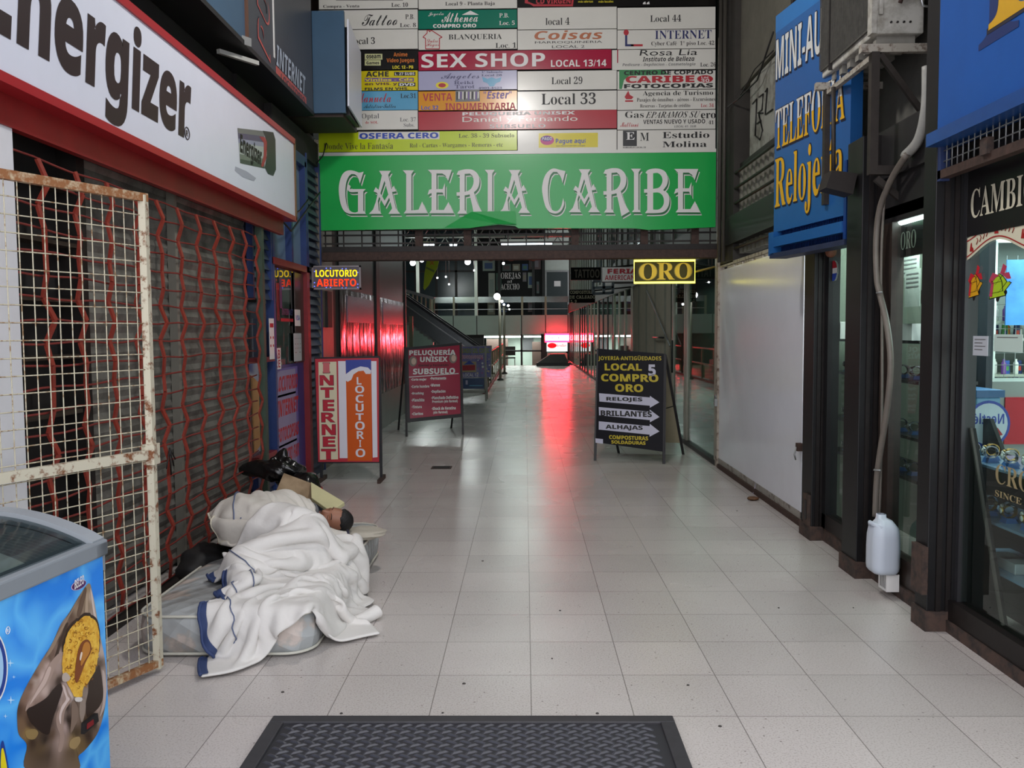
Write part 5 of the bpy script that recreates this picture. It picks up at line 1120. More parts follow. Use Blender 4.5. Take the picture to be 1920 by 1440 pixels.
# ================================================================== RIGHT: BLACK POSTS, FRAMES AND GLASS
POST = mat('post_black', '#171618', .45, .0, var=.3, vscale=10, spec=.35); POSTB = mat('post_brown_black', '#201b1a', .45, .0, var=.4, vscale=14, spec=.35); OXID = mat('oxide_foot', '#4c3a32', .8, dirt='#2b2523', var=.7, vscale=16)
def shop_post(label, X, y0, y1, depth, z1, strips=True):
    t = thing('shop_post', label, 'post', (X, (y0 + y1) / 2, 0), 'black posts between the shop windows')
    MB().box((X, y0, 0), (X + depth, y1, z1), POST).build('column', t, .004)
    if strips:
        m = MB()
        for k in range(3): m.box((X + depth * (.25 + .3 * k), y0 - .012, .05), (X + depth * (.25 + .3 * k) + .025, y0, z1), POSTB)
        m.build('cover_strip', t)
    MB().box((X - .012, y0 - .015, 0), (X + depth * .9, y1 + .01, .1), OXID).build('rusty_foot', t)
    return t
p1 = shop_post('black post at the near edge of the white panel', 2.02, 6.05, yR(1506, 2.02), .1, 2.7)
m = MB().box((2.0, 6.06, .1), (2.03, 6.17, .32), OXID); m.box((1.996, 6.09, .14), (2.0, 6.13, .28), BLACK); m.build('rusty_plate', p1)
p2 = shop_post('broad black post between the narrow window and the glass door', 1.98, yR(1611, 1.98), yR(1583, 1.98), .15, 2.62)
p3 = shop_post('nearest black post, beside the CAMBIO window', 1.98, yR(1747, 1.98), yR(1738, 1.98) + .08, .16, 5.0)
m = MB().box((1.955, yR(1747, 1.98) + .0, .18), (1.985, yR(1747, 1.98) + .12, .42), OXID); m.build('rusty_plate', p3)
b = MB().box((2.08, 1.2, 2.36), (2.3, 9.2, 2.64), mat('black_lintel', '#211f20', .5, var=.3)); b.box((2.1, 4.3, 2.1), (2.3, 6.0, 2.4), mat('black_lintel', '#211f20', .5, var=.3)); b.box((2.14, 1.2, 2.25), (2.3, 4.2, 2.36), mat('black_lintel', '#211f20', .5, var=.3)); struct(b, 'trim_6')
XG = 2.12
t = thing('display_window', 'narrow glass display window between two black posts next to the white panel', 'window', (XG, 5.7, 0))
y0, y1 = yR(1583, 1.98), 6.05
MB().box((XG, y0, .2), (XG + .006, y1, 2.1), CLEAR).build('glass_pane', t)
m = MB(); m.box((XG - .03, y0, .1), (XG + .05, y1, .2), POSTB); m.box((XG - .03, y1 - .08, .1), (XG + .05, y1, 2.1), POST); m.box((XG - .02, y0, 0), (XG + .06, y1, .1), OXID); m.build('frame', t)
t = thing('glass_door', 'glass door in a dark brown frame behind the plastic jug', 'door', (XG, 4.7, 0))
y0, y1 = yR(1747, 1.98) + .14, yR(1611, 1.98)
MB().box((XG, y0 + .1, .22), (XG + .006, y1 - .12, 2.1), CLEAR).build('glass_pane', t)
DBR = mat('door_brown_black', '#352a24', .45, .05, var=.4, vscale=16)
m = MB(); m.box((XG - .03, y1 - .16, .05), (XG + .04, y1 - .02, 2.1), DBR); m.box((XG - .03, y0, .05), (XG + .04, y0 + .12, 2.1), POST); m.box((XG - .03, y0, .05), (XG + .04, y1, .22), DBR); m.box((XG - .05, y0, 0), (XG + .06, y1 + .02, .07), OXID); m.build('frame', t)
m = MB(); zl = onX(1728, 558, XG).z; m.box((XG - .045, y0 + .02, zl - .035), (XG - .03, y0 + .2, zl + .035), IRON); zl = onX(1715, 1055, XG).z; m.box((XG - .045, y0 + .02, zl - .03), (XG - .03, y0 + .14, zl + .03), OXID); m.build('lock', t)
fG = faceL(XG - .004)
u0, v0, u1, v1 = fG.box(1680, 432, 1735, 478); m = MB().slab(faceL(XG + .02), u0, 1.9, u1, 2.1, -.02, 0, BLK); m.build('header_panel', t)
m = MB(); m.text(faceL(XG + .018), 'ORO', (-yR(1672), 1.94, -yR(1700), 2.04), mat('header_letters', '#a5a59a', .5), 'sb', .003); m.lathe([(.012, -.002), (.012, .002)], (XG + .012, yR(1716), 2.0), WHT, 12, 'x'); m.build('lettering', t)
# tube light above that door
yl0, yl1 = yR(1740, 2.14), yR(1668, 2.14); zt_ = onX(1705, 412, 2.14).z
t = thing('tube_light', 'bright white tube light over the glass door', 'light fitting', (2.14, (yl0 + yl1) / 2, zt_))
MB().box((2.1, yl0, zt_ + .03), (2.2, yl1 + .05, zt_ + .09), mat('fitting_grey', '#8a8a80', .5)).build('housing', t); MB().tube([(2.14, yl0, zt_), (2.14, yl1, zt_)], .018, glow('door_tube', '#f2ffff', 9), 8).build('lamp_tube', t)
area_light('door_tube_glow', (2.2, (yl0 + yl1) / 2, zt_ - .03), .05, .8, 9, (.9, 1, 1))
# room behind the two windows
PALEG = mat('pale_green_wall', '#8d978b', .6, var=.12)
b = MB().box((2.78, 5.55, 0), (2.82, 7.1, 2.62), PALEG); b.box((2.34, 6.62, 0), (2.78, 6.66, 2.62), PALEG); b.box((2.78, 5.22, 0), (2.82, 5.55, 2.62), mat('slate_partition', '#27313a', .4, var=.2)); struct(b, 'wall_display_back')
area_light('display_light', (2.55, 5.7, 2.55), .3, 1.2, 22, (.92, 1, .96))
SHG = glass('shelf_glass', '#7fa09a', 1.0); SHK = mat('shelf_black', '#17181a', .3)
sz = [onX(1690, q, 2.4).z for q in (637, 707, 805, 878)]
t = thing('shelf_rack', 'rack of black edged glass shelves with watches behind the glass door', 'shelf', (2.45, 5.5, .5))
for z in sz: MB().box((2.28, 5.0, z - .018), (2.62, 6.5, z), SHK).build('shelf', t)
for y in (6.48,): MB().tube([(2.6, y, 0), (2.6, y, 2.3)], .012, STEEL, 6).build('upright', t)
# watches on blue stands
WB = mat('watch_blue_stand', '#2f5f9a', .4); WST = mat('watch_steel', '#8f9296', .25, .8); WBK = mat('watch_black', '#1c1c20', .3); WGD = mat('watch_gold', '#a8873f', .25, .8); WFC = mat('watch_face', '#d9dad6', .3)
def make_watch(strap, label, name='wristwatch'):
    t = thing(name, label, 'watch', (0, 0, 0))
    MB().hexa([(-.03, -.028, 0), (.03, -.028, 0), (.03, .028, 0), (-.03, .028, 0), (-.018, -.02, .022), (.018, -.02, .022), (.018, .02, .022), (-.018, .02, .022)], WB).build('stand', t)
    pts = [(.0 + .034 * math.cos(a), 0, .05 + .03 * math.sin(a)) for a in np.linspace(0, 2 * PI, 15)[:-1]]
    m = MB(); k = len(pts); vs = []
    for p_ in pts: vs += [(p_[0], -.011, p_[2]), (p_[0], .011, p_[2]), ((p_[0]) * .9, .011, .05 + (p_[2] - .05) * .9), ((p_[0]) * .9, -.011, .05 + (p_[2] - .05) * .9)]
    fs = []
    for i in range(k):
        for j in range(4): fs.append((i * 4 + j, i * 4 + (j + 1) % 4, ((i + 1) % k) * 4 + (j + 1) % 4, ((i + 1) % k) * 4 + j))
    m.add(vs, fs, strap); so = m.build('strap', t)
    MB().lathe([(.0165, -.004), (.0175, 0), (.0165, .004)], (-.036, 0, .056), WST if strap != WGD else WGD, 14, 'x').lathe([(.013, 0), (.013, .001)], (-.041, 0, .056), WFC, 14, 'x').build('dial', so)
    return t
LW = {'b': 'black strapped wristwatch on a blue stand behind the glass door', 's': 'steel wristwatch on a blue stand behind the glass door', 'g': 'gold and steel wristwatch on a blue stand inside the CAMBIO window'}
pb_ = make_watch(WBK, LW['b']); ps_ = make_watch(WST, LW['s']); pg_ = make_watch(WGD, LW['g'])
first = {id(pb_): True, id(ps_): True, id(pg_): True}
def put(proto, loc, label, group):
    if first.pop(id(proto), None): proto.location = loc; proto['label'] = label; proto['group'] = group; return proto
    return dup(proto, loc, label, group)
for i, z in enumerate(sz):
    for k in range(24):
        y = 5.04 + .06 * k; pr = pb_ if (i in (0, 1) and k % 5 != 4) else ps_
        if (i >= 2 and k % 3) or (i == 0 and 5.1 < y < 5.66): continue
        q = ('top', 'second', 'third', 'lowest')[i]
        put(pr, (2.36 + .03 * ((k * 7) % 3), y, z), ('black strapped' if pr is pb_ else 'steel') + ' wristwatch on a blue stand on the %s shelf behind the glass door' % q, 'watches on the %s shelf behind the glass door' % q)
c = onX(1577, 617, 2.25)
t = thing('carton', 'white carton with a small red mark on the shelf of the narrow window', 'box', (2.25, c.y, sz[0]))
MB().box((2.2, c.y - .12, sz[0]), (2.32, c.y + .1, sz[0] + .12), WHT).build('box_body', t, .003); MB().box((2.198, c.y + .03, sz[0] + .05), (2.2, c.y + .07, sz[0] + .1), mat('carton_mark', '#7a3a2a', .5)).build('mark', t)
c = onX(1660, 625, 2.3)
m = MB().box((2.3, 5.15, sz[0]), (2.4, 5.62, sz[0] + .1), WHT); tag(m.build('carton'), 'long white carton on the top shelf behind the glass door', 'box')
for k, (px, py0, py1, w_, lb) in enumerate(((1702, 480, 520, .16, 'upper white printed notice hanging inside the glass door'), (1712, 505, 575, .1, 'long pale paper strip hanging below the printed notice in the glass door'))):
    f = faceL(2.3 - k * .02); u, v1_ = f.px(px, py0); v0_ = f.px(px, py1)[1]
    o = MB().slab(f, u - w_, v0_, u + w_, v1_, 0, .003, mat('inside_paper', '#a9afa8', .6))
    for q in range(4): o.rect(f, u - w_ * .8, v1_ - .03 - q * .025, u + w_ * .8, v1_ - .022 - q * .025, .004, GRYP)
    tag(o.build('paper_notice'), lb, 'notice')
c = onX(1563, 508, XG - .002); f = faceL(XG - .004); u, v = f.px(1563, 508)
t = thing('round_sticker', 'round red and blue drink sticker in the narrow window', 'sticker', f(u, v))
m = MB(); P_ = [(u + .07 * math.cos(a), v + .07 * math.sin(a)) for a in np.linspace(0, 2 * PI, 24, endpoint=False)]
m.flat(f, P_, .001, WHT); m.flat(f, [p_ for p_ in P_ if p_[1] > v + .012], .002, RED); m.flat(f, [p_ for p_ in P_ if p_[1] < v - .012], .002, BLUP); m.build('disc', t)
m = MB().ball(f(u, v + .13, .02), .04, mat('rust_bell', '#7a4a34', .5), 10, 6); m.tube([f(u, v + .16, .02), f(u, v + .2, .0)], .01, IRON, 6); tag(m.build('alarm_bell'), 'small brown round alarm bell above the round sticker', 'bell')

# conduit, hose, jug
t = thing('conduit', 'grey plastic conduit curving down from the air conditioner along the door frame', 'pipe', (2.0, 4.95, .5))
CND = mat('conduit_grey', '#6d655d', .45, var=.2, vscale=10); CNP = mat('conduit_pale', '#a5a49e', .5, var=.2, vscale=10)
def cv(pts, X): return [onX(px, py, X) for px, py in pts]
def smooth(pts, n=6):
    out = []
    for i in range(len(pts) - 1):
        p0 = pts[max(i - 1, 0)]; p1_ = pts[i]; p2_ = pts[i + 1]; p3_ = pts[min(i + 2, len(pts) - 1)]
        for k in range(n):
            q = k / n; out.append(.5 * ((2 * p1_) + (p2_ - p0) * q + (2 * p0 - 5 * p1_ + 4 * p2_ - p3_) * q * q + (3 * p1_ - p0 - 3 * p2_ + p3_) * q ** 3))
    return out + [pts[-1]]
MB().tube(smooth(cv(((1738, 125), (1736, 200), (1722, 262), (1697, 292)), 2.05)), .026, CNP, 8).build('pale_pipe', t)
MB().tube(smooth(cv(((1700, 290), (1672, 335), (1650, 390), (1643, 450), (1644, 520), (1650, 552), (1663, 610), (1670, 680), (1664, 760), (1650, 850), (1644, 900), (1641, 968)), 2.03)), .018, CND, 8).build('main_hose', t)
MB().tube(smooth(cv(((1693, 300), (1664, 350), (1655, 420), (1652, 520), (1653, 560), (1654, 700), (1652, 850), (1650, 930), (1648, 968)), 2.05)), .008, CND, 6).build('thin_cable', t)
m = MB(); c = onX(1648, 548, 2.02)
m.tube([c + Vector((0, .03, 0)), c + Vector((-.012, 0, -.004)), c + Vector((0, -.04, 0))], .005, GALV, 6); c = onX(1646, 880, 2.02); m.tube([c + Vector((0, .03, 0)), c + Vector((-.022, 0, -.004)), c + Vector((0, -.04, 0))], .005, GALV, 6); m.build('wire_tie', t)
c = onX(1655, 1030, 2.0); HJ = onX(1655, 968, 2.0).z - onX(1655, 1072, 2.0).z
zb_ = onX(1655, 1072, 2.0).z
JUG = mat('milky_plastic', '#c4ccd8', .35, spec=.4); JUG.node_tree.nodes['Principled BSDF'].inputs['Subsurface Weight'].default_value = .25; JUG.node_tree.nodes['Principled BSDF'].inputs['Subsurface Radius'].default_value = (.03, .03, .03)
t = thing('plastic_jug', 'milky white plastic jug hung under the drain hose by the glass door', 'jug', (c.x, c.y, zb_))
prof = [(.3, 0), (.82, .0), (.97, .05), (1, .12), (1, .45), (.97, .68), (.88, .82), (.5, .95), (.32, .97), (.3, 1.03), (.27, 1.03)]
m = MB(); vs = []; fs = []; n = 24
for r, h in prof:
    for j in range(n):
        a = 2 * PI * j / n; ex_ = 1 / max(abs(math.cos(a)), abs(math.sin(a))); q = min(ex_, 1.16)
        top = h > .8; off = -.035 if r < .4 else 0
        vs.append(Vector((c.x + .075 * r * q * math.cos(a) * (1 if not top else 1), c.y - .005 + off * -1 + .088 * r * q * math.sin(a), zb_ + HJ * h)))
for i in range(len(prof) - 1):
    for j in range(n): fs.append((i * n + j, i * n + (j + 1) % n, (i + 1) * n + (j + 1) % n, (i + 1) * n + j))
fs.append(tuple(range(n))[::-1]); m.add(vs, fs, JUG, True); m.build('bottle', t)
m = MB().tube([(c.x - .05, c.y + .05, zb_ + HJ * .8), (c.x - .075, c.y - .0, zb_ + HJ * .9), (c.x - .03, c.y - .07, zb_ + HJ * .83)], .012, JUG, 8); m.build('handle', t)
t = thing('outlet_cover', 'small white slotted plastic cover under the plastic jug', 'cover', (c.x, c.y, zb_ - .09))
MB().box((c.x + .0, c.y - .06, zb_ - .1), (c.x + .07, c.y + .05, zb_ - .003), WHT).build('cover', t)
m = MB()
for k in range(4): m.box((c.x - .002, c.y - .045 + k * .02, zb_ - .085), (c.x, c.y - .038 + k * .02, zb_ - .01), GRYP)
m.build('slots', t)

# ================================================================== RIGHT: CAMBIO WINDOW AND ITS SHOP
t = thing('shop_window', 'large glass shop window with a black header reading CAMBIO', 'window', (XG, 3.6, 0))
y1 = yR(1747, 1.98); y0 = 2.2
MB().box((XG, y0, .16), (XG + .006, y1 - .03, 2.0), CLEAR).build('glass_pane', t)
m = MB(); m.box((XG - .04, y0, .06), (XG + .05, y1, .16), POSTB); m.box((XG - .05, y0, 0), (XG + .05, y1, .06), OXID); m.box((XG - .03, y1 - .02, .1), (XG + .06, y1 + .04, 2.3), POST); m.box((XG - .015, y1 - .05, .16), (XG + .05, y1 - .02, 2.3), mat('frame_charcoal', '#2c2b2e', .4)); m.build('frame', t)
MB().slab(fG, -y1 + .03, 1.93, -y0, 2.27, -.02, .01, mat('header_black', '#141213', .4)).build('header_panel', t)
m = MB(); uC = -yR(1811); m.text(fG, 'CAMBIO', (uC, 2.01, uC + .52, 2.145), mat('cambio_cream', '#c9c2ac', .4), 'sb', .013); 
m.build('lettering', t)
# ribbon with sleighs
RIB = mat('ribbon_cream', '#d8d2b8', .5)
rb = thing('paper_garland', 'cream wavy paper banner with red sleighs and reindeer across the window top', 'garland', (XG, 3.9, 1.9))
m = MB(); m2 = MB(); us = np.linspace(-yR(1803), -2.4, 70); uA = us[0]
top = lambda u: 1.955 + .035 * math.sin((u - uA) * 9.5 - 1.1); bot = lambda u: top(u) - .105 + .012 * math.sin((u - uA) * 9.5)
m.add([fG(u, bot(u), .006) for u in us] + [fG(u, top(u), .006) for u in us], [(i, i + 1, 70 + i + 1, 70 + i) for i in range(69)], RIB); m.build('paper', rb)
DR = mat('ribbon_red', '#a02020', .5)
for of0, of1 in ((.012, .018), (-.018, -.012)):
    fn_ = bot if of0 > 0 else top
    m2.add([fG(u, fn_(u) + of0, .0075) for u in us] + [fG(u, fn_(u) + of1, .0075) for u in us], [(i, i + 1, 70 + i + 1, 70 + i) for i in range(69)], DR)
for k in range(6):
    u = uA + .03 + k * .21; z = (top(u) + bot(u)) / 2
    m2.flat(fG, [(u, z - .02), (u + .035, z - .022), (u + .03, z - .005), (u + .02, z), (u + .018, z + .02), (u + .008, z + .018), (u + .004, z)], .008, DR)
    for q in range(4):
        v = u + .06 + q * .028; zz_ = (top(v) + bot(v)) / 2
        m2.tube([fG(v, zz_ - .012, .008), fG(v + .012, zz_ + .006, .008), fG(v + .004, zz_ + .016, .008)], .0022, mat('reindeer_brown', '#8a3a2a', .5), 5)
m2.build('print', rb)
# bell stickers
def bells(cx, cy, w_, hue, ribm, lb):
    f = faceL(XG - .004); t = thing('bell_sticker', lb, 'sticker', f(*f.px(cx, cy))); m = MB(); u, v = f.px(cx, cy)
    def B(du, dv, ang, s, mm, n):
        pr = [(-.05, 0), (.05, 0), (.043, .014), (.034, .02), (.03, .06), (.018, .085), (-.018, .085), (-.03, .06), (-.034, .02), (-.043, .014)]
        q = [(u + (du + (x * math.cos(ang) - y * math.sin(ang)) * s) * w_, v + dv + (x * math.sin(ang) + y * math.cos(ang)) * s) for x, y in pr]
        ol = [(u + (du + ((x * 1.12) * math.cos(ang) - (y * 1.08 - .004) * math.sin(ang)) * s) * w_, v + dv + ((x * 1.12) * math.sin(ang) + (y * 1.08 - .004) * math.cos(ang)) * s) for x, y in pr]
        m.flat(f, ol, n, BLK); m.flat(f, q, n + .0006, mm)
        for yy in (.02, .062):
            a = .035 if yy < .05 else .03
            p0_, p1_ = [(u + (du + (x * math.cos(ang) - y * math.sin(ang)) * s) * w_, v + dv + (x * math.sin(ang) + y * math.cos(ang)) * s) for x, y in ((-a, yy), (a, yy))]
            m.bar(f(*p0_, n + .001), f(*p1_, n + .001), .003, .001, BLK)
        cxx, cyy = u + (du - (-.008) * math.sin(ang) * s) * w_, v + dv - .01 * s * math.cos(ang); m.flat(f, [(cxx + .012 * w_ * math.cos(a), cyy + .012 * math.sin(a)) for a in np.linspace(0, 2 * PI, 10, endpoint=False)], n - .0003, BLK)
    B(.03, -.03, .7, 1.0, hue, .001); B(-.015, -.055, .1, 1.05, hue, .0025)
    m.build('bells', t); m = MB()
    for pts in ([(-.005, .04), (-.05, .055), (-.075, .02), (-.06, .005), (-.03, .03)], [(0, .045), (.02, .09), (.045, .075), (.03, .045)], [(-.055, .02), (-.07, -.05), (-.05, -.055), (-.04, .01)], [(.01, .045), (.06, .05), (.075, .02), (.05, .02)]):
        m.flat(f, [(u + x * w_, v + y) for x, y in pts], .004, ribm)
    m.build('ribbon', t)
bells(1830, 533, .85, mat('bell_orange', '#d9a01c', .4), mat('bow_red', '#c22430', .4), 'orange bells sticker with a red bow on the CAMBIO window')
bells(1876, 533, 1.2, mat('bell_lime', '#a9c82a', .4), mat('bow_striped', '#b8405a', .4), 'lime green bells sticker with a striped bow on the CAMBIO window')
def note(px0, py0, px1, py1, lb, c, X=XG - .004, lines=4):
    f = faceL(X); u0, v0, u1, v1 = f.box(px0, py0, px1, py1)
    m = MB().slab(f, u0, v0, u1, v1, 0, .002, c)
    for k in range(lines): z = v1 - (v1 - v0) * (.2 + .17 * k); m.rect(f, u0 + (u1 - u0) * .12, z, u0 + (u1 - u0) * (.85 - .2 * (k % 2)), z + .004, .003, GRYP)
    tag(m.build('paper_notice'), lb, 'notice')
note(1825, 630, 1853, 667, 'small white handwritten notice low on the CAMBIO window', mat('notice_grey', '#b4b8bf', .6))
note(1864, 627, 1918, 660, 'wider pale green tear-off notice on the CAMBIO window', mat('notice_mint', '#bccfc6', .6), lines=1)
# black splayed board behind the glass
f = faceL(XG + .03); q = [f.px(*p_) for p_ in ((1788, 793), (1822, 803), (1893, 1243), (1788, 1180))]
t = thing('black_board', 'tall tapering black board with a pale edge behind the CAMBIO window', 'board', f(*q[3]))
MB().prism(f, q, -.02, 0, mat('matt_black_board', '#121012', .5)).build('board', t)
MB().bar(f(*q[1], .004), f(*q[2], .004), .012, .012, mat('board_edge', '#5d5552', .4)).build('edge_strip', t)
f = faceL(XG + .4); q = [f.px(*p_) for p_ in ((1835, 785), (1856, 785), (1893, 885), (1893, 1100), (1835, 1050))]
tag(MB().prism(f, q, -.02, 0, mat('charcoal_board', '#1a1c1e', .45)).build('black_board'), 'second dark board standing deeper behind the CAMBIO window', 'board')
m = MB(); f = faceL(XG - .004); u0, v0 = f.px(1867, 905); _, v1 = f.px(1867, 868)
m.text(f, 'CROSS', (u0, v0, u0 + .42, v1), mat('gold_leaf', '#b5a57a', .35, .4), 'sr', .002); m.text(f, 'SINCE 1846', (u0, v0 - .06, u0 + .38, v0 - .03), mat('gold_leaf', '#b5a57a', .35, .4), 'sb', .002)
tag(m.build('gold_lettering'), 'gold lettering CROSS on the glass of the CAMBIO window', 'lettering')
# stepped glass shelves with watches near the glass
sh = [onX(1890, 868, 2.34).z, onX(1890, 968, 2.34).z, onX(1890, 1062, 2.3).z]
t = thing('display_shelf', 'small glass shelves with watches in the CAMBIO window', 'shelf', (2.3, 3.8, .4))
yq = yR(1850, 2.34)
for z in sh: MB().box((2.2, 2.6, z - .012), (2.5, yq + .03, z), mat('shelf_blue_glass', '#6f8aa4', .15, spec=.8)).build('shelf', t)
MB().box((2.5, 2.6, 0), (2.52, yq + .3, sh[0]), mat('charcoal_board', '#1a1c1e', .45)).build('back_panel', t)
for i in (0, 1):
    for k in range(11):
        put(pg_ if (k + i) % 2 else ps_, (2.27 + .05 * (k % 2), yq - .02 - .085 * k, sh[i]), ('gold' if (k + i) % 2 else 'steel') + ' wristwatch on a blue stand on the %s glass shelf of the CAMBIO window' % ('upper', 'lower')[i], 'watches on the %s glass shelf of the CAMBIO window' % ('upper', 'lower')[i])
for k, (px, py) in enumerate(((1885, 1052), (1905, 1062))):
    c = onX(px, py, 2.3)
    m = MB().box((c.x - .05, c.y - .08, sh[2]), (c.x + .05, c.y + .06, sh[2] + .05), mat('silver_box', '#b9bcbf', .35, .3)); tag(m.build('gift_box', bevel=.003), ('silver gift box on the lowest glass shelf, further from the street', 'silver gift box on the lowest glass shelf, nearer to the street')[k], 'box')
f = Fr((2.3, 0, 0), (0, -1, 0), (.25, 0, 1)); m = MB().slab(f, -3.95, .1, -2.6, .36, -.01, 0, mat('pale_map_card', '#a9b39a', .5, dirt='#b98a6a', var=.4, vscale=6)); m.text(f, 'MOUSE', (-3.86, .3, -3.66, .335), GRYP, 'b', .003)
tag(m.build('showcard'), 'pale patterned showcard at the foot of the CAMBIO window', 'card')
# header mesh and blue sign over the window
t = thing('window_mesh', 'strip of rusty wire mesh above the CAMBIO header', 'grille', (2.0, 3.6, 2.26)); 
m = MB()
for y in np.arange(2.2, 4.22, .05): m.tube([(2.0, y, 2.24), (2.0, y, 2.42)], .0035, GALV, 4)
for z in (2.29, 2.34, 2.39): m.tube([(2.0, 2.2, z), (2.0, 4.22, z)], .0035, GALV, 4)
m.build('wires', t); m = MB().box((1.985, 2.2, 2.21), (2.03, 4.25, 2.25), RUST); m.box((1.985, 4.18, 2.2), (2.03, 4.26, 2.45), mat('mesh_blue_frame', '#2a3a66', .5, var=.3)); m.build('frame', t)
MB().box((1.97, 3.74, 2.24), (2.0, 3.8, 2.31), OXID).build('clip', t)
XS = 1.95; fS = faceL(XS)
t = thing('blue_shop_sign', 'big blue shop sign with one yellow letter at the top right corner', 'signboard', (XS, 3.3, 2.36))
yN = onX(1757, 280, XS).y
MB().box((XS, 2.0, 2.4), (XS + .12, yN, 5.4), mat('sign_royal_blue', '#1b57a6', .4, var=.12, vscale=3, spec=.3)).build('panel', t)
MB().box((XS - .03, 2.0, 2.36), (XS + .12, yN + .05, 2.42), mat('sign_blue_edge', '#1b4c90', .35, var=.2)).build('bottom_rail', t)
m = MB(); uI = -onX(1860, 50, XS).y
m.text(fS, 'I', (uI - .1, 2.68, uI + .2, 3.35), mat('sign_navy', '#1a2f66', .4), 'sb', .002); m.text(fS, 'I', (uI - .035, 2.725, uI + .27, 3.36), SHD, 'sb', .003); m.text(fS, 'I', (uI - .02, 2.74, uI + .255, 3.35), TYE, 'sb', .004); m.build('lettering', t)
# shop interior
b = MB().box((2.82, 6.5, 0), (6, 6.56, 2.62), mat('shop_end_wall', '#8a938f', .6)); b.box((5.9, 1.2, 0), (6, 6.5, 2.62), PALE); b.box((3.75, 1.2, 2.62), (6, 6.56, 2.72), PALE); struct(b, 'wall_shop_inside')
t = thing('ceiling_light', 'very bright white light panel on the ceiling inside the CAMBIO shop', 'light fitting', (3.4, 5.6, 2.1))
MB().box((2.9, 4.6, 2.12), (5.2, 6.3, 2.2), WHT).build('housing', t); MB().box((2.95, 4.7, 2.1), (5.1, 6.2, 2.12), glow('shop_panel', '#e6fbff', 2.6)).build('diffuser', t)
area_light('cambio_shop_light', (3.9, 5.4, 2.08), 1.6, 1.2, 24, (.9, 1, 1))
YK = 6.3; fk = front(YK)
t = thing('wire_rack', 'white wire grid rack full of sweets on the back wall of the CAMBIO shop', 'rack', (3.6, YK, 0))
m = MB(); xl_, xr_ = onY(1834, 700, YK).x, 4.4
for x in np.arange(xl_, xr_, .075): m.tube([(x, YK - .2, .2), (x, YK - .2, 2.0)], .0026, GALV, 4)
for z in np.arange(.3, 2.0, .085): m.tube([(xl_, YK - .2, z), (xr_, YK - .2, z)], .0026, GALV, 4)
m.build('wire_grid', t); rz = [onY(1870, q, YK).z for q in (602, 634, 700, 730, 785)]
for z in rz: MB().box((xl_, YK - .17, z - .02), (xr_, YK + .1, z), mat('rack_shelf', '#a9ada0', .5)).build('shelf', t)
MB().box((xl_ - .03, YK - .22, 0), (xl_, YK + .1, 2.1), mat('rack_side', '#d5d8d4', .5)).build('side_panel', t)
cols_ = ['#7a4a9a', '#3a5fae', '#d8c83a', '#c24a3a', '#e0e0d8', '#5aa05a', '#e08a3a', '#8a5a3a', '#b07ac0', '#2a3a6a']
prs = []
for i, c_ in enumerate(cols_):
    mm = mat('packet_%d' % i, c_, .4)
    o = (MB().hexa([(-.028, -.02, 0), (.028, -.02, 0), (.028, .02, 0), (-.028, .02, 0), (-.028, -.006, .12), (.028, -.006, .12), (.028, .006, .12), (-.028, .006, .12)], mm) if i % 2 else MB().lathe([(.022, 0), (.025, .01), (.025, .1), (.012, .115), (.012, .135)], (0, 0, 0), mm, 10))
    o.rect(front(-.0215 if i % 2 == 0 else -.0205), -.015, .03, .015, .07, .002, mat('packet_%d' % ((i + 4) % 10), cols_[(i + 4) % 10], .4)) if i % 2 else None
    ob = o.build('sweet_packet' if i % 2 else 'sweet_tube'); prs.append(ob)
cn = ['purple', 'blue', 'yellow', 'red', 'white', 'green', 'orange', 'brown', 'lilac', 'navy']; used = set()
for r_, z in enumerate(rz):
    for k in range(24):
        i = (k * 3 + r_ * 5 + (k * k) % 7) % 10; base = prs[i]
        if i in used: o = base.copy(); COL.objects.link(o)
        else: o = base; used.add(i)
        o.scale = (.68, .68, .8); o.location = (xl_ + .03 + k * .043, YK - .12 + .04 * (k % 2), z); tag(o, '%s sweet %s on the %s shelf of the wire rack inside the CAMBIO shop' % (cn[i], 'packet' if i % 2 else 'tube', ('top', 'second', 'third', 'fourth', 'lowest')[r_]), 'sweets', 'sweets on the wire rack')
u0, v0, u1, v1 = fk.box(1852, 492, 1905, 610); f = front(YK - .24)
o = MB().slab(f, u0, v0, u1, v1, -.01, 0, mat('ice_poster', '#2059ac', .4, dirt='#4c8fd0', var=.3, vscale=3)); tag(o.build('poster'), 'bright blue poster hanging at the back of the CAMBIO shop', 'poster')
c = onY(1852, 745, 4.75); zf = c.z
t = thing('small_freezer', 'pale blue ice cream freezer standing inside the CAMBIO shop', 'freezer', (c.x, 4.75, 0))
xa_ = onY(1831, 745, 4.75).x; xb_ = onY(1877, 745, 4.75).x
MB().box((xa_, 4.75, 0), (xb_, 5.18, zf), mat('freezer_pale_blue', '#7fb8dc', .35, var=.1)).build('body', t, .01); MB().box((xa_ - .01, 4.73, zf), (xb_ + .01, 5.19, zf + .04), mat('freezer_rim_blue', '#3a6a9a', .4)).build('rim', t)
f = front(4.748); m = MB(); uu, vv = f.px(1853, 795)
m.flat(f, [(uu + .12 * math.cos(a), vv + .13 * math.sin(a)) for a in np.linspace(0, 2 * PI, 24, endpoint=False)], .001, BLUP); m.flat(f, [(uu + .105 * math.cos(a), vv + .115 * math.sin(a)) for a in np.linspace(0, 2 * PI, 24, endpoint=False)], .002, mat('freezer_white_oval', '#cfe2ee', .4))
m.text(Fr((uu, 4.748, vv), (-1, 0, 0)), 'Nestlé', (-.085, .0, .085, .06), BLUP, 'b', -.003); m.flat(f, [(uu + .02, vv - .08), (uu + .08, vv - .06), (uu + .05, vv - .02)], .003, RED); m.build('print', t)
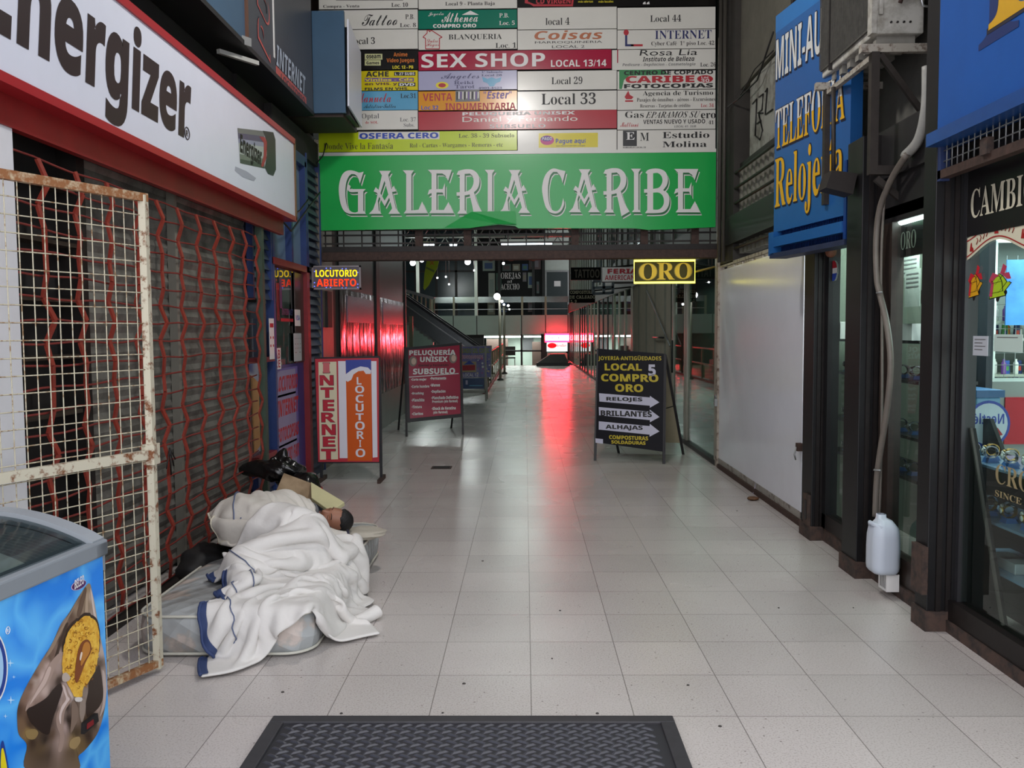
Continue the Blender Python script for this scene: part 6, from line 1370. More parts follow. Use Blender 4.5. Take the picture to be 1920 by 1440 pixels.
m = MB(); c = onY(1895, 800, 5.6); m.box((c.x - .18, 5.5, 0), (c.x + .3, 5.9, c.z + .3), mat('counter_grey', '#8f9490', .5)); m.box((c.x - .1, 5.49, c.z - .1), (c.x + .1, 5.5, c.z + .2), RED); tag(m.build('shop_counter'), 'grey counter with a red patch beside the small freezer in the shop', 'counter')
for i, o in enumerate(prs):
    if i not in used: bpy.data.objects.remove(o)
# ================================================================== FLOOR STANDING SIGNS
def px_poly(f, pts): return [f.px(*p_) for p_ in pts]
STK = mat('stand_steel', '#2f3034', .45, .4, var=.2)
# internet / locutorio stand
f = front(8.52); t = thing('sign_stand', 'standing sign with INTERNET in red blocks and LOCUTORIO on orange, by the blue louvres', 'sign', (f.px(652, 890)[0], 8.52, 0))
CRM = mat('sign_cream', '#d9d3b4', .4); OR2 = mat('sign_orange', '#cf5a16', .35); BL2 = mat('sign_violet_blue', '#3a4a9c', .35); RD2 = mat('sign_rose_red', '#b8303c', .4); WH2 = mat('sign_stand_white', '#dcdde6', .35); LR2 = mat('block_letter_red', '#b5283a', .4); LO2 = mat('block_letter_edge', '#6a3a44', .5)
q = px_poly(f, ((589, 670), (712, 668), (714, 868), (595, 869)))
MB().prism(f, q, -.03, 0, STK).build('frame', t)
m = MB().flat(f, px_poly(f, ((591, 673), (710, 671), (711, 866), (597, 866))), .002, RD2)
m.flat(f, px_poly(f, ((597, 679), (631, 678), (634, 861), (600, 862))), .003, CRM)
m.flat(f, px_poly(f, ((634, 677), (648, 677), (652, 859), (637, 859))), .003, WH2)
m.flat(f, px_poly(f, ((648, 675), (696, 674), (698, 864), (652, 864))), .0032, OR2)
m.flat(f, px_poly(f, ((696, 677), (706, 677), (708, 857), (699, 858))), .003, WH2)
m.flat(f, px_poly(f, ((648, 675), (696, 674), (696, 700), (688, 692), (672, 692), (660, 700), (649, 704))), .0036, BL2)
m.flat(f, px_poly(f, ((648, 702), (660, 693), (676, 687), (690, 689), (696, 695), (695, 701), (686, 701), (682, 695), (672, 696), (663, 702), (659, 712), (652, 716), (648, 713))), .0042, WH2)
m.build('printed_face', t)
m = MB()
for ch, bx in zip('INTERNET', ((606, 680, 618, 699), (600, 704, 625, 722), (602, 727, 625, 745), (606, 750, 626, 770), (603, 774, 628, 791), (604, 796, 629, 815), (606, 819, 628, 837), (603, 842, 629, 861))):
    m.textpx(f, ch, (bx[0] - .8, bx[1] - .8, bx[2] + 1.2, bx[3] + 1), LO2, 'bb', .005); m.textpx(f, ch, bx, LR2, 'bb', .006)
    if ch in 'I': m.slab(f, *f.box(bx[0], bx[1], bx[2], bx[3]), 0, .0065, mat('faded_letter', '#c96a6c', .4))
for ch, bx in zip('LOCUTORIO', ((669, 707, 678, 721), (666, 723, 683, 737), (667, 740, 682, 755), (667, 757, 682, 772), (667, 775, 682, 788), (666, 790, 684, 806), (669, 808, 683, 823), (673.5, 825, 677.5, 838), (667, 841, 685, 857))): m.textpx(f, ch, bx, WH2, 'b', .005)
m.build('lettering', t)
xr_ = f.px(714, 868)[0]; xl_ = f.px(598, 868)[0]; zlo = f.px(714, 868)[1]
for x in (xl_ + .02, xr_): MB().bar((x, 8.535, 0), (x, 8.535, zlo + .95), .026, .026, STK).build('leg', t)
for x in (xl_ + .02, xr_): MB().bar((x, 8.38, .02), (x, 8.72, .02), .03, .04, RUST).build('foot', t)

# hairdresser A-frame
def aframe(name, label, FL, FR_, tilt, H, depth, legmat):
    a = onZ(*FL); b_ = onZ(*FR_); f = Fr((a.x, a.y, 0), (b_.x - a.x, b_.y - a.y, 0), (0, tilt, 1)); return thing(name, label, 'A-frame sign', ((a.x + b_.x) / 2, (a.y + b_.y) / 2 + depth / 2, 0)), f
BORD = mat('board_frame_black', '#211f22', .5)
t, f = aframe('a_frame_sign', 'crimson hairdresser A-frame board reading PELUQUERIA UNISEX SUBSUELO', (762, 819), (868, 815), .2, 1.28, .6, BORD)
MB().prism(f, px_poly(f, ((751, 651), (857, 647), (866, 787), (762, 792))), -.025, 0, BORD).build('frame', t)
MB().flat(f, px_poly(f, ((757, 656), (853, 652), (862, 781), (767, 785))), .004, mat('salon_crimson', '#a3193c', .35, var=.06)).build('printed_face', t)
m = MB()
for s_, bx, st, c in (('PELUQUERÍA', (759, 656.5, 846, 670), 'bb', WHT), ('UNISEX', (780, 671, 832, 681), 'bb', WHT), ('Daniel y Fernando', (778, 685, 834, 690.5), 'b', BLK), ('SUBSUELO', (768, 693, 847, 704), 'bb', WHT), ('•Corte mujer', (765, 710, 794, 716), 'bb', WHT), ('•Corte hombre', (766, 723, 800, 728.5), 'bb', WHT), ('•Brushing', (767, 736, 790, 742), 'bb', WHT), ('•Planchita', (768, 748, 792, 754), 'bb', WHT), ('•Tintura', (769, 761, 788, 766.5), 'bb', WHT), ('•Claritos', (770, 774, 791, 779.5), 'bb', WHT),
                      ('•Permanente', (801, 709.5, 831, 715), 'bb', WHT), ('•Manos', (802, 722, 820, 727.5), 'bb', WHT), ('•Depilación', (804, 734, 831, 741), 'bb', WHT), ('•Planchado Definitivo', (805, 746, 856, 752), 'bb', WHT), ('Premium (sin formol)', (807, 753.5, 855, 760), 'bb', WHT), ('•Shock de Keratina', (807, 766, 852, 772), 'bb', WHT), ('(sin formol)', (810, 773.5, 837, 780), 'bb', WHT)):
    m.textpx(f, s_, bx, c, st, .008)
m.flat(f, px_poly(f, ((761, 706.5), (854, 704.5), (854, 706), (761, 708))), .008, WHT)
for cx, cy in ((767, 678), (842, 676)):
    cu, cv_ = f.px(cx, cy)
    m.flat(f, [(cu + .06 * math.cos(a), cv_ + .075 * math.sin(a)) for a in np.linspace(0, 2 * PI, 16, endpoint=False)], .006, mat('portrait_hair', '#8a7a72', .5)); m.flat(f, [(cu + .01 + .035 * math.cos(a), cv_ + .05 * math.sin(a)) for a in np.linspace(0, 2 * PI, 16, endpoint=False)], .007, mat('portrait_skin', '#d8b8a6', .5))
m.build('lettering', t)
def legs(t, f, FL, FR_, BL, BR, topl, topr, c, w_=.028):
    tl = f(*f.px(*topl), -.03); tr = f(*f.px(*topr), -.03)
    for a, tp in ((onZ(*FL), tl), (onZ(*FR_), tr)): MB().bar(a + Vector((0, .015, 0)), f(*f.px(*(topl if tp is tl else topr)), -.014), w_, w_, c, up=(1, 0, 0)).build('leg', t)
    for a, tp in ((onZ(*BL), tl), (onZ(*BR), tr)): MB().bar(a, tp, w_, w_, c, up=(1, 0, 0)).build('leg', t)
    return tl, tr
legs(t, f, (762, 819), (868, 815), (747, 806), (846, 803), (752, 652), (856, 648), BORD)
# black gold buyer A-frame
t, f = aframe('a_frame_sign', 'black gold buyer A-frame board with yellow letters and three white arrows', (1116, 864), (1245, 870), .215, 1.32, .65, BORD)
NAV = mat('board_night_blue', '#14141c', .5, var=.15, spec=.2)
MB().prism(f, px_poly(f, ((1134, 652), (1262, 653), (1248, 838), (1119, 829))), -.02, 0, NAV).build('panel', t)
GOL = mat('board_yellow', '#c4b01c', .4); ARW = mat('arrow_white', '#c9c9dc', .4)
m = MB(); ar = lambda pts: [(1060 + x * .1944, 620 + y * .1944) for x, y in pts]
for pts in (((370, 598), (862, 604), (862, 588), (950, 645), (853, 705), (855, 684), (368, 678)), ((358, 732), (850, 742), (852, 722), (942, 787), (845, 845), (846, 824), (356, 812)), ((350, 870), (840, 882), (843, 860), (932, 927), (832, 985), (833, 965), (343, 950))):
    m.flat(f, px_poly(f, ar(pts)), .003, ARW)
for s_, bx, st, c in (('JOYERIA·ANTIGÜEDADES', (1135, 661, 1254, 672), 'b', GOL), ('LOCAL', (1146, 677, 1216, 690.5), 'bb', GOL), ('COMPRO', (1138, 696, 1246, 710.5), 'bb', GOL), ('ORO', (1163, 715, 1216, 730), 'bb', GOL), ('RELOJES', (1145, 740.5, 1213, 749.5), 'bb', BLK), ('BRILLANTES', (1132.5, 766, 1229, 776.5), 'bb', BLK), ('ALHAJAS', (1140, 793, 1210, 803), 'bb', BLK), ('COMPOSTURAS', (1145.5, 812.5, 1219, 820), 'bb', GOL), ('SOLDADURAS', (1149, 822, 1213.5, 828.5), 'bb', GOL), ('5', (1228, 675, 1242, 697), 'bb', ARW)):
    m.textpx(f, s_, bx, c, st, .006)
m.flat(f, px_poly(f, ar(((305, 1038), (378, 1040), (376, 1085), (304, 1080)))), .003, ARW)
m.build('lettering', t)
tl, tr = legs(t, f, (1116, 864), (1245, 870), (1160, 849), (1281, 852), (1135, 653), (1261, 654), BORD, .03)
br = onZ(1281, 852); bl = onZ(1160, 849)
lp = lambda a, b_, q: a.lerp(b_, q)
MB().hexa([lp(bl, tl, .12), lp(br, tr, .12), lp(br, tr, .12) + Vector((0, .02, 0)), lp(bl, tl, .12) + Vector((0, .02, 0)), lp(bl, tl, .97), lp(br, tr, .97), lp(br, tr, .97) + Vector((0, .02, 0)), lp(bl, tl, .97) + Vector((0, .02, 0))], mat('back_panel_cream', '#a39a80', .6, var=.1)).build('back_panel', t)
a = onZ(1245, 870); a = a.lerp(f(*f.px(1261, 654), -.014), .5); MB().tube([a, lp(br, tr, .5)], .006, IRON, 5).build('hinge_stay', t)
# blue games board
f = front(18.4); t = thing('poster_stand', 'blue and violet games poster on a white metal stand behind the crimson board', 'sign', (f.px(885, 740)[0], 18.4, 0))
STW = mat('stand_white', '#a9a8a0', .5, var=.15)
m = MB().flat(f, px_poly(f, ((858, 650), (920, 649), (920, 707), (860, 708))), .002, mat('games_violet', '#5c5a9a', .4, dirt='#8a86b8', var=.4, vscale=7))
m.flat(f, px_poly(f, ((866, 678), (893, 678), (893, 698), (866, 698))), .003, mat('games_tan', '#b0a07a', .4)); m.flat(f, px_poly(f, ((867, 685), (891, 684), (891, 694), (867, 695))), .004, RED); m.flat(f, px_poly(f, ((869, 684), (880, 676), (890, 683))), .0036, BLUP)
for k in range(26):
    x, y = rnd.uniform(895, 918), rnd.uniform(668, 704); r = rnd.uniform(1, 2.4); m.flat(f, px_poly(f, [(x + r * math.cos(a), y + r * math.sin(a)) for a in np.linspace(0, 2 * PI, 9, endpoint=False)]), .003 + k * .0001, [PNK, WHT, BLUP, LAV, mat('games_cream', '#c9b8a0', .5), PUR][k % 6])
m.textpx(f, 'MUNDO DEL COMIC', (861, 653, 918, 662), mat('games_green', '#8a9a3a', .4), 'bb', .005); m.textpx(f, 'VIDEOJUEGOS', (863, 666, 906, 674), mat('games_pink', '#d8a8b0', .4), 'bb', .006); m.textpx(f, 'LOCAL 12', (868, 700, 897, 706), WHT, 'b', .005); m.build('printed_face', t)
MB().prism(f, px_poly(f, ((857, 649), (922, 648), (922, 708), (858, 709))), -.03, 0, STW).build('frame', t)
u0, v0, u1, v1 = f.box(862, 709, 908, 729); m = MB().slab(f, u0, v0, u1, v1, -.02, .0, mat('games_blue', '#27497a', .4, var=.2)); m.flat(f, px_poly(f, ((873, 713), (877, 713), (877, 721), (873, 721))), .004, LAV); m.flat(f, px_poly(f, ((880, 722), (905, 722), (905, 724), (880, 724))), .004, SKY); m.build('lower_panel', t)
for px in (861, 911):
    x = f.px(px, 720)[0]
    for y in (18.38, 18.95): MB().bar((x, y, 0), (x, y if y < 18.5 else 18.42, f.px(px, 650)[1]), .04, .04, STW).build('leg', t)
MB().bar((f.px(861, 735)[0], 18.38, .2), (f.px(911, 735)[0], 18.38, .2), .04, .06, STW).build('cross_rail', t)
# pale railing along the stair opening
t = thing('corridor_railing', 'pale railing along the left edge of the corridor beside the lamp posts', 'railing', (-.96, 28, 0))
RLP = mat('railing_paint', '#8a8068', .45, .1, var=.2)
for y in np.arange(20.5, 36.9, 1.6): MB().bar((-.96, y, 0), (-.96, y, .95), .05, .05, RLP).build('post', t)
for z in (.5, .95): MB().bar((-.96, 20.5, z), (-.96, 36.6, z), .04, .04, RLP).build('rail', t)
m = MB().box((-.97, 20.6, .1), (-.95, 36.5, .46), glass('railing_glass', '#b9b79a', .8)); m.build('glass_panel', t)
MB().box((-1.02, 20.4, 0), (-.91, 36.9, .06), mat('red_kerb', '#7a2a30', .5)).build('kerb', t)

# ================================================================== ICE CREAM FREEZER
P0 = onZ(192, 1038, .86); ad = Vector((.104, 1, 0)).normalized(); bd = Vector((-ad.y, ad.x, 0))
fz = Fr((P0.x, P0.y, 0), ad); LEN, WID = 1.15, .66
t = thing('ice_cream_freezer', 'blue ice cream chest freezer with a chocolate cone picture and a curved glass lid', 'freezer', (P0.x, P0.y - .5, 0))
WATER = bpy.data.materials.new('water_blue_print'); WATER.use_nodes = True; MATS['water_blue_print'] = WATER
_t = WATER.node_tree; _b = _t.nodes['Principled BSDF']; _b.inputs['Roughness'].default_value = .3
_c = _t.nodes.new('ShaderNodeTexCoord'); _nz = _t.nodes.new('ShaderNodeTexNoise'); _nz.inputs['Scale'].default_value = 4
_mx = _t.nodes.new('ShaderNodeMix'); _mx.data_type = 'VECTOR'; _mx.inputs['Factor'].default_value = .25
_v = _t.nodes.new('ShaderNodeTexVoronoi'); _v.feature = 'DISTANCE_TO_EDGE'; _v.inputs['Scale'].default_value = 7
_r = _t.nodes.new('ShaderNodeValToRGB'); _r.color_ramp.elements[0].position = 0; _r.color_ramp.elements[1].position = .3
_r.color_ramp.elements[0].color = lin('#58b4f4'); _r.color_ramp.elements[1].color = lin('#1a80e2')
_t.links.new(_c.outputs['Object'], _nz.inputs['Vector']); _t.links.new(_c.outputs['Object'], _mx.inputs[4]); _t.links.new(_nz.outputs['Color'], _mx.inputs[5]); _t.links.new(_mx.outputs[1], _v.inputs['Vector']); _t.links.new(_v.outputs['Distance'], _r.inputs[0]); _t.links.new(_r.outputs[0], _b.inputs['Base Color'])
def fb3(s_, w_, z): return P0.xyz * 0 + Vector((P0.x, P0.y, 0)) - ad * s_ + bd * w_ + Vector((0, 0, z))
MB().hexa([fb3(LEN, 0, .05), fb3(0, 0, .05), fb3(0, WID, .05), fb3(LEN, WID, .05), fb3(LEN, 0, .86), fb3(0, 0, .86), fb3(0, WID, .86), fb3(LEN, WID, .86)], WATER).build('body', t)
MB().hexa([fb3(LEN - .03, .03, 0), fb3(.03, .03, 0), fb3(.03, WID - .03, 0), fb3(LEN - .03, WID - .03, 0), fb3(LEN - .03, .03, .05), fb3(.03, .03, .05), fb3(.03, WID - .03, .05), fb3(LEN - .03, WID - .03, .05)], BLACK).build('plinth', t)
GRL = mat('lid_grey', '#7f868c', .4, var=.05)
arch = lambda w_: .9 + .085 * math.sin(PI * (w_ / WID)) ** .85 if 0 < w_ < WID else .9
ws = [WID * k / 20 for k in range(21)]
def arched(s0, s1, dz0, dz1, mm):
    m = MB(); vs = []
    for w_ in ws: vs += [fb3(s0, w_, arch(w_) + dz0), fb3(s1, w_, arch(w_) + dz0), fb3(s1, w_, arch(w_) + dz1), fb3(s0, w_, arch(w_) + dz1)]
    fs = [(0, 1, 2, 3), (80, 83, 82, 81)]
    for i in range(20):
        for j in range(4): fs.append((i * 4 + j, (i + 1) * 4 + j, (i + 1) * 4 + (j + 1) % 4, i * 4 + (j + 1) % 4))
    return m.add(vs, fs, mm, False)
m = MB()
def bx(s0, s1, w0, w1, z0, z1): m.hexa([fb3(s1, w0, z0), fb3(s0, w0, z0), fb3(s0, w1, z0), fb3(s1, w1, z0), fb3(s1, w0, z1), fb3(s0, w0, z1), fb3(s0, w1, z1), fb3(s1, w1, z1)], GRL)
bx(-.012, LEN, -.012, .055, .855, .902); bx(-.012, LEN, WID - .05, WID + .012, .855, .905); bx(-.012, .05, -.012, WID + .012, .855, .9); m.build('rim', t, .006)
a_ = arched(-.01, .045, -.03, .006, mat('lid_frame_grey', '#8d9399', .35)); a_.build('lid_frame', t)
m = MB(); vs = []
for s_ in (.0, .025): pass
q = arched(-.012, .0, -.09, .0, GRL); q.build('end_cap', t)
lg = arched(.05, LEN - .02, -.012, -.006, glass('lid_glass', '#c9cfd0', 1.0, .05, 1.22)); lg.build('lid_glass', t)
for k, s_ in enumerate((.46,)): arched(s_, s_ + .03, -.006, .008, GRL).build('lid_handle', t)
arched(.05, LEN - .02, -.034, -.03, mat('freezer_shade', '#8a8e90', .5)).build('shade_sheet', t)
m = MB()
def bx2(s0, s1, w0, w1, z0, z1, mm): m.hexa([fb3(s1, w0, z0), fb3(s0, w0, z0), fb3(s0, w1, z0), fb3(s1, w1, z0), fb3(s1, w0, z1), fb3(s0, w0, z1), fb3(s0, w1, z1), fb3(s1, w1, z1)], mm)
bx2(.06, LEN - .03, .06, WID - .05, .861, .884, mat('freezer_inside', '#6d7173', .5)); m.build('inner_cover', t)
m = MB(); ln_ = mat('shade_lines', '#a9adac', .5)
for k in range(34):
    for i in range(18):
        w0, w1 = ws[i + 1], ws[i + 2]; q0 = .06 + k * .021 + w0 * .25; q1 = .06 + k * .021 + w1 * .25
        if w1 < WID - .02: m.quad(fb3(q0, w0, arch(w0) - .028), fb3(q0 + .0025, w0, arch(w0) - .028), fb3(q1 + .0025, w1, arch(w1) - .028), fb3(q1, w1, arch(w1) - .028), ln_)
m.build('shade_lines', t)
m = MB(); pc_ = mat('price_card', '#d6dbd2', .5)
for i in range(1, 13): m.quad(fb3(.26, ws[i], arch(ws[i]) - .024), fb3(.75, ws[i], arch(ws[i]) - .024), fb3(.75, ws[i + 1], arch(ws[i + 1]) - .024), fb3(.26, ws[i + 1], arch(ws[i + 1]) - .024), pc_)
m.build('price_card', t)
# printed picture on the side
def Z(pts):
    pts = list(pts); out = []
    if len(pts) in (5, 6, 7, 9, 11, 12, 13, 14, 15, 23, 24):      # soft printed outlines
        n_ = len(pts)
        for i in range(n_):
            a, b_, c_, d_ = pts[i - 1], pts[i], pts[(i + 1) % n_], pts[(i + 2) % n_]
            for k in range(4):
                q = k / 4; out.append(tuple(.5 * (2 * b_[j] + (c_[j] - a[j]) * q * .8 + (2 * a[j] - 5 * b_[j] + 4 * c_[j] - d_[j]) * q * q * .8 + (1.2 * (q * q - q * q) ) + (3 * b_[j] - a[j] - 3 * c_[j] + d_[j]) * q ** 3 * .8 + (c_[j] - b_[j]) * (.4 * (3 * q * q - 2 * q ** 3))) for j in (0, 1)))
    else: out = pts
    return px_poly(fz, [(x * .375, 900 + y * .375) for x, y in out])
C1 = mat('choc_dark', '#2c1d15', .35); C2 = mat('choc_mid', '#543b2c', .35); C3 = mat('choc_light', '#7d6454', .35); C4 = mat('choc_shine', '#b39c92', .35); G1 = mat('wafer_gold', '#c98f1e', .4, dirt='#e8bf4a', var=.5, vscale=60); G2 = mat('caramel_brown', '#7a3f16', .35); G3 = mat('caramel_light', '#b5772a', .35)
C1 = mat('choc_dark', '#2c1d15', .35)
ctl = """500,20,8f7a5e 480,80,9a8468 520,80,b8a698 450,100,6f5642 490,130,8a7660 430,150,8d7964 540,180,a8978c 400,190,5a4434 360,210,8c7866 330,270,7a6450 380,260,4a3527 300,330,8a7260 340,330,3f2c20
260,390,7a6150 300,400,6a5244 330,420,b09a90 230,450,8a7260 270,470,b59e94 200,520,6a5040 240,540,c0a9a0 300,520,8f7a6e 170,580,6e5444 200,620,a89084 250,610,b8a298 140,650,7a5f4e 170,690,9c8478 230,680,8a7266
110,720,4e382a 140,730,5f4838 200,730,3a281e 260,720,4a382e 300,640,2e211a 330,560,3a2a20 280,780,2a1e18 170,800,3e2c20 120,800,6e553e 160,850,8f7448 220,830,4a3a2a 180,900,3a2a1e 250,880,2e2219 300,860,5a4636
230,940,57452f 330,900,a08a80 360,600,b9a49c 390,640,c9b8b0 350,700,b09a90 330,760,8a7468 360,820,a8928a 345,900,8f7a70 420,700,5a4638 430,770,7a6658 400,800,3a2a1e 470,700,8a7868 500,640,8f8074 480,780,4a3828
430,850,4a3a28 420,900,9a8050 460,920,6a5434 500,870,3a2a1e 530,800,3e3024 550,700,a89488 570,640,8a766a 590,600,b8a8a0 580,520,9a887c 560,460,5a4a3e 585,720,6f5c4e 560,780,8f7c6e 540,860,6a5646 520,920,4a382a
570,380,b8a79c 555,300,8a776a 545,240,6a5648 375,700,2a1d16 385,780,2c2018 310,700,2a1e17 160,760,4a3628 200,560,a89488 280,430,5f4a3a 320,480,9f8a80 525,650,3a2c22 512,740,3a2c20 250,960,3a2b1e 400,960,5a4834""".split()
CP = np.array([[float(q) for q in c_.split(',')[:2]] for c_ in ctl]); CC = np.array([lin(c_.split(',')[2])[:3] for c_ in ctl])
PRINT = bpy.data.materials.new('chocolate_print'); PRINT.use_nodes = True; _pb = PRINT.node_tree.nodes['Principled BSDF']; _pb.inputs['Roughness'].default_value = .3
_at = PRINT.node_tree.nodes.new('ShaderNodeAttribute'); _at.attribute_name = 'ink'; PRINT.node_tree.links.new(_at.outputs['Color'], _pb.inputs['Base Color'])
OUT = [(500, 5), (520, 60), (540, 160), (560, 280), (590, 430), (600, 560), (598, 650), (580, 760), (545, 860), (480, 945), (440, 985), (430, 1060), (150, 1060), (150, 920), (105, 860), (95, 780), (100, 700), (140, 600), (220, 460), (290, 350), (340, 240), (390, 170), (450, 70)]
def smooth_loop(pts, k=5):
    n_ = len(pts); out = []
    for i in range(n_):
        a, b_, c_, d_ = [np.array(pts[(i + j) % n_], float) for j in (-1, 0, 1, 2)]
        for q in np.arange(k) / k: out.append(.5 * (2 * b_ + (c_ - a) * q + (2 * a - 5 * b_ + 4 * c_ - d_) * q * q + (3 * b_ - a - 3 * c_ + d_) * q ** 3))
    return out
K = 410 / 1235
def W(p_): return fz.px(p_[0] * K, 1092 + p_[1] * K)
ob_ = smooth_loop(OUT); cen = np.array((350., 600.)); rings_ = 46
pts_ = [cen + (p_ - cen) * (r / rings_) for r in range(1, rings_ + 1) for p_ in ob_]; nO = len(ob_)
m = MB(); fs_ = [(r * nO + j, r * nO + (j + 1) % nO, (r + 1) * nO + (j + 1) % nO, (r + 1) * nO + j) for r in range(rings_ - 1) for j in range(nO)] + [tuple(range(nO))]
m.add([fz(*W(p_), .001) for p_ in pts_], fs_, PRINT); o = m.build('chocolate_picture', t, fix=False)
A_ = o.data.color_attributes.new('ink', 'FLOAT_COLOR', 'POINT')
for i, p_ in enumerate(pts_):
    d2 = ((CP - p_) ** 2 * np.array((1.6, .7))).sum(1) + 30; wt = d2 ** -1.6; c_ = (CC * wt[:, None]).sum(0) / wt.sum(); A_.data[i].color = (*c_, 1)
m = MB(); kk = 0
for col_, pts in (('281b14', [(150, 720), (200, 690), (260, 650), (310, 590), (340, 570), (350, 610), (320, 700), (290, 790), (270, 860), (210, 830), (165, 780)]), ('33261d', [(500, 560), (540, 490), (560, 470), (575, 560), (580, 640), (560, 700), (520, 740), (490, 760), (480, 700), (495, 620)]),
                  ('8f7a66', [(430, 110), (440, 100), (385, 200), (335, 300), (285, 395), (255, 420), (310, 310)]), ('3a2a1e', [(365, 240), (382, 235), (345, 340), (320, 430), (300, 440), (338, 320)]), ('a08a7e', [(330, 400), (345, 420), (310, 480), (275, 560), (225, 620), (170, 690), (142, 728), (150, 690), (195, 620), (230, 560), (270, 470)]),
                  ('c0aaa0', [(270, 480), (285, 490), (255, 570), (205, 640), (165, 690), (200, 620), (240, 550)]), ('9a8478', [(345, 575), (368, 580), (385, 625), (402, 660), (385, 690), (360, 740), (355, 830), (360, 880), (345, 950), (325, 950), (335, 870), (315, 800), (320, 740), (350, 670), (355, 620)]),
                  ('cdbbb4', [(350, 580), (362, 590), (378, 640), (390, 660), (370, 690), (345, 740), (340, 800), (330, 760), (345, 700), (370, 660), (358, 620)]), ('b8a8a0', [(575, 500), (590, 520), (596, 610), (588, 700), (560, 760), (575, 690), (580, 610)]), ('7d6a5c', [(405, 670), (430, 690), (440, 740), (425, 800), (395, 850), (400, 760)]), ('8f8074', [(450, 670), (475, 660), (480, 720), (460, 790), (445, 740)]),
                  ('5f4a3a', [(470, 40), (486, 40), (470, 120), (450, 185), (432, 180)]), ('c9bab0', [(507, 40), (515, 60), (535, 170), (552, 250), (540, 235), (522, 170)]), ('a8937c', [(482, 70), (492, 70), (492, 180), (476, 180)]), ('8a7348', [(140, 840), (190, 828), (212, 850), (190, 885), (150, 880)]), ('9a8258', [(395, 890), (440, 870), (450, 900), (420, 940), (390, 930)])):
    m.flat(fz, [W(p_) for p_ in smooth_loop(pts)], .0014 + kk * .00005, mat('choc_' + col_, '#' + col_, .3)); kk += 1
m.build('chocolate_folds', t); m = MB(); rr = random.Random(3)
gold = smooth_loop([(480, 188), (520, 205), (548, 250), (555, 330), (548, 420), (530, 500), (495, 560), (462, 598), (455, 650), (412, 642), (385, 590), (362, 540), (345, 480), (350, 400), (365, 320), (400, 250), (440, 215)], 4)
gold = [p_ + np.array((rr.uniform(-3, 3), rr.uniform(-3, 3))) for p_ in gold]
m.flat(fz, [W(p_ + (p_ - np.array((455, 430))) * .05 + np.array((0, -6))) for p_ in gold if p_[1] < 420] , .0024, C1)
G1 = mat('wafer_gold', '#c9961f', .4, dirt='#a8690f', var=.5, vscale=55); m.flat(fz, [W(p_) for p_ in gold], .003, G1)
for k in range(120):
    a = rr.uniform(0, 2 * PI); q = math.sqrt(rr.uniform(.05, .95)); cx, cy = 452 + 95 * q * math.cos(a), 410 + 205 * q * math.sin(a) * (1 if math.sin(a) < 0 else 1.02); r = rr.uniform(5, 11)
    if abs(cx - 462) < 40 and 320 < cy < 560 and abs(cx - 480 + (cy - 330) * .22) < 34: continue
    th0 = rr.uniform(0, 2 * PI); arc = [(cx + r * math.cos(b_), cy + r * 1.1 * math.sin(b_)) for b_ in np.linspace(th0, th0 + 4, 8)]; inn = [(cx + r * .55 * math.cos(b_) + 1, cy + r * .6 * math.sin(b_) + 1) for b_ in np.linspace(th0 + 4, th0, 8)]
    m.flat(fz, [W(p_) for p_ in arc + inn], .0034 + k * .000004, mat(('wafer_shadow', 'wafer_bright', 'wafer_mid')[k % 3], ('#8a5510', '#e6bf4e', '#b07a18')[k % 3], .45))
m.flat(fz, [W(p_) for p_ in smooth_loop([(478, 322), (502, 338), (506, 390), (474, 455), (432, 562), (414, 540), (424, 430), (446, 350)])], .0042, mat('caramel_brown', '#6e3a16', .35))
m.flat(fz, [W(p_) for p_ in smooth_loop([(482, 335), (498, 350), (498, 392), (470, 440), (448, 470), (452, 400), (464, 350)])], .0047, mat('caramel_light', '#b0702a', .35)); m.flat(fz, [W(p_) for p_ in smooth_loop([(448, 395), (456, 400), (446, 440), (440, 430)])], .0052, mat('caramel_shine', '#e0cfc0', .3))
m.flat(fz, [W(p_) for p_ in smooth_loop([(345, 520), (368, 510), (390, 540), (370, 560), (345, 555)])], .0042, mat('nougat_pale', '#b5a79a', .4)); m.flat(fz, [W(p_) for p_ in smooth_loop([(416, 650), (456, 650), (452, 672), (420, 672)], 2)], .0042, mat('nougat_white', '#d0cbc6', .4))
m.flat(fz, Z([(390 + 38 * math.cos(a), 525 + 24 * math.sin(a) - 13 * math.cos(a)) for a in np.linspace(0, 2 * PI, 22, endpoint=False)]), .002, mat('logo_ring', '#c9b8d8', .4)); m.flat(fz, Z([(390 + 35 * math.cos(a), 525 + 21 * math.sin(a) - 12 * math.cos(a)) for a in np.linspace(0, 2 * PI, 22, endpoint=False)]), .003, mat('logo_purple', '#4a1c5a', .4))
a = fz.px(366 * .375, 900 + 545 * .375); b_ = fz.px(414 * .375, 900 + 505 * .375); m.text(Fr(fz(a[0], a[1] - .002), ad + Vector((0, 0, .1)), (0, 0, 1)), 'BELEO', (0, 0, b_[0] - a[0], .026), WHT, 'bi', .004)
m.flat(fz, Z([(-62 + 98 * math.cos(a), 940 + 200 * math.sin(a)) for a in np.linspace(0, 2 * PI, 40, endpoint=False)]), .002, WHT); m.flat(fz, Z([(-64 + 92 * math.cos(a), 940 + 190 * math.sin(a)) for a in np.linspace(0, 2 * PI, 40, endpoint=False)]), .003, mat('logo_navy', '#1c3a8a', .35)); m.flat(fz, Z([(-66 + 76 * math.cos(a), 940 + 165 * math.sin(a)) for a in np.linspace(0, 2 * PI, 40, endpoint=False)]), .004, mat('logo_pale', '#9cc4e6', .35))
m.flat(fz, Z(((0, 1330), (15, 1310), (40, 1440), (45, 1500), (0, 1500))), .002, mat('logo_navy', '#1c3a8a', .35)); m.flat(fz, Z(((0, 1360), (12, 1345), (30, 1440), (34, 1500), (0, 1500))), .003, YEL)
